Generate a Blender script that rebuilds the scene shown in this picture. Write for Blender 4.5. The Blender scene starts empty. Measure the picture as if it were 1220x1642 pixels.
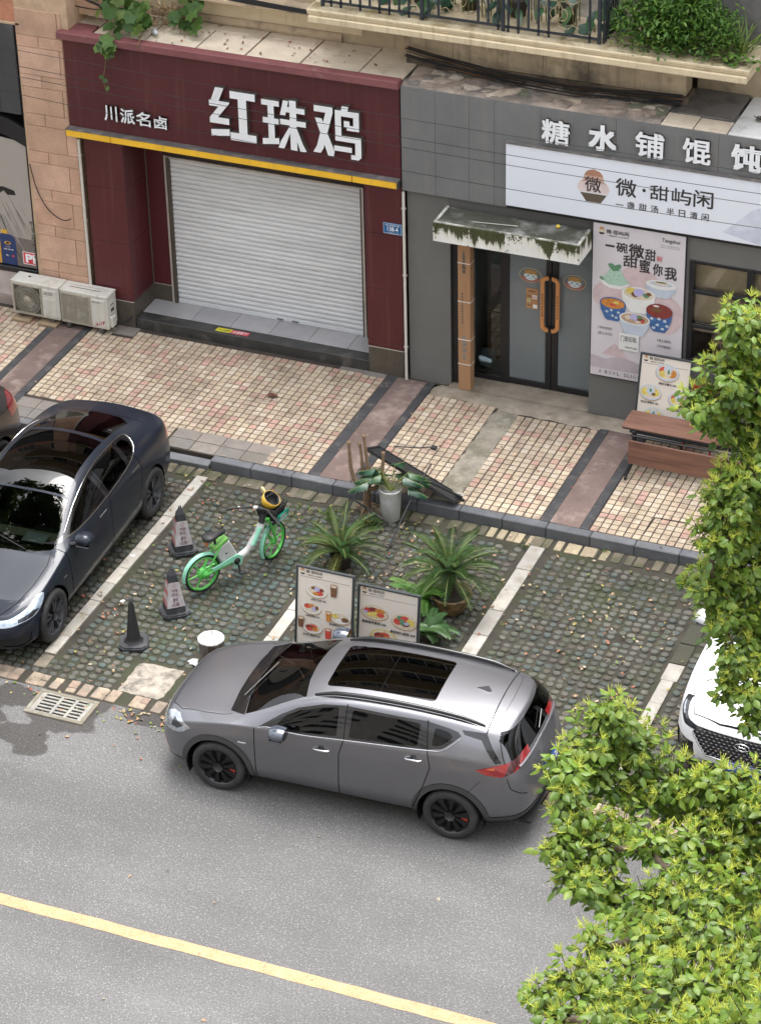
import bpy, bmesh, math, random
from mathutils import Vector, Matrix
from mathutils.bvhtree import BVHTree
random.seed(7)
R_ = math.radians
SC = bpy.context.scene
COL = SC.collection

# ---------------------------------------------------------------- camera, sky, sun, exposure
cam_d = bpy.data.cameras.new('camera')
cam = bpy.data.objects.new('camera', cam_d)
COL.objects.link(cam)
_yaw, _pit, _rol, _f = -0.40172237, 0.56783248, 0.02416256, 4562.43666
_fw = Vector((math.sin(_yaw)*math.cos(_pit), math.cos(_yaw)*math.cos(_pit), -math.sin(_pit)))
_rt = Vector((math.cos(_yaw), -math.sin(_yaw), 0))
_dn = _fw.cross(_rt)
_r2 = _rt*math.cos(_rol) + _dn*math.sin(_rol)
_d2 = -_rt*math.sin(_rol) + _dn*math.cos(_rol)
_mx = Matrix((_r2, -_d2, -_fw)).transposed().to_4x4()
_mx.translation = (12.97, -31.5, 19.7)
cam.matrix_world = _mx
cam_d.sensor_fit = 'VERTICAL'
cam_d.sensor_height = 36.0
cam_d.lens = 36.0*_f/1642.0
cam_d.clip_start = 0.5
cam_d.clip_end = 600
SC.camera = cam

def px(p):
    """image position (1220x1642 frame) and distance of a world point, used only to rank how large pieces show"""
    d = Vector(p) - Vector((12.97, -31.5, 19.7))
    z = d.dot(_fw)
    return 610 + _f*d.dot(_r2)/z, 821 + _f*d.dot(_d2)/z, z

SUN_EL, SUN_AZ = 72.0, 352.0     # azimuth clockwise from +y
world = bpy.data.worlds.new('World')
SC.world = world
world.use_nodes = True
wn = world.node_tree.nodes; wl = world.node_tree.links
bg = wn['Background']
sky = wn.new('ShaderNodeTexSky')
sky.sky_type = 'NISHITA'; sky.sun_disc = False
sky.sun_elevation = R_(SUN_EL); sky.sun_rotation = R_(SUN_AZ)
sky.air_density = 1.0; sky.dust_density = 3.0; sky.ozone_density = 1.0
# thin bright cloud cover: the clear-sky blue is mostly mixed out, with soft uneven cloud brightness
hsv = wn.new('ShaderNodeHueSaturation'); hsv.inputs['Saturation'].default_value = 0.20
tc = wn.new('ShaderNodeTexCoord')
nz = wn.new('ShaderNodeTexNoise'); nz.inputs['Scale'].default_value = 2.2; nz.inputs['Detail'].default_value = 5
mr = wn.new('ShaderNodeMapRange'); mr.inputs['From Min'].default_value = .3; mr.inputs['From Max'].default_value = .7
mr.inputs['To Min'].default_value = .8; mr.inputs['To Max'].default_value = 1.6
mulc = wn.new('ShaderNodeMixRGB'); mulc.blend_type = 'MULTIPLY'; mulc.inputs[0].default_value = 1
wl.new(tc.outputs['Generated'], nz.inputs['Vector']); wl.new(nz.outputs['Fac'], mr.inputs['Value'])
wl.new(sky.outputs['Color'], hsv.inputs['Color'])
wl.new(hsv.outputs['Color'], mulc.inputs[1]); wl.new(mr.outputs['Result'], mulc.inputs[2])
# an overcast dome is about three times brighter overhead than at the horizon
sxy = wn.new('ShaderNodeSeparateXYZ'); wl.new(tc.outputs['Generated'], sxy.inputs[0])
cie = wn.new('ShaderNodeMapRange'); cie.inputs['From Min'].default_value = 0; cie.inputs['From Max'].default_value = 1
cie.inputs['To Min'].default_value = .70; cie.inputs['To Max'].default_value = 2.0
wl.new(sxy.outputs['Z'], cie.inputs['Value'])
mul2 = wn.new('ShaderNodeMixRGB'); mul2.blend_type = 'MULTIPLY'; mul2.inputs[0].default_value = 1
wl.new(mulc.outputs['Color'], mul2.inputs[1]); wl.new(cie.outputs['Result'], mul2.inputs[2])
wl.new(mul2.outputs['Color'], bg.inputs['Color'])
bg.inputs['Strength'].default_value = 0.15
sun_d = bpy.data.lights.new('sun', 'SUN')
sun_d.energy = 1.1; sun_d.angle = R_(30); sun_d.color = (1, .96, .91)
sun = bpy.data.objects.new('sun', sun_d); COL.objects.link(sun)
_sv = Vector((math.sin(R_(SUN_AZ))*math.cos(R_(SUN_EL)), math.cos(R_(SUN_AZ))*math.cos(R_(SUN_EL)), math.sin(R_(SUN_EL))))
sun.rotation_euler = _sv.to_track_quat('Z', 'Y').to_euler()
SC.view_settings.view_transform = 'Standard'
SC.view_settings.look = 'None'
SC.view_settings.gamma = 1
SC.view_settings.use_curve_mapping = False
SC.view_settings.exposure = 1.05
SC.cycles.max_bounces = 8
SC.cycles.transparent_max_bounces = 12
SC.cycles.use_denoising = True

# ---------------------------------------------------------------- materials
MATS = {}
def srgb(r, g, b):
    return tuple(((c/255)/12.92 if c <= 10 else (((c/255)+.055)/1.055)**2.4) for c in (r, g, b))
def mat(name, col, rough=.6, metal=0, var=.12, vs=6, bump=0, bs=60, coat=0, spec=.5, stain=None, ss=1.5, sa=.6,
        trans=0, fine=0, fs=120, drip=None, coords='Object', aniso=None, detail=4, broad=None):
    """Principled material with procedural variation: broad tone noise, optional fine speckle, optional stain layer, bump."""
    if name in MATS: return MATS[name]
    m = bpy.data.materials.new(name); MATS[name] = m
    m.use_nodes = True
    n = m.node_tree.nodes; l = m.node_tree.links
    b = n['Principled BSDF']
    b.inputs['Roughness'].default_value = rough
    b.inputs['Metallic'].default_value = metal
    b.inputs['Specular IOR Level'].default_value = spec
    if coat:
        b.inputs['Coat Weight'].default_value = coat; b.inputs['Coat Roughness'].default_value = .03
    if trans:
        b.inputs['Subsurface Weight'].default_value = 0
    tcn = n.new('ShaderNodeTexCoord')
    src = n.new('ShaderNodeNewGeometry').outputs['Position'] if coords == 'World' else tcn.outputs[coords]
    if aniso:
        mp = n.new('ShaderNodeMapping'); mp.inputs['Scale'].default_value = aniso
        l.new(src, mp.inputs['Vector']); src = mp.outputs['Vector']
    def noise(scale, det=4, rgh=.6):
        q = n.new('ShaderNodeTexNoise'); q.inputs['Scale'].default_value = scale
        q.inputs['Detail'].default_value = det; q.inputs['Roughness'].default_value = rgh
        l.new(src, q.inputs['Vector']); return q.outputs['Fac']
    def ramp(v, a, c, lo, hi):
        r = n.new('ShaderNodeMapRange'); r.clamp = True
        for k, x in (('From Min', a), ('From Max', c), ('To Min', lo), ('To Max', hi)): r.inputs[k].default_value = x
        l.new(v, r.inputs['Value']); return r.outputs['Result']
    cur = None
    base = n.new('ShaderNodeRGB'); base.outputs[0].default_value = (*col, 1); cur = base.outputs[0]
    def mul(c, v):
        x = n.new('ShaderNodeMixRGB'); x.blend_type = 'MULTIPLY'; x.inputs[0].default_value = 1
        l.new(c, x.inputs[1]); l.new(v, x.inputs[2]); return x.outputs[0]
    def mixc(c, fac, col2):
        x = n.new('ShaderNodeMixRGB'); l.new(fac, x.inputs[0]); l.new(c, x.inputs[1]); x.inputs[2].default_value = (*col2, 1); return x.outputs[0]
    if var: cur = mul(cur, ramp(noise(vs, detail), .3, .7, 1-var, 1+var))
    if broad: cur = mul(cur, ramp(noise(broad[0], 6, .7), .36, .64, 1-broad[1], 1+broad[1]*.6))
    if fine: cur = mul(cur, ramp(noise(fs, 2), .3, .7, 1-fine, 1+fine))
    if stain:
        cur = mixc(cur, ramp(noise(ss, 6, .65), 1-sa-.08, 1-sa+.08, 0, .85), stain)
    if drip:
        # vertical run-off streaks: noise squeezed along z
        mp = n.new('ShaderNodeMapping'); mp.inputs['Scale'].default_value = (9, 9, .5)
        l.new(tcn.outputs['Object'], mp.inputs['Vector'])
        q = n.new('ShaderNodeTexNoise'); q.inputs['Scale'].default_value = 1.3; q.inputs['Detail'].default_value = 5
        l.new(mp.outputs['Vector'], q.inputs['Vector'])
        cur = mixc(cur, ramp(q.outputs['Fac'], .55, .8, 0, .6), drip)
    l.new(cur, b.inputs['Base Color'])
    if bump:
        bn = n.new('ShaderNodeBump'); bn.inputs['Strength'].default_value = bump; bn.inputs['Distance'].default_value = .01
        l.new(noise(bs, 4), bn.inputs['Height']); l.new(bn.outputs['Normal'], b.inputs['Normal'])
    if trans:
        t = n.new('ShaderNodeBsdfTranslucent'); l.new(cur, t.inputs['Color'])
        mx = n.new('ShaderNodeMixShader'); mx.inputs[0].default_value = trans
        l.new(b.outputs[0], mx.inputs[1]); l.new(t.outputs[0], mx.inputs[2])
        l.new(mx.outputs[0], n['Material Output'].inputs['Surface'])
    return m

def glass(name, tint, refl=1.45, keep=.5, rough=.0):
    """thin window pane: tinted see-through plus Fresnel mirror"""
    m = bpy.data.materials.new(name); MATS[name] = m; m.use_nodes = True
    n = m.node_tree.nodes; l = m.node_tree.links
    n.remove(n['Principled BSDF'])
    t = n.new('ShaderNodeBsdfTransparent'); t.inputs[0].default_value = (*[c*keep for c in tint], 1)
    g = n.new('ShaderNodeBsdfGlossy'); g.inputs['Roughness'].default_value = rough
    fr = n.new('ShaderNodeFresnel'); fr.inputs['IOR'].default_value = refl
    mx = n.new('ShaderNodeMixShader')
    l.new(fr.outputs[0], mx.inputs[0]); l.new(t.outputs[0], mx.inputs[1]); l.new(g.outputs[0], mx.inputs[2])
    l.new(mx.outputs[0], n['Material Output'].inputs['Surface'])
    return m

def film_glass(name, col, amount, refl):
    m = glass(name, (.85, .9, .92), refl, .9)
    n = m.node_tree.nodes; l = m.node_tree.links
    mo = n['Material Output']; s = mo.inputs['Surface'].links[0].from_socket
    d = n.new('ShaderNodeBsdfDiffuse'); d.inputs[0].default_value = (*col, 1)
    x = n.new('ShaderNodeMixShader'); x.inputs[0].default_value = amount
    l.new(s, x.inputs[1]); l.new(d.outputs[0], x.inputs[2]); l.new(x.outputs[0], mo.inputs['Surface'])
    return m

def asphalt_mat():
    m = mat('asphalt', (.134, .131, .129), rough=.9, var=.10, vs=.7, bump=.8, bs=70, fine=.30, fs=46, spec=.3)
    n = m.node_tree.nodes; l = m.node_tree.links
    b = n['Principled BSDF']
    c = b.inputs['Base Color'].links[0].from_socket
    tcn = n.new('ShaderNodeTexCoord')
    nz = n.new('ShaderNodeTexNoise'); nz.inputs['Scale'].default_value = 1.6; nz.inputs['Detail'].default_value = 6
    l.new(tcn.outputs['Object'], nz.inputs['Vector'])
    # pale chips of aggregate
    vo = n.new('ShaderNodeTexVoronoi'); vo.inputs['Scale'].default_value = 30
    l.new(tcn.outputs['Object'], vo.inputs['Vector'])
    th = n.new('ShaderNodeMath'); th.operation = 'LESS_THAN'; th.inputs[1].default_value = .22
    l.new(vo.outputs['Distance'], th.inputs[0])
    sx = n.new('ShaderNodeMath'); sx.operation = 'MULTIPLY'; sx.inputs[1].default_value = .34
    l.new(th.outputs[0], sx.inputs[0])
    mc = n.new('ShaderNodeMixRGB'); mc.inputs[2].default_value = (.42, .41, .39, 1)
    l.new(sx.outputs[0], mc.inputs[0]); l.new(c, mc.inputs[1]); c = mc.outputs[0]
    # tyre-polished tracks and darker patches drawn out along the road
    mp0 = n.new('ShaderNodeMapping'); mp0.inputs['Scale'].default_value = (.10, .75, 1); l.new(tcn.outputs['Object'], mp0.inputs['Vector'])
    tk = n.new('ShaderNodeTexNoise'); tk.inputs['Scale'].default_value = 1.0; tk.inputs['Detail'].default_value = 6; l.new(mp0.outputs[0], tk.inputs['Vector'])
    tr_ = n.new('ShaderNodeMapRange'); tr_.inputs['From Min'].default_value = .36; tr_.inputs['From Max'].default_value = .64; tr_.inputs['To Min'].default_value = .80; tr_.inputs['To Max'].default_value = 1.10; l.new(tk.outputs['Fac'], tr_.inputs['Value'])
    mt = n.new('ShaderNodeMixRGB'); mt.blend_type = 'MULTIPLY'; mt.inputs[0].default_value = 1; l.new(c, mt.inputs[1]); l.new(tr_.outputs[0], mt.inputs[2]); c = mt.outputs[0]
    # hairline cracks along warped cell borders, only in places
    cv = n.new('ShaderNodeTexVoronoi'); cv.feature = 'DISTANCE_TO_EDGE'; cv.inputs['Scale'].default_value = .55
    cn = n.new('ShaderNodeTexNoise'); cn.inputs['Scale'].default_value = 2.5; cn.inputs['Detail'].default_value = 6; l.new(tcn.outputs['Object'], cn.inputs['Vector'])
    ca = n.new('ShaderNodeMixRGB'); ca.inputs[0].default_value = .35; l.new(tcn.outputs['Object'], ca.inputs[1]); l.new(cn.outputs['Color'], ca.inputs[2]); l.new(ca.outputs[0], cv.inputs['Vector'])
    cr_ = n.new('ShaderNodeMapRange'); cr_.inputs['From Min'].default_value = .002; cr_.inputs['From Max'].default_value = .006; cr_.inputs['To Min'].default_value = .14; cr_.inputs['To Max'].default_value = 0; l.new(cv.outputs['Distance'], cr_.inputs['Value'])
    cm = n.new('ShaderNodeTexNoise'); cm.inputs['Scale'].default_value = .35; l.new(tcn.outputs['Object'], cm.inputs['Vector'])
    cg = n.new('ShaderNodeMapRange'); cg.inputs['From Min'].default_value = .50; cg.inputs['From Max'].default_value = .58; l.new(cm.outputs['Fac'], cg.inputs['Value'])
    cx_ = n.new('ShaderNodeMath'); cx_.operation = 'MULTIPLY'; l.new(cr_.outputs[0], cx_.inputs[0]); l.new(cg.outputs[0], cx_.inputs[1])
    cc = n.new('ShaderNodeMixRGB'); cc.inputs[2].default_value = (.05, .048, .046, 1); l.new(cx_.outputs[0], cc.inputs[0]); l.new(c, cc.inputs[1]); c = cc.outputs[0]
    # scattered oil spots and scuffs
    v2 = n.new('ShaderNodeTexVoronoi'); v2.inputs['Scale'].default_value = 2.6; v2.inputs['Randomness'].default_value = 1
    wz = n.new('ShaderNodeTexNoise'); wz.inputs['Scale'].default_value = 16; l.new(tcn.outputs['Object'], wz.inputs['Vector'])
    wa = n.new('ShaderNodeMixRGB'); wa.inputs[0].default_value = .06; l.new(tcn.outputs['Object'], wa.inputs[1]); l.new(wz.outputs['Color'], wa.inputs[2]); l.new(wa.outputs[0], v2.inputs['Vector'])
    t2 = n.new('ShaderNodeMapRange'); t2.inputs['From Min'].default_value = .045; t2.inputs['From Max'].default_value = .09; t2.inputs['To Min'].default_value = .55; t2.inputs['To Max'].default_value = 0; l.new(v2.outputs['Distance'], t2.inputs['Value'])
    g2 = n.new('ShaderNodeMath'); g2.operation = 'MULTIPLY'
    w2 = n.new('ShaderNodeTexNoise'); w2.inputs['Scale'].default_value = .55; l.new(tcn.outputs['Object'], w2.inputs['Vector'])
    r2_ = n.new('ShaderNodeMapRange'); r2_.inputs['From Min'].default_value = .5; r2_.inputs['From Max'].default_value = .6; l.new(w2.outputs['Fac'], r2_.inputs['Value'])
    l.new(t2.outputs[0], g2.inputs[0]); l.new(r2_.outputs[0], g2.inputs[1])
    m2_ = n.new('ShaderNodeMixRGB'); m2_.inputs[2].default_value = (.05, .048, .047, 1); l.new(g2.outputs[0], m2_.inputs[0]); l.new(c, m2_.inputs[1]); c = m2_.outputs[0]
    # wet run-off around the drain: soft blobs warped by noise
    prev = None
    for (x, y, r, sy) in ((-.98, -8.30, .62, .75), (-1.55, -8.30, .5, .45), (-2.6, -8.3, .8, .5), (-1.25, -8.93, .50, .42), (-1.75, -8.75, .4, .4), (-2.3, -8.75, .7, .55), (-3.3, -8.7, .8, .6), (-.92, -9.10, .26, .7), (.1, -8.16, .45, .35)):
        mp = n.new('ShaderNodeMapping'); mp.vector_type = 'TEXTURE'
        mp.inputs['Location'].default_value = (x, y, 0); mp.inputs['Scale'].default_value = (r, r*sy, 1)
        l.new(tcn.outputs['Object'], mp.inputs['Vector'])
        le = n.new('ShaderNodeVectorMath'); le.operation = 'LENGTH'
        l.new(mp.outputs['Vector'], le.inputs[0])
        if prev is None: prev = le.outputs['Value']
        else:
            mi = n.new('ShaderNodeMath'); mi.operation = 'SMOOTH_MIN'; mi.inputs[2].default_value = .3
            l.new(prev, mi.inputs[0]); l.new(le.outputs['Value'], mi.inputs[1]); prev = mi.outputs[0]
    ad = n.new('ShaderNodeMath'); ad.operation = 'MULTIPLY_ADD'; ad.inputs[1].default_value = 2.2
    l.new(nz.outputs['Fac'], ad.inputs[0]); l.new(prev, ad.inputs[2])
    rg = n.new('ShaderNodeMapRange'); rg.inputs['From Min'].default_value = 1.95; rg.inputs['From Max'].default_value = 2.05
    rg.inputs['To Min'].default_value = 1; rg.inputs['To Max'].default_value = 0
    l.new(ad.outputs[0], rg.inputs['Value'])
    mw = n.new('ShaderNodeMixRGB'); mw.blend_type = 'MULTIPLY'; mw.inputs[2].default_value = (.42, .40, .38, 1)
    l.new(rg.outputs[0], mw.inputs[0]); l.new(c, mw.inputs[1])
    l.new(mw.outputs[0], b.inputs['Base Color'])
    rr = n.new('ShaderNodeMapRange'); rr.inputs['To Min'].default_value = .9; rr.inputs['To Max'].default_value = .72
    l.new(rg.outputs[0], rr.inputs['Value']); l.new(rr.outputs[0], b.inputs['Roughness'])
    return m

# ---------------------------------------------------------------- geometry helpers
class MB:
    """collects boxes, prisms, tubes and lathes; build() links them as one mesh object"""
    def __init__(s): s.v = []; s.f = []; s.m = []; s.s = []
    def add(s, vs, fs, mi=0, sm=False, M=None):
        o = len(s.v)
        s.v += [tuple(M @ Vector(p)) if M else tuple(p) for p in vs]
        s.f += [tuple(i+o for i in f) for f in fs]
        s.m += [mi]*len(fs); s.s += [sm]*len(fs)
        return s
    def box(s, x0, x1, y0, y1, z0, z1, mi=0, M=None):
        vs = [(x, y, z) for z in (z0, z1) for y in (y0, y1) for x in (x0, x1)]
        return s.add(vs, [(0,2,3,1),(4,5,7,6),(0,1,5,4),(2,6,7,3),(0,4,6,2),(1,3,7,5)], mi, False, M)
    def cbox(s, x0, x1, y0, y1, z0, z1, b=.004, mi=0, M=None):
        """box with chamfered edges"""
        vs = []; fs = []
        X = (x0, x1); Y = (y0, y1); Z = (z0, z1)
        idx = {}
        for i in (0, 1):
            for j in (0, 1):
                for k in (0, 1):
                    c = (X[i], Y[j], Z[k]); d = (b if i == 0 else -b, b if j == 0 else -b, b if k == 0 else -b)
                    for a in range(3):
                        p = [c[q]+(d[q] if q != a else 0) for q in range(3)]
                        idx[i, j, k, a] = len(vs); vs.append(p)
        g = idx
        for a in range(3):
            for w in (0, 1):
                t = []
                for (p, q) in ((0, 0), (1, 0), (1, 1), (0, 1)):
                    key = [p, q]; key.insert(a, w); t.append(g[(*key, a)])
                fs.append(tuple(t) if (w == 1) != (a == 1) else tuple(t[::-1]))
        for a in range(3):
            o = [q for q in range(3) if q != a]
            for p in (0, 1):
                for q in (0, 1):
                    e = []
                    for w in (0, 1):
                        key = [0, 0, 0]; key[a] = w; key[o[0]] = p; key[o[1]] = q
                        e.append((g[(*key, o[0])], g[(*key, o[1])]))
                    fs.append((e[0][0], e[0][1], e[1][1], e[1][0]))
        for i in (0, 1):
            for j in (0, 1):
                for k in (0, 1): fs.append((g[i, j, k, 0], g[i, j, k, 1], g[i, j, k, 2]))
        return s.add(vs, fs, mi, False, M)
    def prism(s, pts, a, b, axis='z', mi=0, M=None, sm=False):
        """polygon extruded from a to b along an axis; pts in the other two axes"""
        n = len(pts)
        def P(u, v, w): return {'z': (u, v, w), 'y': (u, w, v), 'x': (w, u, v)}[axis]
        vs = [P(u, v, a) for u, v in pts] + [P(u, v, b) for u, v in pts]
        fs = [tuple(range(n))[::-1], tuple(range(n, 2*n))] + [(i, (i+1) % n, (i+1) % n+n, i+n) for i in range(n)]
        return s.add(vs, fs, mi, sm, M)
    def tube(s, pts, r, n=8, mi=0, M=None, cap=True):
        pts = [Vector(p) for p in pts]; k = len(pts)
        rs = r if isinstance(r, (list, tuple)) else [r]*k
        vs = []; up = None
        for i, p in enumerate(pts):
            t = (pts[min(i+1, k-1)]-pts[max(i-1, 0)])
            t = t.normalized() if t.length > 1e-9 else Vector((0, 0, 1))
            if up is None: up = Vector((0, 0, 1)) if abs(t.z) < .9 else Vector((1, 0, 0))
            a = t.cross(up)
            if a.length < 1e-6: a = t.cross(Vector((1, .3, 0)))
            a.normalize(); b = a.cross(t).normalized(); up = b
            for j in range(n):
                an = 2*math.pi*j/n
                vs.append(p + (a*math.cos(an)+b*math.sin(an))*rs[i])
        fs = [(i*n+j, i*n+(j+1) % n, (i+1)*n+(j+1) % n, (i+1)*n+j) for i in range(k-1) for j in range(n)]
        s.add(vs, fs, mi, True, M)
        if cap:
            s.add(vs[:n], [tuple(range(n))], mi, False, M); s.add(vs[-n:], [tuple(range(n))[::-1]], mi, False, M)
        return s
    def lathe(s, prof, n=24, mi=0, M=None, sm=True, cap=False):
        """profile (r,z) round the z axis"""
        vs = []
        for r, z in prof:
            for j in range(n):
                a = 2*math.pi*j/n
                vs.append((r*math.cos(a), r*math.sin(a), z))
        k = len(prof)
        fs = [(i*n+j, i*n+(j+1) % n, (i+1)*n+(j+1) % n, (i+1)*n+j) for i in range(k-1) for j in range(n)]
        if cap and prof[0][0] > 1e-6: fs.append(tuple(range(n))[::-1])
        if cap and prof[-1][0] > 1e-6: fs.append(tuple(range((k-1)*n, k*n)))
        return s.add(vs, fs, mi, sm, M)
    def disc(s, cx, cy, rx, ry, z, n=20, mi=0, axis='y', M=None):
        pts = [(cx+rx*math.cos(2*math.pi*i/n), cy+ry*math.sin(2*math.pi*i/n)) for i in range(n)]
        return s.poly(pts, z, mi, axis, M)
    def poly(s, pts, w, mi=0, axis='y', M=None):
        """flat print: one polygon facing -y (axis 'y') or up (axis 'z')"""
        vs = [(u, w, v) if axis == 'y' else (u, v, w) for u, v in pts]
        ar = sum(pts[i][0]*pts[(i+1) % len(pts)][1]-pts[(i+1) % len(pts)][0]*pts[i][1] for i in range(len(pts)))
        f = tuple(range(len(pts)))
        return s.add(vs, [f if ar > 0 else f[::-1]], mi, False, M)
    def mesh(s, name, mats):
        me = bpy.data.meshes.new(name)
        me.from_pydata(s.v, [], s.f)
        for m in (mats if isinstance(mats, (list, tuple)) else [mats]): me.materials.append(m)
        me.polygons.foreach_set('material_index', s.m)
        me.polygons.foreach_set('use_smooth', s.s)
        me.update()
        return me
    def build(s, name, mats, parent=None, loc=(0, 0, 0), rot=None):
        return link(name, s.mesh(name, mats), parent, loc, rot)

def link(name, data, parent=None, loc=(0, 0, 0), rot=None):
    o = bpy.data.objects.new(name, data); COL.objects.link(o)
    o.location = loc
    if rot is not None: o.rotation_euler = rot
    if parent: o.parent = parent
    return o
def tag(o, label=None, cat=None, group=None, kind=None):
    if label: o['label'] = label
    if cat: o['category'] = cat
    if group: o['group'] = group
    if kind: o['kind'] = kind
    return o
def thing(name, label, cat, loc=(0, 0, 0), rz=0, group=None):
    return tag(link(name, None, None, loc, (0, 0, rz)), label, cat, group)
def copy_tree(o, parent=None):
    c = o.copy(); COL.objects.link(c)
    if parent: c.parent = parent
    for ch in list(o.children): copy_tree(ch, c)
    return c
def add_cleanup(me, merge=0):
    bm = bmesh.new(); bm.from_mesh(me)
    if merge: bmesh.ops.remove_doubles(bm, verts=bm.verts, dist=merge)
    bmesh.ops.recalc_face_normals(bm, faces=bm.faces)
    bm.to_mesh(me); bm.free()

_TX = {}
def text_mesh(body, size=1.0, bold=0.0, depth=0.0, align='LEFT', space=1.0, res=3):
    """lettering as mesh in the xy plane, built from the default font"""
    cu = bpy.data.curves.new('lettering', 'FONT')
    cu.body = body; cu.size = size; cu.offset = bold; cu.extrude = depth/2
    cu.align_x = align; cu.space_character = space; cu.resolution_u = res
    o = bpy.data.objects.new('lettering', cu); COL.objects.link(o)
    dg = bpy.context.evaluated_depsgraph_get()
    me = bpy.data.meshes.new_from_object(o.evaluated_get(dg))
    bpy.data.objects.remove(o); bpy.data.curves.remove(cu)
    return me
def text_fit(mb, body, x0, x1, z0, z1, y, mi=0, bold=0.0, depth=0.0, wall=True, M=None, axis='y'):
    """write a line of text into the rectangle x0..x1, z0..z1 on a plane facing -y (axis y) or up (axis z)"""
    me = text_mesh(body, 1.0, 0 if bold > .008 else bold, depth)
    if not me.vertices: return
    xs = [v.co.x for v in me.vertices]; ys = [v.co.y for v in me.vertices]
    ax, bx, ay, by = min(xs), max(xs), min(ys), max(ys)
    sx = (x1-x0)/max(bx-ax, 1e-6); sy = (z1-z0)/max(by-ay, 1e-6)
    vs = []
    for v in me.vertices:
        u = x0+(v.co.x-ax)*sx; w = z0+(v.co.y-ay)*sy
        vs.append((u, y-v.co.z, w) if axis == 'y' else (u, w, y+v.co.z))
    fs = [tuple(p.vertices) for p in me.polygons]
    # heavier weight: the same glyphs struck again a hair to each side, each copy a fraction proud of the last
    d = bold*min(sx, abs(sy))
    for k, (du, dw) in enumerate(((-1, -1), (1, 1), (-1, 1), (1, -1)) if bold > .008 else ((0, 0),)):
        e = k*.00006+(k*.0004 if depth else 0)
        mb.add([(p[0]+du*d, p[1]-e, p[2]+dw*d) if axis == 'y' else (p[0]+du*d, p[1]+dw*d, p[2]+e) for p in vs], fs, mi, False, M)
    bpy.data.meshes.remove(me)
def smooth_poly(pts, n=4, closed=True):
    """Catmull-Rom through 2D/3D points"""
    P = [Vector(p) for p in pts]; k = len(P); out = []
    rng = range(k) if closed else range(k-1)
    for i in rng:
        if closed: a, b, c, d = P[(i-1) % k], P[i], P[(i+1) % k], P[(i+2) % k]
        else: a, b, c, d = P[max(i-1, 0)], P[i], P[i+1], P[min(i+2, k-1)]
        for j in range(n):
            t = j/n
            out.append(.5*((2*b)+(c-a)*t+(2*a-5*b+4*c-d)*t*t+(3*b-a-3*c+d)*t**3))
    if not closed: out.append(P[-1])
    return [tuple(p) for p in out]
def jit(a): return random.uniform(-a, a)
# ================================================================ the setting: ground, road, parking bays, pavement
ground_m = mat('earth', (.10, .085, .065), rough=.95, var=.3, vs=3)
MB().box(-110, 130, -120, 110, -.3, -.08).build('ground', ground_m)['kind'] = 'structure'
road = MB(); road.box(-60, 80, -24, -8.03, -.07, 0)
tag(road.build('road', asphalt_mat()), kind='structure')
yl = MB()
# slightly ragged painted edge
N = 220; ys0 = []; ys1 = []
for i in range(N+1):
    x = -20+50*i/N
    ys0.append((x, -11.66+jit(.006), .004)); ys1.append((x, -11.50+jit(.006), .004))
yl.add(ys0+ys1, [(i, i+1, N+2+i, N+1+i) for i in range(N)])
tag(yl.build('road_line', mat('road_yellow', (.42, .27, .145), rough=.85, var=.14, vs=5, fine=.3, fs=50, stain=(.30, .26, .2), ss=9, sa=.36)), kind='structure')
# kerb and pavement of the far side of the road, below the frame
tag(MB().box(-60, 80, -40, -15.6, -.07, .13).build('far_pavement', mat('far_paving', (.3, .28, .26), var=.2)), kind='structure')

soil_m = mat('bay_soil', (.040, .035, .026), rough=.95, var=.35, vs=2.2, bump=.6, bs=40, stain=(.036, .042, .018), ss=.9, sa=.46, fine=.3)
lot = tag(MB().box(-14, 16, -8.03, -2.9, -.07, 0).build('parking_bays', soil_m), kind='structure')

# ---- grass-paver studs
stud_cols = [(.088, .088, .074), (.068, .080, .073), (.105, .099, .082), (.054, .076, .070), (.082, .071, .056), (.060, .060, .050)]
stud_m = [mat('paver_stud_%d' % i, c, rough=.8, var=.22, vs=14, bump=.4, bs=90, fine=.3, fs=90, stain=(.050, .062, .026), ss=3, sa=.42, coords='World', broad=(.8, .28)) for i, c in enumerate(stud_cols)]
def stud_geo(rx, ry, h, seed):
    r = random.Random(seed); v = []
    for k, (sc, z) in enumerate(((1.0, -.004), (.93, h*.80), (.72, h))):
        for j in range(8):
            a = 2*math.pi*(j+.5)/8
            q = 1.08 if k < 2 else 1
            v.append((rx*sc*q*max(-.93, min(.93, math.cos(a)))*(1+r.uniform(-.07, .07)), ry*sc*q*math.sin(a)*(1+r.uniform(-.07, .07)), z))
    f = [(k*8+j, k*8+(j+1) % 8, k*8+8+(j+1) % 8, k*8+8+j) for k in (0, 1) for j in range(8)] + [tuple(range(16, 24))]
    return v, f
stud_shapes = [stud_geo(.047+.004*(i % 3), .043+.003*(i % 2), .014+.005*(i % 4), i) for i in range(8)]
LINES = [(-1.685, -1.535, -7.40, -3.12), (.68, .84, -7.0, -4.95), (2.98, 3.17, -7.0, -3.17), (5.38, 5.53, -7.5, -5.33)]
def bay_free(x, y):
    for a, b, c, d in LINES:
        if a-.05 < x < b+.05 and c-.06 < y < d+.05: return False
    if -.56 < x < .08 and -7.80 < y < -7.12: return False
    if 5.33 < x < 5.6 and -5.33 < y < -4.1: return False
    return True
def hidden_bay(x, y):
    u, v, z = px((x, y, .02))
    if not (0 < u < 1220 and 0 < v < 1642): return True
    if -3.6 < x < -1.75 and -7.9 < y < -3.2: return True            # below the dark saloon
    if u > 1090: return True
    if 265 < u < 905 and v > 1028+max(0, (u-620)*.12): return True  # behind the grey crossover
    return False
studs = []
py = .1165; pxs = .121
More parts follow.
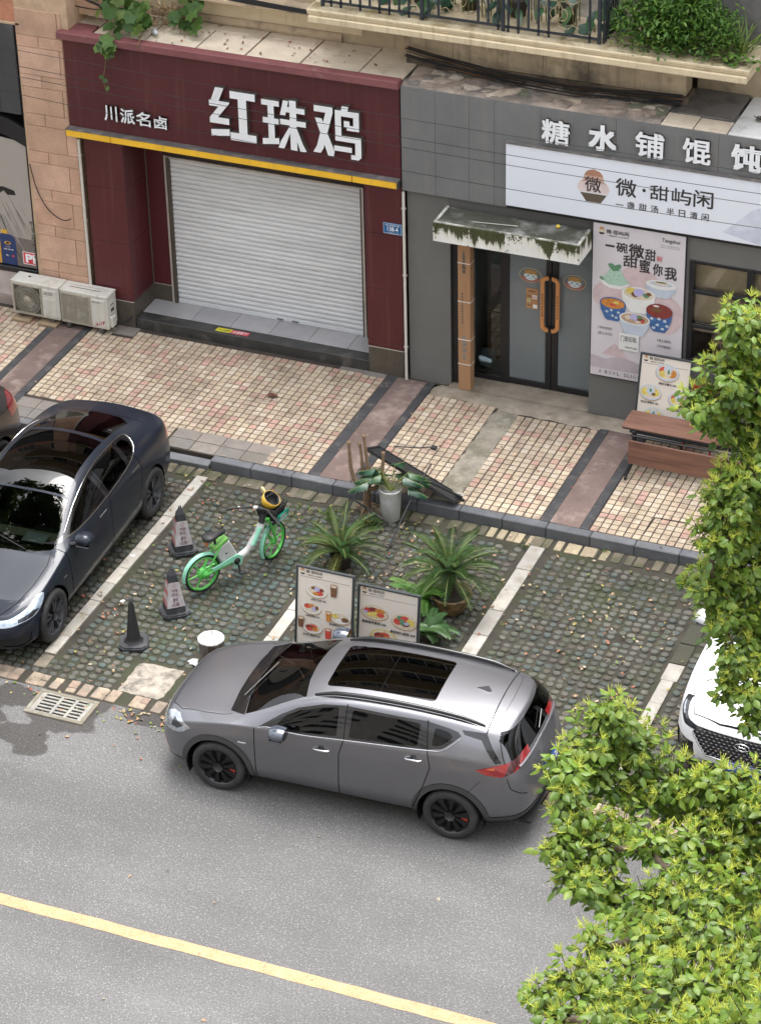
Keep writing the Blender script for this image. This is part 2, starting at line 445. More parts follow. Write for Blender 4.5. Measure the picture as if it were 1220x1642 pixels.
for j in range(40):
    y = -7.74+j*py
    if y > -3.2: break
    for i in range(150):
        x = -6.6+i*pxs + (.0 if j % 2 else .012)
        xx, yy = x+jit(.006), y+jit(.006)
        if bay_free(xx, yy) and not (random.random() < .012+.16*max(0, math.sin(xx*1.9+1)*math.sin(yy*2.3)-.72)):
            studs.append((px((xx, yy, .02))[2] + (500 if hidden_bay(xx, yy) else 0), xx, yy))
studs.sort()
smesh = {}
st = MB()
for k, (_, x, y) in enumerate(studs):
    sh = random.randrange(8)
    # greener studs round the bicycle, browner towards the right
    gx = math.exp(-((x-.1)**2/.9+(y+5.4)**2/2.2))
    ci = random.choice((1, 3, 3, 1, 0)) if random.random() < gx*1.1 else random.choice((0, 2, 4, 5, 0, 1))
    M = Matrix.Translation((x, y, random.choice((0, 0, .002, -.004, -.009))+jit(.003))) @ Matrix.Rotation(jit(.14), 4, 'Z') @ Matrix.Rotation(jit(.09), 4, 'X') @ Matrix.Rotation(jit(.09), 4, 'Y')
    if k < 300:
        if (sh, ci) not in smesh:
            b = MB(); b.add(*stud_shapes[sh], 0, True); smesh[sh, ci] = b.mesh('paver_stud', stud_m[ci])
        o = link('paver_stud', smesh[sh, ci], lot); o.matrix_local = M
    else:
        st.add(*stud_shapes[sh], ci, True, M)
tag(st.build('paver_studs', stud_m, lot), kind='stuff')

# ---- white marking slabs between the bays
slab_m = [mat('line_slab_%d' % i, c, rough=.85, coords='World', broad=(1.1, .2), var=.12, vs=8, fine=.3, fs=110, bump=.3, bs=120, stain=(.22, .20, .16), ss=4, sa=.42) for i, c in enumerate(((.38, .36, .325), (.43, .40, .35), (.33, .31, .28)))]
for li, (a, b, c, d) in enumerate(LINES):
    y = d; k = 0
    cuts = ([-3.12, -3.63, -4.16, -4.60, -4.99, -5.44, -5.80, -6.21, -6.52, -7.01, -7.40] if li == 0 else None)
    if not cuts:
        cuts = [d]
        while cuts[-1] > c+.2: cuts.append(cuts[-1]-random.choice((.48, .55, .6)))
    for y1, y0 in zip(cuts, cuts[1:]):
        MB().cbox(a+jit(.004), b+jit(.004), y0+.004, y1-.004, -.01, .028+jit(.003), .005).build('line_slab', random.choice(slab_m if li != 1 else slab_m[1:2]+slab_m[:1]), lot)
mossy = mat('mossy_slab', (.052, .048, .036), rough=.95, var=.3, vs=6, bump=.5, bs=40, stain=(.05, .05, .035), ss=3)
for y0, y1 in ((-5.32, -4.98), (-4.96, -4.55), (-4.53, -4.12)):
    MB().cbox(5.36, 5.56, y0, y1, -.01, .018, .005).build('line_slab', mossy if y0 > -5 else slab_m[2], lot)
MB().cbox(-1.69, -1.53, -7.68, -7.42, -.01, .02, .008).build('line_slab', mat('worn_slab', (.2, .17, .13), rough=.95, var=.3, vs=9, bump=.6, bs=50), lot)
# rough concrete patch near the drain
cp = MB(); 
nn = 9
hv = [[(-.535+.585*i/nn+jit(.012), -7.775+.645*j/nn+jit(.012), .030+jit(.008) if 0 < i < nn and 0 < j < nn else -.005) for i in range(nn+1)] for j in range(nn+1)]
cp.add([p for r in hv for p in r], [(j*(nn+1)+i, j*(nn+1)+i+1, (j+1)*(nn+1)+i+1, (j+1)*(nn+1)+i) for j in range(nn) for i in range(nn)])
cp.build('concrete_patch', mat('rough_concrete', (.34, .30, .25), rough=.95, var=.25, vs=5, bump=1, bs=40, stain=(.11, .10, .085), ss=7, sa=.45), lot)

# ---- brick edgings
brk_cols = [(.30, .235, .175), (.26, .21, .165), (.34, .27, .20), (.22, .175, .135), (.27, .20, .155)]
brk_m = [mat('edging_brick_%d' % i, c, rough=.9, coords='World', broad=(1.1, .2), var=.25, vs=12, bump=.5, bs=70, fine=.2, stain=(.10, .085, .06), ss=6, sa=.4) for i, c in enumerate(brk_cols)]
dbr_m = [mat('mossy_brick_%d' % i, c, rough=.95, coords='World', broad=(1.1, .2), var=.3, vs=10, bump=.5, bs=70, stain=(.06, .062, .03), ss=5, sa=.5) for i, c in enumerate(((.15, .125, .095), (.12, .105, .08), (.18, .15, .11), (.105, .095, .07)))]
pale_m = [mat('pale_edging_%d' % i, c, rough=.9, coords='World', broad=(1.1, .2), var=.2, vs=10, bump=.4, bs=70, stain=(.15, .14, .09), ss=5, sa=.42) for i, c in enumerate(((.36, .30, .20), (.31, .25, .17)))]
x = -5.2
while x < 7.6:
    w = random.uniform(.105, .15)
    yy = -8.02+jit(.008); M = Matrix.Translation((x+w/2, 0, 0)) @ Matrix.Rotation(jit(.05), 4, 'Z')
    if random.random() < .45:
        m_ = random.uniform(-.13, -.08)
        for (c, d) in ((yy, -8.02-m_-.004), (-8.02-m_+.004, -7.795+jit(.006))):
            MB().cbox(-w/2+.006, w/2-.006, c, d, -.03, .018+jit(.006), .006, 0, M).build('edging_brick', random.choice(brk_m), lot)
    else:
        MB().cbox(-w/2+.006, w/2-.006, yy, -7.795+jit(.006), -.03, .018+jit(.006), .006, 0, M).build('edging_brick', random.choice(brk_m), lot)
    x += w
x = -6.2
while x < 8.2:
    w = .105
    M = Matrix.Translation((x+w/2, 0, 0)) @ Matrix.Rotation(jit(.02), 4, 'Z')
    mm = random.choice(pale_m) if (2.3 < x < 3.9 and random.random() < .8) else random.choice(dbr_m)
    MB().cbox(-w/2+.005, w/2-.005, -3.155+jit(.006), -2.935, -.03, .014+jit(.004), .004, 0, M).build('edging_brick', mm, lot)
    x += w

# ---- pavement
grout_m = mat('pavement_grout', (.05, .04, .032), rough=.95, var=.3, vs=5)
pave = tag(MB().box(-16, 18, -2.77, .8, -.07, .135).build('pavement', grout_m), kind='structure')
tile_cols = [(.45, .36, .258), (.49, .40, .292), (.425, .34, .248), (.44, .335, .25), (.44, .28, .22), (.50, .42, .325), (.375, .30, .222)]
tile_m = [mat('pavement_tile_%d' % i, c, rough=.75, var=.10, vs=16, bump=.25, bs=80, fine=.08, fs=140, stain=(.25, .19, .135), ss=5, sa=.40, coords='World', broad=(.9, .22)) for i, c in enumerate(tile_cols)]
tile_w = [6, 6, 4, 4, 4, 4, 2.5]
T = .112; G = .0075
zones = [(-8, -5.345, -2.76, -.02), (-4.715, -.255, -2.76, .02), (.455, 1.455, -2.76, -.27), (1.80, 2.945, -2.76, -.34), (3.61, 9.5, -2.76, -.36)]
holes = [(-4.80, -4.02, -2.77, -2.25), (-2.36, -.87, -2.77, -2.28), (-4.42, -4.03, -.24, .05), (-.97, -.2, -.125, .1)]
tiles = []
for (x0, x1, y0, y1) in zones:
    nx = int((x1-x0)/T+.5); tw = (x1-x0)/nx
    ny = int((y1-y0)/T)
    for j in range(ny):
        for i in range(nx):
            cx = x0+tw*(i+.5); cy = y0+T*(j+.5)
            if any(a < cx < b and c < cy < d for a, b, c, d in holes): continue
            u, v, z = px((cx, cy, .15))
            vis = 0 < u < 1085 and 0 < v < 1642 and not (u < 275 and v > 640)
            tiles.append((z+(0 if vis else 500), cx, cy))
tiles.sort()
tb = MB(); tmesh = {}
for k, (_, cx, cy) in enumerate(tiles):
    ci = random.choices(range(7), tile_w)[0]
    h = .150+jit(.0012)
    if k < 300:
        if ci not in tmesh: tmesh[ci] = MB().cbox(-T/2+G, T/2-G, -T/2+G, T/2-G, -.016, 0, .003).mesh('tile', tile_m[ci])
        link('tile', tmesh[ci], pave, (cx, cy, h), (jit(.006), jit(.006), jit(.012)))
    else:
        M = Matrix.Translation((cx, cy, h)) @ Matrix.Rotation(jit(.012), 4, 'Z') @ Matrix.Rotation(jit(.006), 4, 'X')
        a = T/2-G; b = a-.003
        tb.add([(-a, -a, -.015), (a, -a, -.015), (a, a, -.015), (-a, a, -.015), (-a, -a, -.003), (a, -a, -.003), (a, a, -.003), (-a, a, -.003), (-b, -b, 0), (b, -b, 0), (b, b, 0), (-b, b, 0)],
               [(8, 9, 10, 11)]+[(i, (i+1) % 4, (i+1) % 4+4, i+4) for i in range(4)]+[(i+4, (i+1) % 4+4, (i+1) % 4+8, i+8) for i in range(4)], ci, False, M)
tag(tb.build('tiles', tile_m, pave), kind='stuff')
band_m = mat('dark_band', (.045, .045, .048), rough=.8, var=.2, vs=8, bump=.3, bs=80, stain=(.12, .11, .10), ss=5, sa=.40, coords='World')
mauve_m = mat('mauve_strip', (.165, .115, .10), rough=.85, var=.12, vs=3, bump=.3, bs=60, stain=(.30, .235, .20), ss=3.2, sa=.40, fine=.1, coords='World', broad=(.8, .25))
for (a, b, c, d, y0, y1) in ((-5.34, -5.23, -4.84, -4.72, -2.76, -.02), (-.25, -.10, .33, .45, -2.76, .02), (2.95, 3.08, 3.48, 3.60, -2.76, -.30)):
    for (p, q) in ((a, b), (c, d)):
        y = y0
        while y < y1-.02:
            yn = min(y+.6, y1)
            MB().cbox(p+.002, q-.002, y+.002, yn-.002, .10, .149+jit(.001), .002).build('band_stone', band_m, pave); y = yn
    y = y0
    while y < y1-.02:
        yn = min(y+.92, y1)
        MB().cbox(b+.002, c-.002, y+.001, yn-.001, .10, .1485+jit(.0008), .001).build('strip_slab', mauve_m, pave); y = yn
def rough_sheet(x0, x1, y0, y1, z, nx, ny, am, name, m, parent, edge=.03):
    b = MB(); V = []
    for j in range(ny+1):
        for i in range(nx+1):
            bd = i in (0, nx) or j in (0, ny)
            V.append((x0+(x1-x0)*i/nx+(jit(edge) if bd else 0), y0+(y1-y0)*j/ny+(jit(edge) if bd else 0), (z-.03) if bd else z+jit(am)))
    b.add(V, [(j*(nx+1)+i, j*(nx+1)+i+1, (j+1)*(nx+1)+i+1, (j+1)*(nx+1)+i) for j in range(ny) for i in range(nx)], 0, True)
    return b.build(name, m, parent)
conc_m = mat('patched_concrete', (.30, .27, .215), rough=.95, var=.25, vs=4, bump=.9, bs=30, fine=.15, stain=(.14, .125, .085), ss=2.4, sa=.48)
sill_m = mat('threshold_concrete', (.31, .265, .21), rough=.95, var=.22, vs=4, bump=.8, bs=35, stain=(.20, .16, .11), ss=3, sa=.42)
rough_sheet(1.445, 1.815, -2.78, -.34, .160, 5, 26, .003, 'concrete_strip', conc_m, pave, .018)
rough_sheet(.44, 2.0, -.30, .02, .165, 16, 5, .003, 'concrete_threshold', sill_m, pave, .03)
rough_sheet(1.5, 9, -.375, .0, .168, 60, 5, .003, 'concrete_threshold', sill_m, pave, .03)
MB().box(.66, 2.66, -.02, .36, .10, .172).build('door_sill', sill_m, pave)
gs_m = [mat('grey_slab_%d' % i, c, rough=.85, var=.15, vs=6, bump=.3, bs=60, stain=(.16, .135, .11), ss=3, sa=.4) for i, c in enumerate(((.21, .185, .165), (.18, .165, .15), (.235, .205, .18)))]
for (x0, x1, y0, y1, nx, ny) in ((-4.80, -4.04, -2.76, -2.26, 2, 2), (-2.35, -.88, -2.76, -2.28, 4, 2), (-4.42, -4.05, -.23, .02, 1, 1), (-.96, -.26, -.12, .02, 2, 1)):
    for i in range(nx):
        for j in range(ny):
            MB().cbox(x0+(x1-x0)*i/nx+.004, x0+(x1-x0)*(i+1)/nx-.004, y0+(y1-y0)*j/ny+.004, y0+(y1-y0)*(j+1)/ny-.004, .10, .150+jit(.002), .003).build('paving_slab', random.choice(gs_m), pave)
# broken tile corner with dark crack lines near the kerb on the right
crk = mat('crack', (.03, .027, .022), rough=1, var=.2)
c_ = MB(); 
for p, q in (((4.28, -2.62), (4.30, -2.2)), ((4.30, -2.2), (4.75, -2.18))):
    d = Vector((q[0]-p[0], q[1]-p[1], 0)).normalized(); nrm = Vector((-d.y, d.x, 0))*.009
    c_.add([(p[0]-nrm.x, p[1]-nrm.y, .1535), (q[0]-nrm.x, q[1]-nrm.y, .1535), (q[0]+nrm.x, q[1]+nrm.y, .1535), (p[0]+nrm.x, p[1]+nrm.y, .1535)], [(0, 1, 2, 3)])
c_.build('pavement_crack', crk, pave)
for (cx, cy, w, h) in ((4.36, -2.245, .06, .04), (.93, -2.0, .05, .05), (-1.55, -1.25, .09, .05), (-3.35, -1.98, .06, .05)):
    rough_sheet(cx-w, cx+w, cy-h, cy+h, .1545, 3, 3, .001, 'cement_patch', conc_m, pave, .012)

# ---- kerb
kerb_m = [mat('kerb_stone_%d' % i, c, rough=.75, coords='World', broad=(1.1, .2), var=.14, vs=5, bump=.3, bs=90, fine=.12, fs=120, stain=(.12, .12, .12), ss=3, sa=.36) for i, c in enumerate(((.125, .13, .142), (.11, .115, .125), (.145, .15, .158)))]
kerb = tag(MB().box(-16, 18, -2.90, -2.77, -.07, -.01).build('kerb', kerb_m[1]), kind='structure')
x = -1.60
while x < 8.6:
    MB().cbox(x+.003, x+.582, -2.905+jit(.004), -2.765, -.05, .152+jit(.002), .012).build('kerb_stone', random.choice(kerb_m), kerb, (0, 0, 0)); x += .585
x = -2.92
while x > -8: 
    MB().cbox(x-.582, x-.003, -2.905, -2.765, -.05, .15+jit(.002), .012).build('kerb_stone', random.choice(kerb_m), kerb); x -= .585
for x0, x1 in ((-2.90, -2.27), (-2.25, -1.62)):
    MB().cbox(x0, x1, -2.93, -2.765, -.05, .075, .01).build('kerb_stone', kerb_m[2], kerb)

# ---- storm drain grate
g_m = mat('grate_frame', (.33, .31, .26), rough=.9, var=.2, vs=8, bump=.5, bs=60, stain=(.16, .14, .1), ss=4)
dark_m = mat('pit_dark', (.008, .008, .008), rough=1, var=0)
gr = thing('drain_grate', 'rectangular slotted drain grate in the damp road edge below the dark saloon', 'drain', (-.98, -8.30, 0))
MB().box(-.34, .34, -.20, .20, .0045, .006).build('pit', dark_m, gr)
fr = MB()
for a in ((-.385, .385, -.235, -.185), (-.385, .385, .185, .235), (-.385, -.335, -.185, .185), (.335, .385, -.185, .185)): fr.cbox(*a, -.02, .022, .006)
fr.build('frame', g_m, gr)
br_m = mat('grate_bar', (.27, .26, .23), rough=.85, var=.2, vs=10, bump=.4)
for x0, x1 in ((-.334, -.27), (-.085, -.045), (.105, .145), (.285, .334)): MB().cbox(x0, x1, -.184, .184, .006, .018, .003).build('bar', br_m, gr)
for j in range(7):
    y = -.184+j*.0605
    for x0, x1 in ((-.269, -.086), (-.044, .104), (.146, .284)): MB().cbox(x0, x1, y-.012 if j else y, y+.018, .006, .0175, .003).build('bar', br_m, gr)
# ================================================================ the red shop front
red_m = mat('maroon_panel', (.088, .018, .021), rough=.42, var=.07, vs=1.5, spec=.45, fine=.03, drip=(.13, .055, .05), broad=(.6, .16))
redtop_m = mat('maroon_cap', (.20, .07, .075), rough=.55, var=.12, vs=4, stain=(.32, .22, .2), ss=3, sa=.34)
gran_m = mat('brown_granite', (.085, .072, .055), rough=.45, var=.14, vs=8, fine=.3, fs=160)
bgran_m = mat('black_granite', (.045, .045, .043), rough=.4, var=.2, vs=6, fine=.3, fs=150, stain=(.12, .11, .10), ss=3, sa=.36)
steel_m = mat('brushed_trim', (.55, .52, .47), rough=.4, metal=.4, var=.12, vs=6)
white_m = mat('white_acrylic', (.80, .82, .84), rough=.4, var=.03, vs=4)
dirt_m = mat('letter_side', (.075, .06, .05), rough=.7, var=.3, vs=9)
yel_m = mat('yellow_strip', (.86, .50, .03), rough=.5, var=.08, vs=3, drip=(.5, .33, .1))
flash_m = mat('grey_flashing', (.16, .15, .145), rough=.6, metal=.3, var=.2, vs=6, stain=(.3, .27, .24), ss=6, sa=.4)
ph_m = mat('pale_pipe', (.62, .59, .53), rough=.5, var=.1, vs=4, stain=(.4, .35, .28), ss=3, sa=.36)
beige_m = mat('roof_slab', (.66, .57, .45), rough=.9, var=.14, vs=2.2, bump=.5, bs=40, stain=(.36, .28, .20), ss=1.3, sa=.38, fine=.12)

shop = thing('red_shop', 'maroon shop front with closed white roller shutter under the large white characters', 'shop', (-2.5, 0, 0))
def part(mb, name, m, parent=None, off=(2.5, 0, 0)):
    """meshes are written in world metres; parts are stored relative to their thing's base"""
    parent = parent or shop
    o = mb.build(name, m, parent)
    o.location = tuple(-c for c in parent.location) if parent.parent is None else (0, 0, 0)
    return o
p_ = part
p_(MB().cbox(-4.92, -.003, 0, .62, 3.17, 4.495, .006), 'fascia', red_m)
cap = MB(); cap.cbox(-4.96, .018, -.10, .055, 4.495, 4.60, .006)
p_(cap, 'cornice', redtop_m)
p_(MB().cbox(-5.0, -4.50, .057, .30, 4.50, 4.598, .006), 'cornice', redtop_m)
for a, b in ((-4.92, -4.245), (-4.235, -.665), (-.655, -.02)):
    p_(MB().cbox(a, b, -.12, -.002, 3.08, 3.172, .004), 'yellow_strip', yel_m)
p_(MB().box(-4.93, -.004, -.125, .0, 3.176, 3.186), 'flashing', flash_m)
p_(MB().box(-.015, .005, -.122, .0, 3.075, 3.175), 'strip_cap', bgran_m)
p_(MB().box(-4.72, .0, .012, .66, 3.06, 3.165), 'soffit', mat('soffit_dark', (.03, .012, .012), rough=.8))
# pillars, panel by panel with recessed joints
lv = [.565, .648, 1.472, 2.312, 3.06]
for x0, x1, d in ((-4.72, -4.13, .655), (-.535, -.005, .655)):
    p_(MB().box(x0+.012, x1-.012, .012, d, .15, 3.06), 'pillar_core', dirt_m)
    for z0, z1 in zip(lv, lv[1:]):
        p_(MB().cbox(x0, x1, 0, d+.01, z0+.003, z1-.003, .003), 'wall_panel', red_m)
    p_(MB().cbox(x0+.004, x1-.004, .004, d+.004, .13, .558, .003), 'pillar_base', gran_m)
    p_(MB().cbox(x0, x1, -.004, .02, .556, .564, .002), 'trim_line', steel_m)
# back wall beside the shutter
for x0, x1 in ((-4.128, -3.835), (-.815, -.54)):
    p_(MB().cbox(x0, x1, .652, .70, .566, 3.06, .002), 'wall_panel', red_m)
    p_(MB().cbox(x0, x1, .65, .70, .29, .562, .002), 'wall_base', gran_m)
    p_(MB().box(x0, x1, .644, .66, .558, .567), 'trim_line', steel_m)
p_(MB().tube([(-4.125, .64, .3), (-4.125, .64, 3.05)], .012, 6), 'corner_trim', gran_m)
# step
p_(MB().cbox(-4.13, -.535, .03, .245, .10, .30, .006), 'step_edge', bgran_m)
p_(MB().box(-4.13, -.535, .2455, 1.2, .10, .292), 'step_base', grout_m)
stile = [mat('step_tile_%d' % i, c, rough=.35, var=.07, vs=3, stain=(.32, .31, .31), ss=2, sa=.4) for i, c in enumerate(((.42, .41, .42), (.385, .38, .39)))]
x = -4.128; k = 0
for x1 in (-3.36, -2.76, -2.16, -1.56, -.96, -.54):
    p_(MB().cbox(x+.003, x1-.003, .249, .72, .26, .302, .002), 'step_tile', stile[k % 2]); x = x1; k += 1
# shutter
fr_m = mat('shutter_frame', (.115, .098, .08), rough=.5, metal=.5, var=.15)
sf = p_(MB().box(-3.805, -3.755, .63, .70, .30, 2.60), 'shutter_frame', fr_m)
p_(MB().box(-3.832, -3.806, .622, .69, .30, 2.625), 'shutter_jamb', steel_m)
p_(MB().box(-.875, -.848, .63, .70, .30, 2.60), 'shutter_frame', fr_m)
p_(MB().box(-.847, -.82, .622, .69, .30, 2.625), 'shutter_jamb', steel_m)
p_(MB().box(-3.804, -.848, .635, .70, 2.582, 2.615), 'shutter_header', steel_m)
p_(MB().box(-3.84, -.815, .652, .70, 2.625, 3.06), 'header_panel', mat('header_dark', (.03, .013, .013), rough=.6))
sh_m = mat('shutter_slat', (.68, .695, .71), rough=.42, var=.04, vs=3, aniso=(1, 1, 5), stain=(.50, .49, .48), ss=1.4, sa=.3, coords='World', broad=(.5, .10))
shut = p_(MB().box(-3.76, -.87, .695, .705, .302, 2.60), 'roller_shutter', mat('shutter_back', (.2, .2, .2), rough=.6))
sp = [(.688, .000), (.676, .004), (.668, .018), (.665, .038), (.668, .058), (.678, .068), (.690, .0705)]
sm_ = MB(); sm_.add([(x, y, z) for x in (-3.757, -.873) for y, z in sp], [(i, i+7, i+8, i+1) for i in range(6)], 0, True)
slat_me = sm_.mesh('slat', sh_m)
for k in range(30):
    link('slat', slat_me, shut, (jit(.001), jit(.0012), .375+.0738*k))
bb = MB(); bb.cbox(-3.757, -.873, .660, .69, .304, .372, .005); bb.build('bottom_rail', sh_m, shut)
lk = mat('lock_plate', (.12, .11, .10), rough=.5, metal=.4)
for x in (-2.16, -1.93): MB().cbox(x-.05, x+.05, .652, .662, .318, .338, .003).build('lock_plate', lk, shut)
# roof of the canopy box
p_(MB().box(-5.0, .018, .06, 1.10, 4.40, 4.555), 'roof_deck', mat('roof_joint', (.07, .06, .05), rough=1))
for (x0, x1, y0, y1) in ((-4.49, -3.73, .06, .93), (-3.72, -2.97, .06, .93), (-2.96, -2.25, .06, .93), (-2.24, -1.46, .06, .93), (-1.45, -.62, .06, .93), (-.61, .012, .06, 1.05), (-5.0, -4.5, .305, .93)):
    p_(MB().cbox(x0+.006, x1-.006, y0+.004, y1, 4.50, 4.575+jit(.004), .006), 'roof_slab', beige_m)
for (x0, x1) in ((-3.03, -2.47), (-2.13, -1.50)):
    p_(MB().cbox(x0, x1, .73, .85, 4.57, 4.583, .004), 'loose_slab', beige_m)
pipe_m = mat('plaster_ledge', (.50, .39, .27), rough=.9, var=.2, vs=4, bump=.4, bs=40, stain=(.15, .12, .09), ss=2, sa=.4)
p_(MB().tube([(-4.6, 1.02, 4.62), (-1.2, .99, 4.62)], .085, 10), 'ledge_roll', pipe_m)

def sign_char(ch, x0, x1, z0, z1, y, depth, bold, parent, name='letter', m=None):
    b = MB(); text_fit(b, ch, x0, x1, z0, z1, y-depth*.5, 0, bold, depth)
    # front faces white, edges dirty
    for i, f in enumerate(b.f):
        p = [Vector(b.v[k]) for k in f]
        nn = (p[1]-p[0]).cross(p[2]-p[0])
        if nn.length and abs(nn.normalized().y) < .8: b.m[i] = 1
    o = b.build(name, [m or white_m, dirt_m], parent); o.location = tuple(-c for c in parent.location)
    return o
# heavy hand-cut strokes for the three big characters: polygons in a unit box
def strokes(polys, x0, x1, z0, z1, y, depth, parent):
    b = MB()
    for i, pl in enumerate(polys):
        pts = [(x0+(x1-x0)*u, z0+(z1-z0)*v) for u, v in pl]
        ar = sum(pts[i][0]*pts[(i+1) % len(pts)][1]-pts[(i+1) % len(pts)][0]*pts[i][1] for i in range(len(pts)))
        if ar < 0: pts = pts[::-1]
        n = len(pts); yf = y-depth-.0012*i; yb = y+.002*i
        b.add([(u, yf, v) for u, v in pts], [tuple(range(n))], 0)
        b.add([(u, yf, v) for u, v in pts]+[(u, yb, v) for u, v in pts], [(k, k+n, (k+1) % n+n, (k+1) % n) for k in range(n)], 1)
    o = b.build('letter', [white_m, dirt_m], parent); o.location = tuple(-c for c in parent.location)
    return o
B_ = .13
hong = [[(.15, 1), (.33, 1), (.17, .66), (.0, .66), (.0, .64)], [(.0, .74), (.27, .74), (.44, .74), (.44, .72), (.18, .42), (.42, .42), (.42, .30), (.0, .30), (.0, .40), (.20, .63), (.0, .63)], [(.02, .17), (.42, .22), (.42, .09), (.02, .04)],
        [(.46, .97), (1, .97), (1, .83), (.46, .83)], [(.63, .84), (.81, .84), (.81, .16), (.63, .16)], [(.44, .17), (1, .17), (1, .02), (.44, .02)]]
strokes(hong, -2.72, -2.04, 3.39, 4.14, -.0, .085, shop)
zhu = [[(.0, .96), (.40, .96), (.40, .85), (.0, .85)], [(.14, .86), (.28, .86), (.28, .15), (.14, .15)], [(.02, .60), (.38, .60), (.38, .49), (.02, .49)], [(.0, .16), (.38, .21), (.38, .09), (.0, .04)],
       [(.50, 1), (.62, 1), (.54, .70), (.42, .70)], [(.50, .88), (.98, .88), (.98, .77), (.50, .77)], [(.64, 1.02), (.79, 1.02), (.79, .0), (.64, .0)], [(.42, .62), (1, .62), (1, .51), (.42, .51)], [(.64, .50), (.66, .40), (.53, .10), (.49, .02), (.36, .02), (.42, .16)], [(.78, .50), (.92, .16), (1.0, .02), (.86, .0), (.76, .30)]]
strokes(zhu, -1.95, -1.31, 3.39, 4.10, -.0, .085, shop)
ji = [[(.0, .96), (.40, .96), (.40, .84), (.0, .84)], [(.25, .85), (.40, .85), (.18, .12), (.12, .03), (-.04, .03), (.04, .16)], [(.02, .72), (.16, .72), (.42, .10), (.40, .0), (.28, .0)],
      [(.60, 1.02), (.74, 1.02), (.72, .92), (.58, .92)], [(.45, .93), (.96, .93), (.96, .82), (.45, .82)], [(.45, .83), (.58, .83), (.58, .36), (.45, .36)], [(.84, .83), (.96, .83), (.96, .56), (.84, .56)], [(.64, .74), (.76, .74), (.76, .62), (.64, .62)], [(.70, .66), (.86, .66), (.86, .56), (.70, .56)],
      [(.45, .44), (1.0, .44), (1.0, .33), (.45, .33)], [(.87, .34), (1.0, .34), (1.0, .06), (.94, .0), (.78, .0), (.78, .09), (.87, .09)], [(.42, .23), (.80, .23), (.80, .13), (.42, .13)]]
strokes(ji, -1.19, -.52, 3.40, 4.13, -.0, .085, shop)
for ch, x0, x1, z0, z1 in (('川', -4.335, -4.145, 3.38, 3.60), ('派', -4.09, -3.88, 3.38, 3.59), ('名', -3.85, -3.64, 3.38, 3.58), ('卤', -3.58, -3.39, 3.38, 3.56)):
    sign_char(ch, x0, x1, z0, z1, 0, .05, .018, shop)
# pale downpipes either side
for x in (-4.79, .035):
    t = thing('drain_pipe', 'pale thin downpipe at the %s edge of the maroon shop front' % ('left' if x < -1 else 'right'), 'pipe', (x, -.02, .15), 0, 'downpipes beside the maroon shop')
    b = MB(); b.tube([(0, 0, 0), (0, 0, 2.86)], .021, 8); b.build('pipe_length', ph_m, t)
    b = MB()
    for z in (.5, 1.6, 2.6): b.box(-.03, .03, -.01, .025, z, z+.02)
    b.build('clip', steel_m, t)
# house number plate
blue_m = mat('plate_blue', (.012, .105, .27), rough=.35, var=.05)
wht_m = mat('print_white', (.78, .80, .82), rough=.5, var=.03)
blk_m = mat('print_black', (.02, .02, .022), rough=.6, var=.1)
pl = thing('house_number_plate', 'small blue house number plate 138-4 on the right maroon pillar', 'number plate', (-.135, 0, 2.425))
MB().cbox(-.138, .138, -.008, -.0005, -.083, .083, .003).build('plate', blue_m, pl)
b = MB()
for a in ((-.130, .130, .072, .076), (-.130, .130, -.076, -.072), (-.130, -.126, -.072, .072), (.126, .130, -.072, .072)): b.box(a[0], a[1], -.0095, -.0082, a[2], a[3])
text_fit(b, '桂山街商业街', -.10, .10, .038, .062, -.0095, 0, .01)
text_fit(b, '138-4', -.075, .08, -.036, .026, -.0095, 0, .015)
text_fit(b, '0 4 2 7 1 5', -.06, .085, -.064, -.052, -.0095, 0, .01)
b.build('lettering', wht_m, pl)
# stickers on the step edge
stk = thing('step_sticker', 'yellow and red warning sticker on the dark step edge', 'sticker', (-2.66, .14, .3005))
b = MB(); b.add([(-.26, -.055, 0), (-.04, -.055, 0), (-.01, .045, 0), (-.25, .045, 0)], [(0, 1, 2, 3)], 0); b.add([(-.04, -.055, 0), (.24, -.055, 0), (.25, .045, 0), (-.01, .045, 0)], [(0, 1, 2, 3)], 1)
text_fit(b, '小心台阶', -.23, -.04, -.035, .03, .0006, 2, .01, 0, axis='z')
text_fit(b, '注意脚下', .0, .22, -.035, .03, .0006, 3, .01, 0, axis='z')
b.build('sticker_sheet', [mat('sticker_yellow', (.72, .66, .03), rough=.5), mat('sticker_red', (.62, .08, .10), rough=.5), blk_m, wht_m], stk)

# ================================================================ the grey shop
grey_m = mat('grey_render', (.145, .143, .135), rough=.8, var=.10, vs=1.6, bump=.2, bs=60, stain=(.135, .134, .126), ss=.8, sa=.42, fine=.05)
gfas_m = mat('grey_fascia', (.155, .158, .158), rough=.7, var=.08, vs=1.2, bump=.15, bs=50, fine=.04, stain=(.19, .185, .175), ss=1.1, sa=.4, broad=(.8, .12), drip=(.22, .2, .17))
fram_m = mat('black_frame', (.014, .014, .016), rough=.35, var=.15, spec=.5)
gs = thing('grey_shop', 'grey dessert shop with glass doors and long white sign board', 'shop', (2.5, 0, 0))
def q_(mb, name, m, parent=None): return part(mb, name, m, gs)
xs = [.022, .50, .97, 1.32, 1.95, 2.96, 4.3, 5.9, 7.6, 9.2]
for a, b in zip(xs, xs[1:]): q_(MB().cbox(a+.0015, b-.0015, -.03, .58, 3.035, 4.525, .002), 'fascia_panel', gfas_m)
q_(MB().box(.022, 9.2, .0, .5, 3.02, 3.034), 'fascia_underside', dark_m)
q_(MB().box(.062, .665, .05, .6, .13, 3.02), 'wall_pier', grey_m)
q_(MB().box(.665, 2.66, .06, .6, 2.72, 3.02), 'lintel', grey_m)
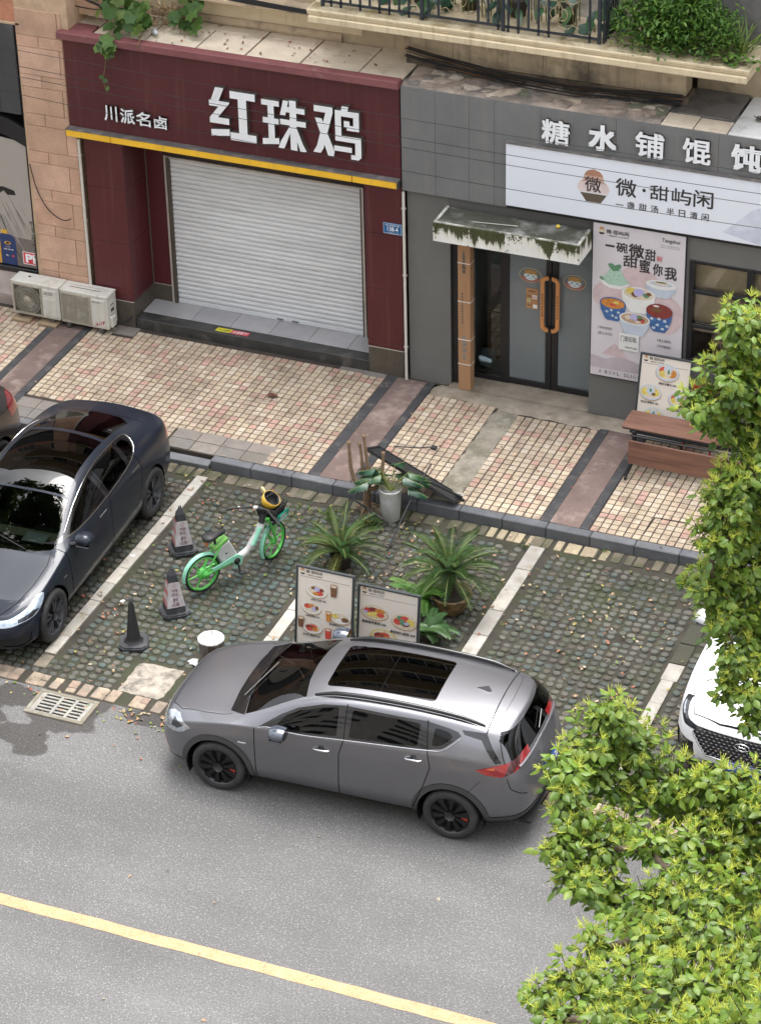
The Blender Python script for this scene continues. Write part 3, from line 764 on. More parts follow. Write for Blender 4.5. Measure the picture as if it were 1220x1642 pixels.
q_(MB().box(2.66, 3.985, .0, .6, .13, 3.02), 'wall_pier', grey_m)
q_(MB().box(3.985, 9.2, .0, .30, 2.70, 3.02), 'lintel', grey_m)
q_(MB().box(3.985, 9.2, .0, .30, .13, 1.205), 'wall_dado', grey_m)
q_(MB().box(5.6, 9.2, .0, .30, 1.206, 2.699), 'wall_pier', grey_m)
# door set
D = .335
q_(MB().box(.666, .79, .10, .40, .172, 2.72), 'door_reveal', fram_m)
for a in ((.80, .86, .20, 2.72), (1.275, 1.40, .172, 2.72), (1.925, 2.005, .19, 2.72), (2.012, 2.095, .19, 2.72), (2.60, 2.659, .19, 2.72)):
    q_(MB().cbox(a[0], a[1], D-.01, D+.05, a[2], a[3], .003), 'door_frame', fram_m)
for a in ((.861, 1.274, .172, .25), (1.401, 1.924, .185, .27), (2.096, 2.599, .185, .27), (.861, 1.274, 2.64, 2.72), (1.401, 1.924, 2.62, 2.72), (2.096, 2.599, 2.62, 2.72)):
    q_(MB().cbox(a[0], a[1], D-.008, D+.048, a[2], a[3], .003), 'door_rail', fram_m)
gl_m = film_glass('door_glass', (.31, .35, .37), .48, 1.75)
gl_d = glass('side_glass', (.8, .85, .85), 1.5, .85)
for a, m in (((.862, 1.273, .251, 2.639), gl_d), ((1.402, 1.923, .271, 2.619), gl_m), ((2.097, 2.598, .271, 2.619), gl_m)):
    q_(MB().box(a[0], a[1], D+.012, D+.020, a[2], a[3]), 'door_pane', m)
# copper loop handles with lettering
cop_m = mat('copper_handle', (.55, .245, .085), rough=.45, metal=.15, var=.1, vs=6)
for sx, xx in ((-1, 1.985), (1, 2.03)):
    pts = []
    x_in = xx; x_out = xx+sx*.085
    for t in range(9):
        a = math.pi/2*t/8; pts.append((x_in+sx*.085*math.sin(a), .265, 1.86+.07*math.cos(a)))
    for t in range(9):
        a = math.pi/2*t/8; pts.append((x_out-sx*.085*(1-math.cos(a)), .265, 1.21-.07*math.sin(a)))
    b = MB()
    n = len(pts); vs = []
    for i, p in enumerate(pts):
        q0 = Vector(pts[max(i-1, 0)]); q1 = Vector(pts[min(i+1, n-1)]); t = (q1-q0).normalized(); nr = Vector((t.z, 0, -t.x))*.026
        for dy in (-.016, .016):
            for s_ in (1, -1): vs.append((p[0]+nr.x*s_, p[1]+dy, p[2]+nr.z*s_))
    fs = []
    for i in range(n-1):
        o = i*4; w = o+4
        fs += [(o, o+1, w+1, w), (o+2, w+2, w+3, o+3), (o, w, w+2, o+2), (o+1, o+3, w+3, w+1)]
    fs += [(0, 2, 3, 1), (n*4-4, n*4-3, n*4-1, n*4-2)]
    b.add(vs, fs)
    for i, ch in enumerate('微甜屿闲4008'):
        text_fit(b, ch, x_out-.012, x_out+.012, 1.66-i*.045, 1.692-i*.045, .2485, 1, .02)
    add = q_(b, 'door_handle', [cop_m, blk_m])
    q_(MB().box(xx-.012, xx+.012, .265, D-.01, 1.905, 1.935), 'handle_bracket', fram_m)
    q_(MB().box(xx-.012, xx+.012, .265, D-.01, 1.14, 1.17), 'handle_bracket', fram_m)
# round face stickers and brown notice on the panes
stb = mat('sticker_tan', (.40, .22, .06), rough=.6); stw = mat('sticker_pale', (.55, .66, .70), rough=.6); stp = mat('sticker_red2', (.30, .10, .09), rough=.6, var=.2)
sto = mat('sticker_line', (.42, .36, .2), rough=.6)
for cx, cz, which in ((1.70, 1.885, 'left'), (2.32, 1.885, 'right')):
    o = thing('door_sticker', 'round bowl face sticker on the %s glass door leaf' % which, 'sticker', (cx, D+.006, cz), 0, 'face stickers on the glass doors')
    b = MB()
    b.poly([(.155*math.cos(t*math.pi/8), -.03+.085*math.sin(-t*math.pi/8)) for t in range(9)], .003, 3)
    for i in range(16):
        a0 = 2*math.pi*i/16; a1 = 2*math.pi*(i+1)/16
        b.add([(.165*math.cos(a0), .002, .11*math.sin(a0)), (.165*math.cos(a1), .002, .11*math.sin(a1)), (.155*math.cos(a1), .002, .10*math.sin(a1)), (.155*math.cos(a0), .002, .10*math.sin(a0))], [(0, 1, 2, 3)], 2)
    b.disc(0, .0, .095, .075, .0008, 20, 1)
    b.poly([(-.095, .0), (-.08, .07), (0, .085), (.08, .07), (.095, .0), (.04, .025), (0, .01), (-.04, .025)], .0002, 0)
    for sx in (-1, 1): b.disc(sx*.035, -.008, .011, .013, -.0004, 10, 4); b.disc(sx*.065, -.03, .013, .010, -.0004, 10, 3)
    b.add([(-.02, -.0004, -.04), (.02, -.0004, -.04), (.018, -.0004, -.046), (-.018, -.0004, -.046)], [(0, 1, 2, 3)], 4)
    b.build('sticker_print', [stb, stw, sto, stp, blk_m], o)
o = thing('door_notice', 'small brown opening-hours notice on the left glass door leaf', 'notice', (1.725, D+.004, 1.54))
b = MB(); b.box(-.085, .085, -.002, .0, -.155, .155, 0)
text_fit(b, '营业时间', -.045, .045, .095, .125, -.003, 1, .02); text_fit(b, '09:30', -.065, -.01, .02, .045, -.003, 1, .02); text_fit(b, '扫码点单', -.065, -.01, -.115, -.09, -.003, 1, .015)
b.box(.005, .07, -.0032, -.0022, .0, .055, 2); b.box(.015, .075, -.0032, -.0022, -.14, -.085, 2); b.box(-.07, -.015, -.0032, -.0022, -.06, .0, 3)
text_fit(b, '微甜', .012, .062, .012, .042, -.0042, 4, .02)
b.build('notice_sheet', [mat('kraft_notice', (.42, .22, .10), rough=.8), blk_m, wht_m, sto, mat('notice_red', (.5, .1, .07))], o)
# room behind the glass: floor tiles, pale walls, counter
rm = mat('room_wall', (.66, .67, .67), rough=.9, var=.1); rf = [mat('room_tile_%d' % i, c, rough=.3, var=.08) for i, c in enumerate(((.62, .67, .70), (.54, .59, .62)))]
q_(MB().box(.8, 9, 4.0, 4.1, .13, 3.0), 'room_wall', rm); q_(MB().box(.68, .79, .42, 4.0, .13, 3.0), 'room_wall', rm); q_(MB().box(.68, 9.2, .45, 4.1, 2.9, 3.0), 'room_ceiling', rm)
q_(MB().box(.68, 9.2, .40, 4.0, .10, .155), 'room_floor', grout_m)
for i in range(9):
    for j in range(10):
        if i < 7 or j < 5: q_(MB().box(.80+.36*i+.004, .80+.36*i+.356, .42+.30*j, .42+.30*j+.293, .15, .172), 'floor_tile', rf[(i+j) % 2])
q_(MB().cbox(1.0, 2.6, 3.0, 3.6, .17, 1.15, .02), 'counter', mat('counter_wood', (.25, .16, .09), rough=.5, var=.2, aniso=(1, 1, 8)))
cu = thing('blue_stool', 'pale blue boxy stool behind the dark side pane', 'stool', (.98, .60, .172))
b = MB(); b.cbox(-.11, .11, -.10, .10, .20, .42, .03, 0, Matrix.Rotation(.5, 4, 'X')@Matrix.Rotation(.2, 4, 'Y')); b.build('seat', mat('stool_blue', (.30, .40, .47), rough=.5), cu)
b = MB(); b.cbox(-.06, .06, -.05, .05, 0, .30, .01); b.build('base', fram_m, cu)
bx = thing('stacked_boxes', 'brown carton standing inside behind the dark side pane', 'carton', (1.03, 1.0, .172))
b = MB(); b.cbox(-.14, .14, -.14, .14, 0, .75, .01); b.build('lower_carton', mat('dim_carton', (.23, .15, .09), rough=.9), bx)
b = MB(); b.cbox(-.11, .10, -.11, .11, .752, 1.05, .01); b.build('upper_carton', mat('dim_carton2', (.30, .2, .13), rough=.9), bx)
# window to the right of the poster
W = .05
for a in ((3.988, 4.048, 1.207, 2.698), (4.752, 4.83, 1.207, 2.698), (5.52, 5.598, 1.207, 2.698)): q_(MB().cbox(a[0], a[1], .0+W-.07, W+.04, a[2], a[3], .004), 'window_frame', fram_m)
for z0, z1 in ((1.208, 1.255), (1.715, 1.77), (2.215, 2.27), (2.65, 2.697)):
    for a, b in ((4.049, 4.751), (4.831, 5.519)): q_(MB().cbox(a, b, W-.055, W+.035, z0, z1, .004), 'window_bar', fram_m)
gw_m = glass('window_glass', (.95, .93, .88), 1.5, .96)
for z0, z1 in ((1.256, 1.714), (1.771, 2.214), (2.271, 2.649)):
    for a, b in ((4.049, 4.751), (4.831, 5.519)): q_(MB().box(a, b, W, W+.008, z0, z1), 'window_pane', gw_m)
q_(MB().box(4.0, 5.6, .15, .17, 1.60, 2.69), 'room_partition', mat('partition', (.62, .56, .46), rough=.9, var=.1))
q_(MB().cbox(4.3, 5.5, .5, .95, .16, 1.35, .01), 'counter', mat('counter_dark', (.14, .11, .09), rough=.5, var=.2))
q_(MB().cbox(4.45, 4.75, .55, .85, 1.352, 1.52, .03), 'kitchen_box', fram_m)
# mossy concrete canopy over the door
can_m = mat('canopy_white', (.74, .73, .69), rough=.85, var=.08, vs=3, bump=.3, bs=40)
def canopy_mat():
    m = can_m; n = m.node_tree.nodes; l = m.node_tree.links; b = n['Principled BSDF']
    c = b.inputs['Base Color'].links[0].from_socket
    g = n.new('ShaderNodeTexCoord'); sx = n.new('ShaderNodeSeparateXYZ'); l.new(g.outputs['Object'], sx.inputs[0])
    # moss hangs down from the upper edge in ragged tongues whose length varies along the canopy
    mp = n.new('ShaderNodeMapping'); mp.inputs['Scale'].default_value = (4.2, 4.2, .35); l.new(g.outputs['Object'], mp.inputs['Vector'])
    nz = n.new('ShaderNodeTexNoise'); nz.inputs['Scale'].default_value = 1.6; nz.inputs['Detail'].default_value = 7; nz.inputs['Roughness'].default_value = .68; l.new(mp.outputs[0], nz.inputs['Vector'])
    h = n.new('ShaderNodeMapRange'); h.inputs['From Min'].default_value = 2.64; h.inputs['From Max'].default_value = 2.91; h.inputs['To Min'].default_value = -.62; h.inputs['To Max'].default_value = -.40
    h.clamp = False
    l.new(sx.outputs['Z'], h.inputs['Value'])
    ad = n.new('ShaderNodeMath'); ad.operation = 'ADD'; l.new(nz.outputs['Fac'], ad.inputs[0]); l.new(h.outputs[0], ad.inputs[1])
    r = n.new('ShaderNodeMapRange'); r.inputs['From Min'].default_value = 0; r.inputs['From Max'].default_value = .035; l.new(ad.outputs[0], r.inputs['Value'])
    r2 = n.new('ShaderNodeMapRange'); r2.inputs['From Min'].default_value = -.10; r2.inputs['From Max'].default_value = .0; r2.inputs['To Max'].default_value = .28; l.new(ad.outputs[0], r2.inputs['Value'])
    fz = n.new('ShaderNodeTexNoise'); fz.inputs['Scale'].default_value = 55; l.new(g.outputs['Object'], fz.inputs['Vector'])
    cr = n.new('ShaderNodeMixRGB'); cr.inputs[1].default_value = (.028, .03, .012, 1); cr.inputs[2].default_value = (.09, .095, .035, 1); l.new(fz.outputs['Fac'], cr.inputs[0])
    m1 = n.new('ShaderNodeMixRGB'); m1.inputs[2].default_value = (.40, .37, .20, 1); l.new(r2.outputs[0], m1.inputs[0]); l.new(c, m1.inputs[1])
    m2 = n.new('ShaderNodeMixRGB'); l.new(r.outputs[0], m2.inputs[0]); l.new(m1.outputs[0], m2.inputs[1]); l.new(cr.outputs[0], m2.inputs[2])
    l.new(m2.outputs[0], b.inputs['Base Color'])
canopy_mat()
b = MB(); b.box(.655, 2.668, -.53, -.035, 2.64, 2.905, 0)
o = part(b, 'canopy', can_m, gs)
top_m = mat('canopy_top', (.17, .17, .16), rough=.95, var=.35, vs=3, bump=.9, bs=25, stain=(.028, .03, .015), ss=2.4, sa=.56, fine=.2)
b = MB(); nx, ny = 24, 7
b.add([(.70+1.925*i/nx, -.495+.45*j/ny, 2.909+(random.random()*.016 if 0 < i < nx and 0 < j < ny else 0)) for j in range(ny+1) for i in range(nx+1)], [(j*(nx+1)+i, j*(nx+1)+i+1, (j+1)*(nx+1)+i+1, (j+1)*(nx+1)+i) for j in range(ny) for i in range(nx)], 0, True)
part(b, 'canopy_top', top_m, gs)
b = MB()
for a in ((.66, 2.663, -.527, -.498), (.66, .70, -.497, -.04), (2.626, 2.663, -.497, -.04)): b.box(a[0], a[1], a[2], a[3], 2.906, 2.922)
part(b, 'canopy_rim', mat('canopy_rim', (.45, .44, .40), rough=.9, var=.3, vs=7, stain=(.05, .055, .02), ss=5, sa=.5), gs)
ms = MB()
for k in range(1500):
    x = random.uniform(.66, 2.66); f = (math.sin(x*5.3)+math.sin(x*11.1+1)+math.sin(x*2.3+.4))/3
    if random.random() > .35+.6*f: continue
    edge = random.random() < .75
    if edge: p = Vector((x, -.532, 2.915-abs(random.gauss(0, .07+.06*max(0, f)))))
    else: p = Vector((x, random.uniform(-.5, -.1), 2.918))
    if p.z < 2.65: continue
    a = random.uniform(0, 6.28); s = random.uniform(.008, .02)
    ms.add([(p.x+s*math.cos(a), p.y-.004, p.z), (p.x-s*math.cos(a), p.y-.004, p.z+jit(.004)), (p.x+jit(.006), p.y-random.uniform(.004, .014), p.z-random.uniform(.008, .03))], [(0, 1, 2)])
tag(part(ms, 'moss', mat('moss', (.05, .055, .018), rough=1, var=.4, vs=30), gs), kind='stuff')
b = MB(); b.tube([(1.15, -.38, 2.93), (1.75, -.30, 2.93)], .006, 5)
tag(b.build('canopy_stick', mat('stick_pale', (.5, .48, .42), rough=.8)), 'pale thin stick lying on the mossy canopy over the door', 'stick')
b = MB(); b.lathe([(0, -.03), (.022, -.02), (.030, 0), (.024, .02), (0, .028)], 12, 0)
tag(b.build('yellow_fruit', mat('fruit', (.62, .45, .06), rough=.5, var=.2, vs=20), None, (2.25, -.16, 2.946)), 'small yellow fruit lying on the mossy canopy over the door', 'fruit')
# sign board
wsign_m = mat('sign_white', (.74, .77, .84), rough=.35, var=.015, vs=.5)
ink_m = mat('sign_ink', (.035, .032, .032), rough=.5)
b = MB(); b.cbox(1.505, 8.2, -.105, -.032, 3.10, 3.985, .006)
sb = part(b, 'sign_board', wsign_m, gs)
b = MB(); b.box(1.49, 8.2, -.12, -.0322, 3.988, 4.002); part(b, 'sign_flashing', flash_m, gs)
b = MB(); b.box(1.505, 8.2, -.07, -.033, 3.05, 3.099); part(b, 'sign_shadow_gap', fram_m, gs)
def logo(b, cx, cz, s, y, mi):
    """cloud shape over a bowl: mi = (top, lower, bowl, ink)"""
    def cloud(z0, z1):
        c = []
        for i in range(48):
            a = 2*math.pi*i/48
            r = max((math.cos(a-t)*d+math.sqrt(max(0, q*q-(math.sin(a-t)*d)**2)) if q*q > (math.sin(a-t)*d)**2 else 0) for t, d, q in ((math.pi/2, .20, .31), (math.pi*1.13, .27, .25), (-math.pi*.13, .27, .25), (-math.pi/2, .05, .30)))
            c.append((r*math.cos(a), .12+r*math.sin(a)))
        return c
    bands = 7
    cl = cloud(0, 0)
    zs_ = [p[1] for p in cl]; lo, hi = -.14, max(zs_)
    import bisect
    for k in range(bands):
        a, d = lo+(hi-lo)*k/bands, lo+(hi-lo)*(k+1)/bands
        def ext(z):
            X = []
            for (u0, v0), (u1, v1) in zip(cl, cl[1:]+cl[:1]):
                if (v0-z)*(v1-z) <= 0 and v0 != v1: X.append(u0+(u1-u0)*(z-v0)/(v1-v0))
            return (min(X), max(X)) if len(X) > 1 else None
        e0, e1 = ext(a+1e-4), ext(d-1e-4)
        em = ext((a+d)/2)
        if not e0 or not e1: continue
        b.poly([(cx+s*e0[0], cz+s*a), (cx+s*e0[1], cz+s*a), (cx+s*em[1], cz+s*(a+d)/2), (cx+s*e1[1], cz+s*d), (cx+s*e1[0], cz+s*d), (cx+s*em[0], cz+s*(a+d)/2)], y, mi[0] if k > 4 else (mi[1] if k > 2 else mi[4]))
    b.poly([(cx-.42*s, cz-.17*s), (cx+.42*s, cz-.17*s), (cx+.24*s, cz-.45*s), (cx-.22*s, cz-.45*s)], y, mi[2])
lm = [mat('logo_copper', (.40, .20, .13), rough=.5), mat('logo_peach', (.55, .36, .29), rough=.5), mat('logo_bowl', (.105, .08, .055), rough=.5), ink_m, mat('logo_pale', (.66, .55, .53), rough=.5)]
b = MB(); logo(b, 2.70, 3.54, .43, -.1065, (0, 1, 2, 3, 4)); part(b, 'logo', lm, gs)
b = MB()
text_fit(b, '微', 2.585, 2.80, 3.49, 3.70, -.108, 0, .010)
text_fit(b, '微', 3.00, 3.27, 3.50, 3.745, -.108, 0, .012)
b.disc(3.375, 3.625, .024, .024, -.108, 14)
for ch, x0, x1, z0, z1 in (('甜', 3.455, 3.70, 3.52, 3.72), ('屿', 3.745, 4.0, 3.51, 3.725), ('闲', 4.03, 4.285, 3.51, 3.745)): text_fit(b, ch, x0, x1, z0, z1, -.108, 0, .012)
for ch, c, w in zip('一盏甜汤半日清闲', (3.055, 3.205, 3.365, 3.52, 3.73, 3.885, 4.04, 4.19), (.10, .10, .10, .10, .10, .085, .10, .095)):
    z0, z1 = (3.365, 3.375) if ch == '一' else (3.335, 3.435)
    text_fit(b, ch, c-w/2, c+w/2, z0, z1, -.108, 0, .012)
part(b, 'lettering', ink_m, gs)
b = MB()
hill = [(4.42, 3.22), (4.55, 3.33), (4.68, 3.47), (4.80, 3.58), (4.95, 3.66), (5.15, 3.62), (5.4, 3.52), (5.8, 3.36), (6.2, 3.25), (6.3, 3.12), (5.0, 3.12), (4.75, 3.17)]
b.poly(hill, -.1062, 0)
b.poly([(4.42, 3.22), (4.75, 3.30), (5.1, 3.42), (5.6, 3.3), (6.0, 3.16), (6.0, 3.12), (4.9, 3.12)], -.1066, 1)
part(b, 'hill_print', [mat('hill_pale', (.60, .63, .72), rough=.4), mat('hill_mid', (.54, .57, .67), rough=.4)], gs)
for ch, x0, x1, z0, z1 in (('糖', 1.985, 2.35, 4.07, 4.39), ('水', 2.62, 2.97, 4.08, 4.41), ('铺', 3.235, 3.60, 4.08, 4.41), ('馄', 3.855, 4.21, 4.095, 4.42), ('饨', 4.49, 4.855, 4.10, 4.43)):
    sign_char(ch, x0, x1, z0, z1, -.03, .045, .022 if ch in '糖铺馄' else .04, gs)
# roof above the grey fascia: peeling membrane
mem_m = mat('roof_membrane', (.40, .33, .27), rough=.9, var=.25, vs=2.5, bump=1, bs=6, stain=(.17, .15, .135), ss=1.9, sa=.47, fine=.15)
b = MB(); nx, ny = 70, 12
b.add([(.03+3.5*i/nx, -.02+.70*j/ny, 4.528+random.random()*.022+.02*max(0, math.sin(i*.37+1.3*math.sin(j*.8+i*.11))) if 0 < j < ny else 4.527) for j in range(ny+1) for i in range(nx+1)], [(j*(nx+1)+i, j*(nx+1)+i+1, (j+1)*(nx+1)+i+1, (j+1)*(nx+1)+i) for j in range(ny) for i in range(nx)], 0, True)
part(b, 'roof_membrane', mem_m, gs)
pm_ = [mat('membrane_patch_%d' % i, c, rough=.9, var=.25, vs=6, bump=.8, bs=14, stain=(.16, .135, .115), ss=5, sa=.42) for i, c in enumerate(((.50, .42, .34), (.33, .265, .22), (.22, .20, .18), (.56, .49, .41), (.17, .18, .13)))]
rq = random.Random(17)
for k in range(44):
    cx = rq.uniform(.12, 3.45); cy = rq.uniform(.04, .58); w = rq.uniform(.08, .24); n = rq.randint(6, 9); sk = rq.uniform(-.4, .9); b = MB(); P = []
    for i in range(n):
        a = 2*math.pi*i/n; q = w*rq.uniform(.55, 1.15); u = q*math.cos(a); v = q*math.sin(a)*.75; P.append((min(3.53, max(.03, cx+u+sk*v)), min(.62, max(-.015, cy+v)), 4.556+rq.uniform(0, .016)))
    z_ = sum(p[2] for p in P)/n; b.add(P+[(cx, cy, z_+.014)]+[(p[0], p[1], 4.53) for p in P], [(i, (i+1) % n, n) for i in range(n)]+[(i, n+1+i, n+1+(i+1) % n, (i+1) % n) for i in range(n)], 0, False)
    part(b, 'membrane_patch', pm_[rq.choice((0, 0, 1, 1, 2, 3, 3, 4))], gs)
for (x0, x1, y0, y1, m) in ((3.54, 3.96, -.02, .34, beige_m), (3.97, 4.40, -.02, .31, beige_m), (4.41, 5.3, -.02, 1.15, mat('roof_white', (.66, .66, .65), rough=.8, var=.1, stain=(.3, .28, .25), ss=3, sa=.36)), (5.31, 6.5, -.02, 1.15, beige_m)):
    part(MB().cbox(x0, x1-.006, y0, y1, 4.45, 4.545, .005), 'roof_slab', m, gs)
part(MB().cbox(3.62, 4.37, .33, 1.14, 4.50, 4.562, .006), 'roof_hatch', mat('hatch_dark', (.085, .083, .08), rough=.6, var=.3, vs=2, stain=(.17, .16, .15), ss=2), gs)
b = MB()
for k in range(26):
    a = random.uniform(0, 6.28); r = random.uniform(.02, .12); b.tube([(4.72+jit(.1), .45+jit(.06), 4.56+random.random()*.03), (4.72+r*math.cos(a), .45+r*math.sin(a), 4.57+random.random()*.05)], .005, 4)
tag(b.build('dry_twigs', mat('twig', (.05, .038, .025), rough=1)), 'small heap of dry twigs on the white roof sheet above the grey sign', 'twigs')
# ================================================================ tan stone pier at the left
tan_m = [mat('tan_stone_%d' % i, c, rough=.85, var=.16, vs=3, bump=.5, bs=60, fine=.2, fs=60, stain=s, ss=2.2, sa=.38) for i, (c, s) in enumerate((((.55, .345, .245), (.46, .29, .2)), ((.51, .325, .23), (.43, .28, .19)), ((.57, .37, .27), (.47, .31, .22)), ((.49, .315, .22), (.41, .28, .19))))]
mortar_m = mat('pale_mortar', (.50, .36, .24), rough=.95, var=.15)
tanb = thing('stone_pier', 'tan stone block pier between the motor oil billboard and the maroon shop', 'building', (-5.2, 0, 0))
part(MB().box(-5.64, -4.83, .016, .6, .13, 6.2), 'core', mortar_m, tanb)
zs = [.15, .43, .66, .84, 1.00, 1.40, 1.57, 1.95, 2.13, 2.53, 2.71, 3.10, 3.28, 3.68, 3.86, 4.27, 4.44, 4.82, 5.0, 5.4, 5.58, 5.98, 6.16]
for i, (z0, z1) in enumerate(zip(zs, zs[1:])):
    jx = -5.30 if z1-z0 < .25 else -4.99
    right = -4.36 if z0 > 4.6 else (-4.927 if z0 > 3.0 else -4.825)
    xl = -5.58 - .06*min(1, max(0, (z0-.8)/3.6))
    for a, c in ((xl, jx), (jx, right)):
        part(MB().cbox(a+.004, c-.004, .0 if z0 < 4.6 else .31, .05 if z0 < 4.6 else .36, z0+.004, z1-.004, .004), 'stone_block', random.choice(tan_m), tanb)
part(MB().box(-5.64, -4.36, .365, .6, 4.7, 6.2), 'core', mortar_m, tanb)
part(MB().cbox(-5.56, -4.90, .055, .30, 4.605, 4.64, .004), 'ledge', beige_m, tanb)
# thin cable loop on the pier
def cable(name, pts, r, m, label, group=None, n=5):
    b = MB(); b.tube(smooth_poly(pts, 8, False), r, n)
    return tag(b.build(name, m), label, 'cable', group)
cab_m = mat('cable_black', (.012, .012, .013), rough=.6, var=.2)
cable('hanging_cable', [(-5.60, -.02, 2.5), (-5.53, -.022, 2.15), (-5.40, -.022, 1.87), (-5.25, -.022, 1.74), (-5.12, -.02, 1.70), (-5.02, -.012, 1.74)], .007, cab_m, 'thin black cable drooping down the tan stone pier')
cable('hanging_cable', [(-5.55, .28, 5.2), (-5.2, .27, 4.95), (-4.9, .27, 4.86), (-4.5, .27, 4.84), (-4.37, .29, 4.9)], .008, cab_m, 'slack thin black cable across the top of the tan pier')
cable('hanging_cable', [(-5.0, .26, 5.2), (-4.75, .25, 5.02), (-4.5, .25, 4.93), (-4.38, .26, 4.92), (-4.36, .27, 5.3)], .018, cab_m, 'thick black cable loop at the top of the tan pier')
# ---------------- billboard of the motor oil shop
bb_ = thing('oil_billboard', 'tall grey motor oil poster with blue and yellow bottles in a black frame', 'billboard', (-6.6, .05, 0))
panel_m = mat('header_grey', (.055, .056, .058), rough=.5, var=.12, vs=2, stain=(.085, .085, .09), ss=2, sa=.4)
bmat = [mat('poster_grey', (.36, .33, .295), rough=.55, var=.05, vs=1), mat('poster_mid', (.155, .132, .122), rough=.55), mat('poster_dark', (.012, .012, .013), rough=.55, var=.1), mat('bottle_blue', (.018, .04, .135), rough=.4), mat('bottle_yellow', (.62, .36, .04), rough=.4), mat('logo_red', (.62, .05, .07), rough=.4), wht_m, mat('poster_pale', (.40, .37, .335), rough=.5), mat('bottle_tan', (.50, .22, .13), rough=.5), mat('poster_streak', (.21, .185, .165), rough=.55)]
def bp(mb, name, m): return part(mb, name, m, bb_)
bp(MB().cbox(-8.6, -5.675, .0, .30, 3.22, 4.56, .01), 'header_box', panel_m)
for x in (-5.98, -7.2): bp(MB().box(x-.003, x+.003, -.003, .0, 3.24, 4.54), 'panel_joint', fram_m)
bp(MB().box(-8.6, -5.98, -.003, -.0002, 3.80, 3.805), 'panel_joint', fram_m)
bp(MB().cbox(-5.672, -5.645, .04, .28, .70, 4.58, .004), 'side_strip', fram_m)
bp(MB().box(-8.6, -5.60, .30, .5, .15, 5.0), 'backing', fram_m)
bp(MB().cbox(-8.6, -5.58, .02, .30, 4.60, 4.95, .01), 'brick_band', mat('orange_band', (.50, .22, .13), rough=.9, var=.2, bump=.4))
bp(MB().cbox(-8.6, -5.57, .0, .30, 4.562, 4.60, .006), 'band_ledge', mortar_m)
b = MB()
# arched dark top of the poster frame
arch = [(-8.6, 2.95)]+[(-6.45+.75*math.sin(t*math.pi/2/10)*1.0, 2.98+.22*math.cos(t*math.pi/2/10)) for t in range(-10, 11)]+[(-5.675, 2.72), (-5.675, 2.45), (-6.9, 2.85), (-8.6, 3.0)]
b.prism([(-8.6, 2.98), (-6.3, 2.93), (-5.95, 2.85), (-5.655, 2.72), (-5.655, 3.0), (-5.9, 3.12), (-6.3, 3.19), (-8.6, 3.2)], .03, .08, 'y')
bp(b, 'dark_header', bmat[2])
b = MB()
b.add([(-8.6, .045, .80), (-5.68, .045, .80), (-5.68, .045, 2.78), (-8.6, .045, 3.06)], [(0, 1, 2, 3)], 0)
b.add([(-8.6, .0445, .80), (-5.68, .0445, .80), (-5.68, .0445, 1.25), (-8.6, .0445, 1.35)], [(0, 1, 2, 3)], 1)
rr = random.Random(3)
for k in range(170):     # speed streaks fanning from the upper left of the print
    x = rr.uniform(-6.9, -5.72); z = rr.uniform(.85, 2.1); L = rr.uniform(.2, .7)
    dx, dz = (x+6.7)*.55+.06, -.9
    q = math.hypot(dx, dz); dx /= q; dz /= q; w = rr.uniform(.003, .010)
    p1 = (x+dx*L, z+dz*L)
    if p1[0] > -5.69 or p1[1] < .82 or x > -5.7: continue
    w *= .7
    b.add([(x-w, .0438, z), (x+w, .0438, z), (p1[0]+w*1.3, .0438, p1[1]), (p1[0]-w*1.3, .0438, p1[1])], [(0, 3, 2, 1)], rr.choice((0, 7, 9, 9)))
# dark blurred shape of a vehicle part at the left
b.poly([(-8.6, 2.2), (-6.35, 2.10), (-6.18, 2.03), (-6.10, 2.04), (-5.93, 2.0), (-5.91, 1.93), (-6.05, 1.92), (-6.10, 1.98), (-6.2, 1.90), (-8.6, 1.88)], .0434, 2)
def bottle(cx, z0, w, h, body, capc, mi_lbl):
    b.poly([(cx-w/2, z0), (cx+w/2, z0), (cx+w/2, z0+h*.70), (cx+w*.42, z0+h*.82), (cx+w*.25, z0+h*.88), (cx-w*.40, z0+h*.88), (cx-w/2, z0+h*.84)], .0430, body)
    b.poly([(cx-w*.38, z0+h*.885), (cx+w*.02, z0+h*.885), (cx+w*.02, z0+h), (cx-w*.38, z0+h)], .0428, capc)
    b.disc(cx-.03*w, z0+h*.62, w*.20, h*.05, .0425, 14, 4); b.disc(cx-.03*w, z0+h*.62, w*.13, h*.034, .0422, 14, 2)
    text_fit(b, 'SAE 5W-40', cx-w*.3, cx+w*.3, z0+h*.42, z0+h*.455, .0424, 6, .02); text_fit(b, 'API', cx-w*.2, cx+w*.1, z0+h*.49, z0+h*.52, .0424, 7, .02)
    text_fit(b, '4L', cx-w*.2, cx-w*.02, z0+h*.24, z0+h*.28, .0424, 6, .02); b.disc(cx+w*.25, z0+h*.26, w*.08, h*.03, .0424, 12, 5)
bottle(-6.36, .80, .24, .48, 4, 3, 6)
b.poly([(-6.44, .80), (-6.27, .80), (-6.27, 1.0), (-6.44, 1.0)], .0424, 8)
bottle(-6.56, .80, .26, .44, 3, 3, 6); bottle(-6.115, .80, .255, .55, 3, 4, 6)
b.poly([(-5.89, .85), (-5.69, .85), (-5.69, 1.05), (-5.89, 1.05)], .0424, 6); b.poly([(-5.88, .86), (-5.688, .86), (-5.688, 1.04), (-5.88, 1.04)], .0420, 5)
text_fit(b, 'PI', -5.84, -5.70, .89, 1.01, .0414, 6, .05)
bp(b, 'poster_print', bmat)
bp(MB().cbox(-8.6, -5.655, -.0, .30, .70, .785, .008), 'bottom_rail', fram_m)
mar_m = mat('pale_marble', (.48, .43, .42), rough=.5, var=.14, vs=5, fine=.12, fs=90, stain=(.40, .32, .26), ss=3, sa=.4)
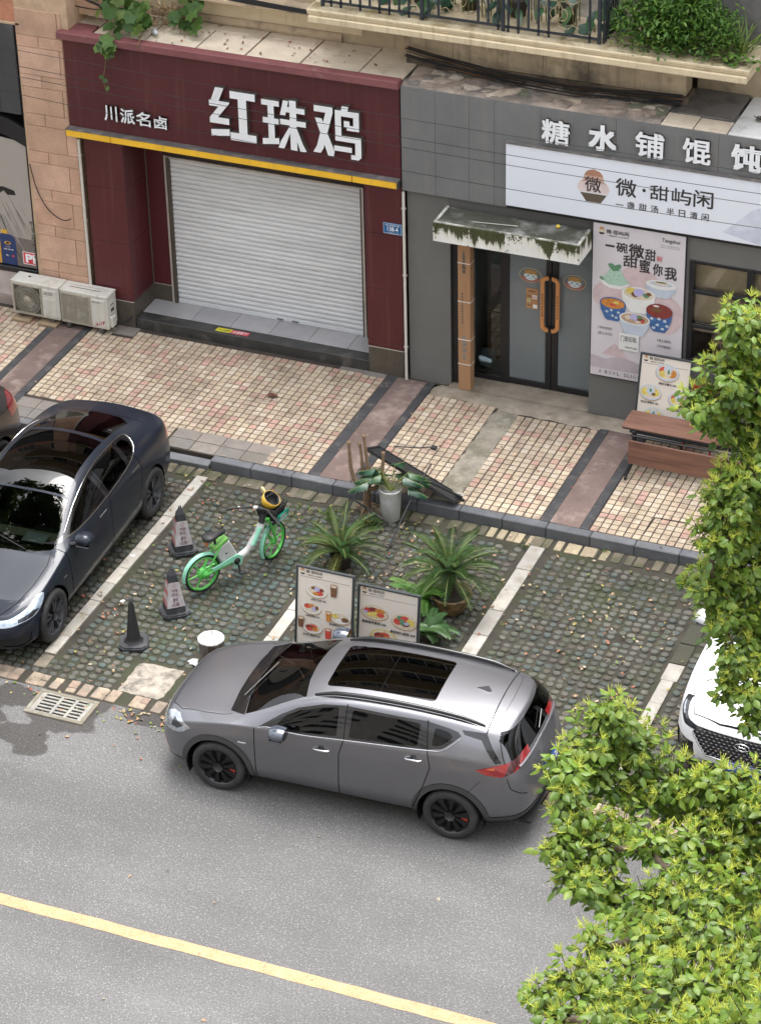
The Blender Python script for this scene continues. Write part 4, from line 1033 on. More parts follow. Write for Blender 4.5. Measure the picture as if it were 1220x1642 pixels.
pli = thing('marble_plinth', 'low pale marble plinth under the motor oil billboard', 'plinth', (-6.9, .05, 0))
part(MB().cbox(-8.8, -5.645, .04, .30, .29, .698, .006), 'facing', mar_m, pli); part(MB().cbox(-8.8, -5.645, .03, .30, .12, .288, .006), 'skirting', mat('plinth_base', (.30, .25, .22), rough=.8, var=.2, vs=5), pli)
vine_m = mat('vine_leaf', (.05, .105, .025), rough=.55, var=.4, vs=12, trans=.25); vine_m2 = mat('vine_leaf_pale', (.13, .17, .03), rough=.55, var=.3, vs=12, trans=.25)
b = MB()
for k in range(26):
    z = random.uniform(.9, 1.6); x = -5.66+jit(.02); s = random.uniform(.02, .035); a = random.uniform(0, 6.28)
    b.add([(x+s*math.cos(a), -.0+jit(.02), z+s*math.sin(a)), (x+s*math.cos(a+2), -.02+jit(.02), z+s*math.sin(a+2)), (x+s*math.cos(a+4), -.01, z+s*math.sin(a+4))], [(0, 1, 2)])
tag(b.build('creeper', mat('grey_creeper', (.12, .13, .10), rough=.9, var=.4)), 'thin greyish creeper in the gap beside the billboard frame', 'creeper', None, 'stuff')

# ================================================================ balcony above the shops
cream_m = mat('cream_plaster', (.60, .50, .34), rough=.85, var=.10, vs=3, bump=.2, bs=50, drip=(.30, .23, .13), fine=.05)
rough_m = mat('rough_ledge_top', (.40, .34, .23), rough=.95, var=.25, vs=5, bump=1, bs=45, stain=(.22, .17, .08), ss=4, sa=.45, fine=.25, fs=90)
balw_m = mat('balcony_wall', (.42, .34, .235), rough=.9, var=.2, vs=2.5, bump=.3, bs=40, stain=(.08, .07, .055), ss=1.4, sa=.40, drip=(.12, .10, .08))
bal = thing('balcony', 'cream moulded balcony ledge running above both shop signs', 'balcony', (1.6, .3, 5.2))
def lp(mb, name, m): return part(mb, name, m, bal)
XL, XR = -1.25, 4.62
lp(MB().cbox(XL, XR, -.055, .9, 5.24, 5.335, .012), 'lower_moulding', cream_m)
lp(MB().cbox(XL-.02, XR+.02, -.015, .9, 5.337, 5.375, .006), 'middle_moulding', cream_m)
lp(MB().cbox(XL-.02, XR+.03, -.035, .9, 5.377, 5.415, .006), 'upper_moulding', cream_m)
b = MB(); nx, ny = 110, 5
b.add([(XL-.01+(XR-XL+.03)*i/nx, -.02+.3*j/ny, 5.418+(random.random()*.014 if 0 < i < nx and 0 < j < ny else -.006)) for j in range(ny+1) for i in range(nx+1)], [(j*(nx+1)+i, j*(nx+1)+i+1, (j+1)*(nx+1)+i+1, (j+1)*(nx+1)+i) for j in range(ny) for i in range(nx)], 0, True)
lp(b, 'ledge_top', rough_m)
xx = -.12
for w in (.62, .62, .62, .62, .62, .68):
    lp(MB().cbox(xx+.002, xx+w-.002, .63, .9, 4.62, 5.238, .004), 'wall_slab', balw_m); xx += w
lp(MB().cbox(-.14, 3.70, .585, .9, 4.535, 4.655, .01), 'wall_foot', mat('foot_dark', (.20, .155, .11), rough=.95, var=.3, vs=4, stain=(.04, .035, .03), ss=2, sa=.5))
lp(MB().box(XL, -.145, .95, 1.2, 4.5, 5.238), 'wall_slab', balw_m)
lp(MB().box(3.66, 9, 1.15, 1.4, 4.5, 5.238), 'wall_slab', balw_m)
lp(MB().box(-5, 9, .9, 2.3, 5.15, 5.41), 'floor_slab', conc_m)
lp(MB().cbox(-4.3, -.9, .93, 1.05, 4.70, 5.25, .01), 'pale_strip', cream_m)
lp(MB().cbox(-3.6, -1.28, .62, .95, 5.02, 5.08, .01), 'side_ledge', pipe_m)
# bundles of old cables lying along the wall foot
rust_m = mat('cable_rust', (.22, .09, .03), rough=.8, var=.3)
cb = MB()
for k in range(16):
    pts = []; y0 = random.uniform(.42, .58); z0 = 4.60+random.random()*.13; w_ = random.uniform(.6, 1)
    for i in range(9):
        t = i/8; x = -.1+3.75*t
        pts.append((x, y0-.10*math.sin(math.pi*t)*w_, z0-.10*math.sin(math.pi*t)+.12*(1-t)+jit(.012)))
    cb.tube(smooth_poly(pts, 5, False), random.choice((.004, .006, .007, .010)), 5, 1 if k % 6 == 0 else 0)
tag(cb.build('cable_bundle', [cab_m, rust_m]), 'long sagging bundle of old black cables along the foot of the cream balcony wall', 'cable bundle')
cb = MB()
for k in range(6): cb.tube(smooth_poly([(-2.7+.05*k, .60, 5.10+.012*k), (-2.0, .56, 5.09+.012*k), (-1.2, .54, 5.08+.01*k)], 5, False), .008, 5)
tag(cb.build('cable_bundle', cab_m), 'short bundle of black cables lying on the ledge left of the balcony railing', 'cable bundle')
# railing
iron_m = mat('iron_blue_black', (.030, .036, .046), rough=.5, metal=.3, var=.3, vs=12, stain=(.22, .23, .25), ss=3, sa=.3)
gold_m = mat('scroll_brass', (.32, .26, .15), rough=.5, metal=.3, var=.3, vs=10)
rl = thing('iron_railing', 'dark wrought-iron balcony railing with brass scrollwork', 'railing', (1.5, .12, 5.42))
def rp(mb, name, m): return part(mb, name, m, rl)
RY = .12
for xp in (-1.1, .28, 1.38, 2.66): rp(MB().cbox(xp-.022, xp+.022, RY-.022, RY+.022, 5.42, 6.5, .004), 'post', iron_m)
for a, c in ((-1.078, .258), (.302, 1.358), (1.402, 2.638)):
    rp(MB().box(a, c, RY-.012, RY+.012, 5.475, 5.505), 'rail', iron_m); rp(MB().box(a, c, RY-.014, RY+.014, 6.36, 6.40), 'rail', iron_m)
xs_ = [x*.135-.98 for x in range(30)]
for x in xs_:
    if .58 < x < .98 or 2.0 < x < 2.42 or min(abs(x-p) for p in (-1.1, .28, 1.38, 2.66)) < .05 or x > 2.66: continue
    rp(MB().box(x-.013, x+.013, RY-.012, RY+.012, 5.40 if random.random() < .4 else 5.506, 6.36), 'baluster', iron_m)
def scroll(cx, cz, s):
    b = MB()
    for sx in (-1, 1):
        b.tube([(cx+sx*s*(.12+.36*(1-t/26)*math.cos(t*.42)*.9+.3*0), RY, cz+s*(.12+.42*(1-t/26)*math.sin(t*.42))) for t in range(25)], .007, 5)
        b.tube(smooth_poly([(cx, RY, cz-.28*s), (cx+sx*.25*s, RY, cz-.36*s), (cx+sx*.42*s, RY, cz-.22*s), (cx+sx*.62*s, RY, cz-.30*s)], 5, False), .007, 5)
        b.tube(smooth_poly([(cx, RY, cz+.20*s), (cx+sx*.1*s, RY, cz+.55*s), (cx+sx*.4*s, RY, cz+.42*s), (cx+sx*.62*s, RY, cz+.55*s)], 5, False), .007, 5)
    b.tube([(cx, RY, cz-.3*s), (cx, RY, cz+.6*s)], .007, 5)
    rp(b, 'scrollwork', gold_m)
scroll(2.12, 5.72, .44); scroll(.78, 5.72, .40)
rl2 = thing('iron_railing', 'short dark iron side railing turning back beside the ledge shrub', 'railing', (2.69, .3, 5.42))
for k in range(7): part(MB().box(2.695, 2.715, .15+.09*k, .17+.09*k, 5.42, 6.45), 'baluster', iron_m, rl2)
part(MB().box(2.69, 2.72, .14, .72, 5.475, 5.505), 'rail', iron_m, rl2); part(MB().box(2.69, 2.72, .14, .72, 6.36, 6.40), 'rail', iron_m, rl2)
# the storeys above and behind: wall, windows, balcony slabs (out of frame, mirrored in car glass)
up_m = mat('upper_wall', (.52, .44, .37), rough=.85, var=.15, vs=1.5, bump=.2, stain=(.3, .22, .16), ss=1)
apt = thing('apartment_block', 'pinkish apartment block rising behind the balcony above the shops', 'building', (2, 2.4, 0))
part(MB().box(-14, 20, 2.4, 9, .1, 15.5), 'wall', up_m, apt)
wf = mat('win_frame_white', (.6, .6, .58), rough=.5); wgl = mat('win_dark_glass', (.02, .025, .03), rough=.06, var=.1)
for fl in range(3):
    z0 = 5.4+3.05*fl
    if fl: part(MB().cbox(-9, 13, 1.0, 2.4, z0-.16, z0, .01), 'balcony_slab', cream_m, apt)
    for k in range(9):
        x0 = -10.2+2.9*k
        f_ = part(MB().box(x0, x0+1.75, 2.34, 2.399, z0+.9, z0+2.4), 'window', wf, apt)
        b = MB()
        for i in range(3): b.box(x0+.06+.56*i, x0+.57+.56*i, 2.325, 2.338, z0+.96, z0+2.34)
        g_ = b.build('pane', wgl, f_)
    if fl:
        b = MB()
        for i in range(74): b.box(-9+.3*i, -8.975+.3*i, 1.03, 1.055, z0, z0+1.0)
        b.box(-9, 13, 1.02, 1.07, z0+1.0, z0+1.05); tag(part(b, 'railing_bars', iron_m, apt), kind='stuff')

part(MB().box(2.99, 9, .78, .9, 5.41, 7.2), 'dark_wall', mat('dark_back_wall', (.13, .125, .12), rough=.9, var=.25, drip=(.05, .05, .05)), bal)
# the block across the road, from which the street is seen: its front closes the far side
opp_m = mat('opposite_wall', (.58, .56, .52), rough=.9, var=.12, vs=.6)
opp = thing('apartment_block', 'tall beige apartment block on the opposite side of the road', 'building', (10, -34.5, 0))
part(MB().box(-45, 60, -45, -34, .1, 24), 'wall', opp_m, opp)
for fl in range(7):
    for k in range(30):
        x0 = -42+3.4*k; z0 = 1.2+3.1*fl
        w_ = part(MB().box(x0, x0+2.0, -34.0, -33.94, z0+.8, z0+2.3), 'window', wf, opp)
        b = MB(); b.box(x0+.08, x0+.98, -33.94, -33.92, z0+.88, z0+2.22); b.box(x0+1.02, x0+1.92, -33.94, -33.92, z0+.88, z0+2.22); b.build('pane', wgl, w_)
# ---- overhead wires in front of the signs
def wire(p, q, sag, r, label):
    pts = [(p[0]+(q[0]-p[0])*i/12, p[1]+(q[1]-p[1])*i/12, p[2]+(q[2]-p[2])*i/12-sag*4*(i/12)*(1-i/12)) for i in range(13)]
    b = MB(); b.tube(pts, r, 5)
    tag(b.build('overhead_wire', cab_m), label, 'wire', 'thin wires strung in front of the shop signs')
wire((-7.5, -.55, 4.56), (7, -.55, 4.36), .12, .0035, 'highest of the thin wires strung past both shop signs')
wire((-7.5, -.58, 4.36), (7, -.58, 4.10), .14, .004, 'second thin wire from the top strung past both shop signs')
wire((-7.5, -.62, 4.22), (7, -.62, 3.96), .12, .004, 'third thin wire from the top strung past both shop signs')
wire((-7.5, -.66, 4.03), (7, -.60, 3.66), .20, .004, 'lowest thin wire crossing the white sign board lettering')

# ================================================================ poster on the grey wall
pst_m = [mat('poster_paper', (.60, .565, .59), rough=.55, var=.04, vs=1.2), ink_m, mat('poster_pink', (.50, .36, .37), rough=.55), mat('poster_pink2', (.56, .44, .45), rough=.55), mat('p_green', (.10, .24, .13), rough=.6, var=.3, vs=40), mat('p_mint', (.36, .52, .42), rough=.6, var=.25, vs=60), mat('p_white', (.68, .68, .66), rough=.5, var=.06), mat('p_blue', (.045, .12, .30), rough=.5, var=.5, vs=45), mat('p_orange', (.50, .20, .04), rough=.5, var=.3, vs=40), mat('p_red', (.20, .035, .03), rough=.5, var=.2, vs=40), mat('p_lilac', (.40, .38, .62), rough=.5, var=.12, vs=40), mat('p_yellow', (.60, .48, .12), rough=.5, var=.3, vs=40), mat('p_brown', (.16, .075, .035), rough=.5, var=.4, vs=50), mat('p_cream', (.60, .52, .40), rough=.5, var=.2, vs=50), mat('p_hill', (.44, .39, .42), rough=.55), mat('p_pale', (.46, .52, .60), rough=.5, var=.1), mat('p_scarlet', (.52, .07, .05), rough=.5, var=.3, vs=50), mat('p_tan', (.42, .30, .20), rough=.5, var=.25, vs=50)]
P_, INK, PK, PK2, GR, MN, WH, BL, OR, RD, LI, YE, BR, CR, HI, PA, SC_, TN = range(18)
po = thing('wall_poster', 'tall pale dessert poster with five bowls and black brush lettering', 'poster', (3.31, 0, 1.9))
b = MB(); b.cbox(2.688, 3.938, -.045, -.003, .78, 3.035, .004); part(b, 'board', [pst_m[0]], po)
b = MB(); Y0 = -.0465
class Lay:
    def __init__(s, y): s.y = y
    def __call__(s): s.y -= .00025; return s.y
L = Lay(Y0)
b.poly([(2.69, .90), (3.936, .90), (3.936, 1.02), (3.6, 1.08), (3.35, 1.06), (3.1, 1.12), (2.9, 1.05), (2.69, 1.09)], L(), HI)
b.poly([(2.85, 1.12), (2.95, 1.24), (3.02, 1.30), (3.10, 1.22), (3.22, 1.10)], L(), PK2)
b.disc(3.32, 2.20, .30, .30, L(), 30, PK2); b.disc(3.70, 1.85, .24, .28, L(), 24, PK2); b.disc(2.90, 2.0, .20, .20, L(), 24, PK2)
def cyl_words(b, chars, x0, z0, w, h, dx, dz, y, mi, bold=.02):
    for i, ch in enumerate(chars): text_fit(b, ch, x0+dx*i, x0+dx*i+w, z0+dz*i, z0+dz*i+(h if ch != '一' else h*.16) , y, mi, bold)
text_fit(b, '一', 2.86, 2.985, 2.715, 2.745, L(), INK, .004)
for ch, x0, x1, z0, z1 in (('碗', 3.01, 3.16, 2.66, 2.80), ('微', 3.18, 3.38, 2.62, 2.81), ('甜', 3.40, 3.54, 2.61, 2.77)): text_fit(b, ch, x0, x1, z0, z1, L(), INK, .022)
for ch, x0, x1, z0, z1 in (('甜', 3.11, 3.30, 2.47, 2.63), ('蜜', 3.33, 3.47, 2.42, 2.61), ('你', 3.51, 3.64, 2.41, 2.58), ('我', 3.67, 3.83, 2.38, 2.56)): text_fit(b, ch, x0, x1, z0, z1, L(), INK, .022)
y = L(); b.poly([(3.555, 2.615), (3.635, 2.615), (3.635, 2.70), (3.555, 2.70)], y, PK); text_fit(b, '糖水', 3.562, 3.628, 2.632, 2.685, L(), SC_, .02)
logo(b, 2.805, 2.925, .10, L(), (8, 17, 1, 1, 13)); L.y -= .001
text_fit(b, '微·甜屿闲', 2.87, 3.175, 2.905, 2.965, L(), INK, .01); text_fit(b, '一盏甜汤 半日清闲', 2.87, 3.17, 2.868, 2.888, L(), INK, .01)
text_fit(b, 'Tangshui', 3.62, 3.86, 2.895, 2.965, L(), INK, .004)
text_fit(b, 'a bowl of slightly sweet', 3.60, 3.86, 2.852, 2.868, L(), INK, .0); text_fit(b, 'dessert for you and me', 3.60, 3.86, 2.825, 2.841, L(), INK, .0)
# bowls
def bowl(b, cx, cz, w, h, body, fill, blobs, rim=WH, saucer=None):
    b.poly([(cx-w*.5, cz), (cx+w*.5, cz), (cx+w*.46, cz-h*.35), (cx+w*.30, cz-h*.75), (cx+w*.2, cz-h*.85), (cx-w*.2, cz-h*.85), (cx-w*.30, cz-h*.75), (cx-w*.46, cz-h*.35)], L(), body)
    b.disc(cx, cz, w*.5, h*.30, L(), 26, rim); b.disc(cx, cz, w*.45, h*.25, L(), 26, fill)
    for (u, v, ru, rv, m) in blobs: b.disc(cx+u*w, cz+v*h, ru*w, rv*h, L(), 14, m)
b.poly([(2.79, 2.245), (2.83, 2.17), (2.93, 2.12), (3.08, 2.12), (3.20, 2.20), (3.21, 2.22)], L(), WH)
b.poly([(2.80, 2.24), (2.88, 2.30), (2.93, 2.40), (3.0, 2.45), (3.07, 2.41), (3.13, 2.31), (3.20, 2.22), (3.08, 2.17), (2.92, 2.17)], L(), MN)
b.poly([(2.925, 2.42), (2.90, 2.47), (2.96, 2.485), (3.0, 2.455), (3.06, 2.49), (3.09, 2.46), (3.05, 2.39), (2.98, 2.37)], L(), GR); b.poly([(2.79, 2.25), (2.81, 2.275), (2.87, 2.23), (2.82, 2.22)], L(), GR)
bowl(b, 3.63, 2.285, .42, .22, PA, WH, [(0, .06, .36, .14, 15), (0, .08, .24, .10, 13), (.0, .17, .19, .05, 12), (.03, .2, .12, .03, 4)])
bowl(b, 3.33, 2.10, .46, .33, WH, CR, [(-.22, .10, .16, .15, 11), (-.1, -.04, .12, .12, 12), (.02, .06, .17, .19, 10), (.22, -.02, .10, .10, 4), (.1, -.12, .08, .08, 13), (.3, .06, .08, .08, 12)])
bowl(b, 2.985, 1.90, .36, .30, BL, OR, [(-.15, .02, .10, .08, 8), (.12, .05, .12, .07, 11), (0, -.06, .14, .06, 16)], BL)
for (u, v) in ((-.08, -.13), (.0, -.18), (.08, -.12), (-.02, -.1), (.05, -.2)): b.disc(2.985+u, 1.90+v, .022, .018, L(), 8, PA)
bowl(b, 3.62, 1.90, .36, .36, BL, RD, [(-.1, .05, .2, .10, 12), (-.12, .2, .12, .035, 6)], RD)
for (u, v) in ((-.1, -.12), (-.02, -.2), (.08, -.13), (.0, -.11), (.05, -.25), (-.07, -.25), (.11, -.2)): b.disc(3.62+u, 1.90+v, .026, .02, L(), 8, PA)
bowl(b, 3.29, 1.73, .42, .30, PA, TN, [(-.2, .03, .13, .12, 13), (.0, .06, .16, .17, 10), (.2, -.02, .13, .12, 12), (-.1, -.12, .12, .09, 17), (.26, -.08, .07, .07, 16), (.12, -.13, .09, .07, 13), (.16, .13, .1, .06, 4)])
for t, x0, z in (('《食材定制》', 2.79, 1.50), ('《匠心手作》', 2.79, 1.415), ('《慢火细熬》', 3.60, 1.455), ('《天然健康》', 3.60, 1.37)): text_fit(b, t, x0, x0+.20, z, z+.042, L(), INK, .004)
y = L(); b.poly([(3.08, 1.24), (3.355, 1.24), (3.355, 1.49), (3.08, 1.49)], y, WH); b.poly([(3.08, 1.348), (3.355, 1.348), (3.355, 1.352), (3.08, 1.352)], L(), PA); text_fit(b, '门面招租', 3.11, 3.325, 1.375, 1.455, L(), INK, .012); text_fit(b, '138 0772 5566', 3.17, 3.33, 1.275, 1.30, L(), INK, .02)
for ch, x in zip('ABOWLSLIGHTLY', (2.815, 2.90, 2.955, 3.01, 3.07, 3.165, 3.215, 3.262, 3.295, 3.36, 3.42, 3.47, 3.53)):
    text_fit(b, ch, x, x+(.010 if ch == 'I' else .036), .838, .885, L(), INK, .004)
part(b, 'poster_print', pst_m, po)
b = MB()
for a in ((2.684, 3.942, .772, .780), (2.684, 3.942, 3.035, 3.043), (3.938, 3.944, .78, 3.035), (2.682, 2.688, .78, 3.035)): b.box(a[0], a[1], -.05, -.003, a[2], a[3])
part(b, 'poster_edge', iron_m, po)

# ================================================================ menu boards
pap_m = [mat('menu_paper', (.66, .60, .53), rough=.45, var=.02, vs=2), ink_m]
dk_m = mat('board_frame', (.035, .042, .045), rough=.5, var=.2)
def menu_board(label, w, h, base, lean, dishes, cups, rz=0, lift=.23, caps=()):
    """leaning board, local x across, z up the board; lean in radians from vertical, feet on the ground"""
    t = thing('menu_board', label, 'menu board', base, rz, 'picture menu boards of the dessert shop')
    M = Matrix.Rotation(-lean, 4, 'X')
    f = .028
    b = MB()
    for a in ((-w/2, w/2, h-f, h), (-w/2, w/2, 0, f), (-w/2, -w/2+f, f, h-f), (w/2-f, w/2, f, h-f)): b.cbox(a[0], a[1], -.018, .02, a[2]+lift, a[3]+lift, .005, 0, M)
    b.build('frame', dk_m, t)
    b = MB(); b.box(-w/2+f, w/2-f, -.006, .008, lift+f, lift+h-f, 0, M); b.build('panel', pap_m[0], t)
    b = MB(); global L; L = Lay(-.0066)
    x0 = -w/2+f; zt = lift+h-f; dz_ = lift-.06
    logo(b, x0+.055, zt-.05, .075, L(), (8, 17, 1, 1, 13)); L.y -= .001
    text_fit(b, '微·甜屿闲', x0+.10, x0+.30, zt-.055, zt-.015, L(), INK, .012); text_fit(b, '一盏甜汤 半日清闲', x0+.10, x0+.30, zt-.085, zt-.068, L(), INK, .01)
    b.box(x0+.03, w/2-f-.03, L()-.0003, L(), zt-.108, zt-.104, INK)
    for (cx, cz, rw, rh, plate, blobs) in dishes:
        cz += dz_
        b.disc(cx, cz-.012, rw*1.05, rh*1.05, L(), 26, TN); b.disc(cx, cz, rw, rh, L(), 26, plate); b.disc(cx, cz+.004, rw*.86, rh*.82, L(), 26, CR)
        for (u, v, ru, rv, m) in blobs: b.disc(cx+u*rw, cz+v*rh, ru*rw, rv*rh, L(), 12, m)
    for (cx, cz, cw, ch_, m) in cups:
        cz += dz_
        b.poly([(cx-cw*.5, cz+ch_*.5), (cx+cw*.5, cz+ch_*.5), (cx+cw*.36, cz-ch_*.5), (cx-cw*.36, cz-ch_*.5)], L(), m); b.disc(cx, cz+ch_*.5, cw*.5, ch_*.12, L(), 14, TN); b.disc(cx, cz+ch_*.40, cw*.40, ch_*.10, L(), 14, CR)
    for (s, cx, cz, cw, ch_) in caps: text_fit(b, s, cx-cw/2, cx+cw/2, cz+dz_, cz+dz_+ch_, L(), INK, .025)
    b.v = [tuple(M @ Vector(v)) for v in b.v]
    b.build('menu_print', pst_m, t)
    b = MB()
    for sx in (-1, 1): b.tube([tuple(M @ Vector((sx*(w/2-.05), .02, h*.8))), (sx*(w/2-.05), h*.42*math.tan(lean)+.30, .004)], .011, 6)
    b.tube([(-w/2+.05, h*.42*math.tan(lean)+.28, .03), (w/2-.05, h*.42*math.tan(lean)+.28, .03)], .008, 6)
    b.build('easel_leg', dk_m, t)
    b = MB()
    for sx in (-1, 1): b.cbox(sx*(w/2-.04)-.02, sx*(w/2-.04)+.02, -.02, .03, .0, lift+.002, .004)
    b.build('foot', dk_m, t)
    return t
d_mix = [(-.3, .35, .28, .25, 12), (.05, .25, .32, .3, 10), (.45, .2, .22, .28, 9), (-.35, -.2, .35, .3, 13), (.25, -.35, .38, .35, 16), (-.1, -.45, .3, .25, 8)]
d_fruit = [(-.4, .2, .38, .4, 16), (.0, .3, .3, .3, 8), (.3, -.1, .35, .35, 10), (.55, .1, .18, .35, 12), (-.2, -.4, .35, .3, 13)]
d_bean = [(-.4, .2, .4, .4, 11), (.1, .3, .4, .3, 13), (.5, -.2, .38, .4, 12), (-.1, -.4, .3, .25, 6)]
d_chili = [(-.2, .0, .55, .5, 9), (.1, .2, .4, .4, 16), (.3, -.2, .3, .35, 8), (-.3, -.3, .35, .3, 16), (-.1, .1, .2, .2, 12)]
d_noodle = [(-.5, .1, .32, .4, 16), (-.1, .35, .35, .3, 9), (.4, .25, .4, .35, 8), (.1, -.3, .4, .35, 11), (-.3, -.35, .26, .3, 11), (.45, -.25, .3, .3, 16), (-.65, -.1, .15, .2, 10)]
d_salad = [(-.5, -.1, .35, .45, 16), (-.3, .4, .3, .3, 4), (.05, .35, .36, .4, 16), (.5, .0, .36, .45, 11), (.1, -.3, .35, .35, 12), (-.15, -.1, .2, .4, 4), (.2, -.2, .2, .2, 10)]
d_ice = [(-.35, .2, .38, .45, 16), (-.3, -.2, .42, .42, 11), (.4, -.05, .42, .5, 8), (.05, .4, .4, .4, 15), (.05, -.1, .3, .45, 13), (.1, .1, .12, .3, 4)]
d_mango = [(-.5, .0, .42, .5, 11), (.45, .0, .42, .5, 11), (.0, .2, .4, .5, 15), (.0, .25, .12, .25, 4), (.3, -.2, .2, .2, 12)]
w1 = .735; h1 = 1.26
menu_board('tall menu board with glasses of cola and plates, half hidden by the grey crossover', w1, h1, (1.685, -6.80, .01), .14, [
    (-.10, 1.03, .13, .085, WH, d_mix), (-.16, .80, .12, .078, WH, d_fruit), (.20, .745, .13, .075, WH, d_bean), (-.14, .545, .12, .075, WH, d_chili), (.21, .505, .11, .08, WH, d_bean), (-.14, .30, .12, .08, WH, d_mix), (.18, .28, .12, .08, WH, d_fruit)],
    [(.115, 1.075, .09, .15, 12), (.06, .735, .075, .125, 8), (-.285, .595, .08, .13, 12), (.06, .51, .085, .13, 16)], 0, .23,
    [('凉拌大凉皮 ¥20', -.07, .905, .19, .030), ('水果凉粉 ¥10', -.14, .685, .17, .028), ('原味糯叽叽 ¥15', .17, .635, .19, .028), ('豆花鸭丁烧仙草 ¥20', -.15, .435, .22, .028), ('芋圆奶冻 ¥18', .18, .40, .18, .028)])
menu_board('lower menu board with noodle and egg dishes beside the taller board', .775, 1.06, (2.42, -6.64, .01), .14, [
    (-.17, .785, .165, .095, CR, d_noodle), (.20, .745, .155, .100, CR, d_salad), (-.05, .50, .16, .09, YE, d_chili), (.2, .3, .13, .08, CR, d_noodle)], [], 0, .25,
    [('黑椒烟肉意面 26¥', -.17, .635, .30, .036), ('番茄肉丸意面 26¥', .19, .575, .31, .036), ('咖喱鸡 24¥', -.05, .36, .2, .03)])
menu_board('cream menu board of shaved ice bowls standing behind the brown folding table', .715, 1.16, (3.83, -.62, .15), .22, [
    (.03, 1.0, .155, .115, PA, d_ice), (-.17, .70, .145, .105, PA, d_mango), (.20, .66, .12, .10, PA, d_ice), (-.10, .40, .13, .10, PA, d_mango), (.20, .33, .13, .10, PA, d_ice)], [], .0, .14,
    [('杨枝甘露冰 22¥', .05, .83, .24, .030), ('珠玉芒果雪冰 22¥', -.17, .545, .24, .030), ('草莓雪山酸奶 22¥', .19, .50, .24, .030)])
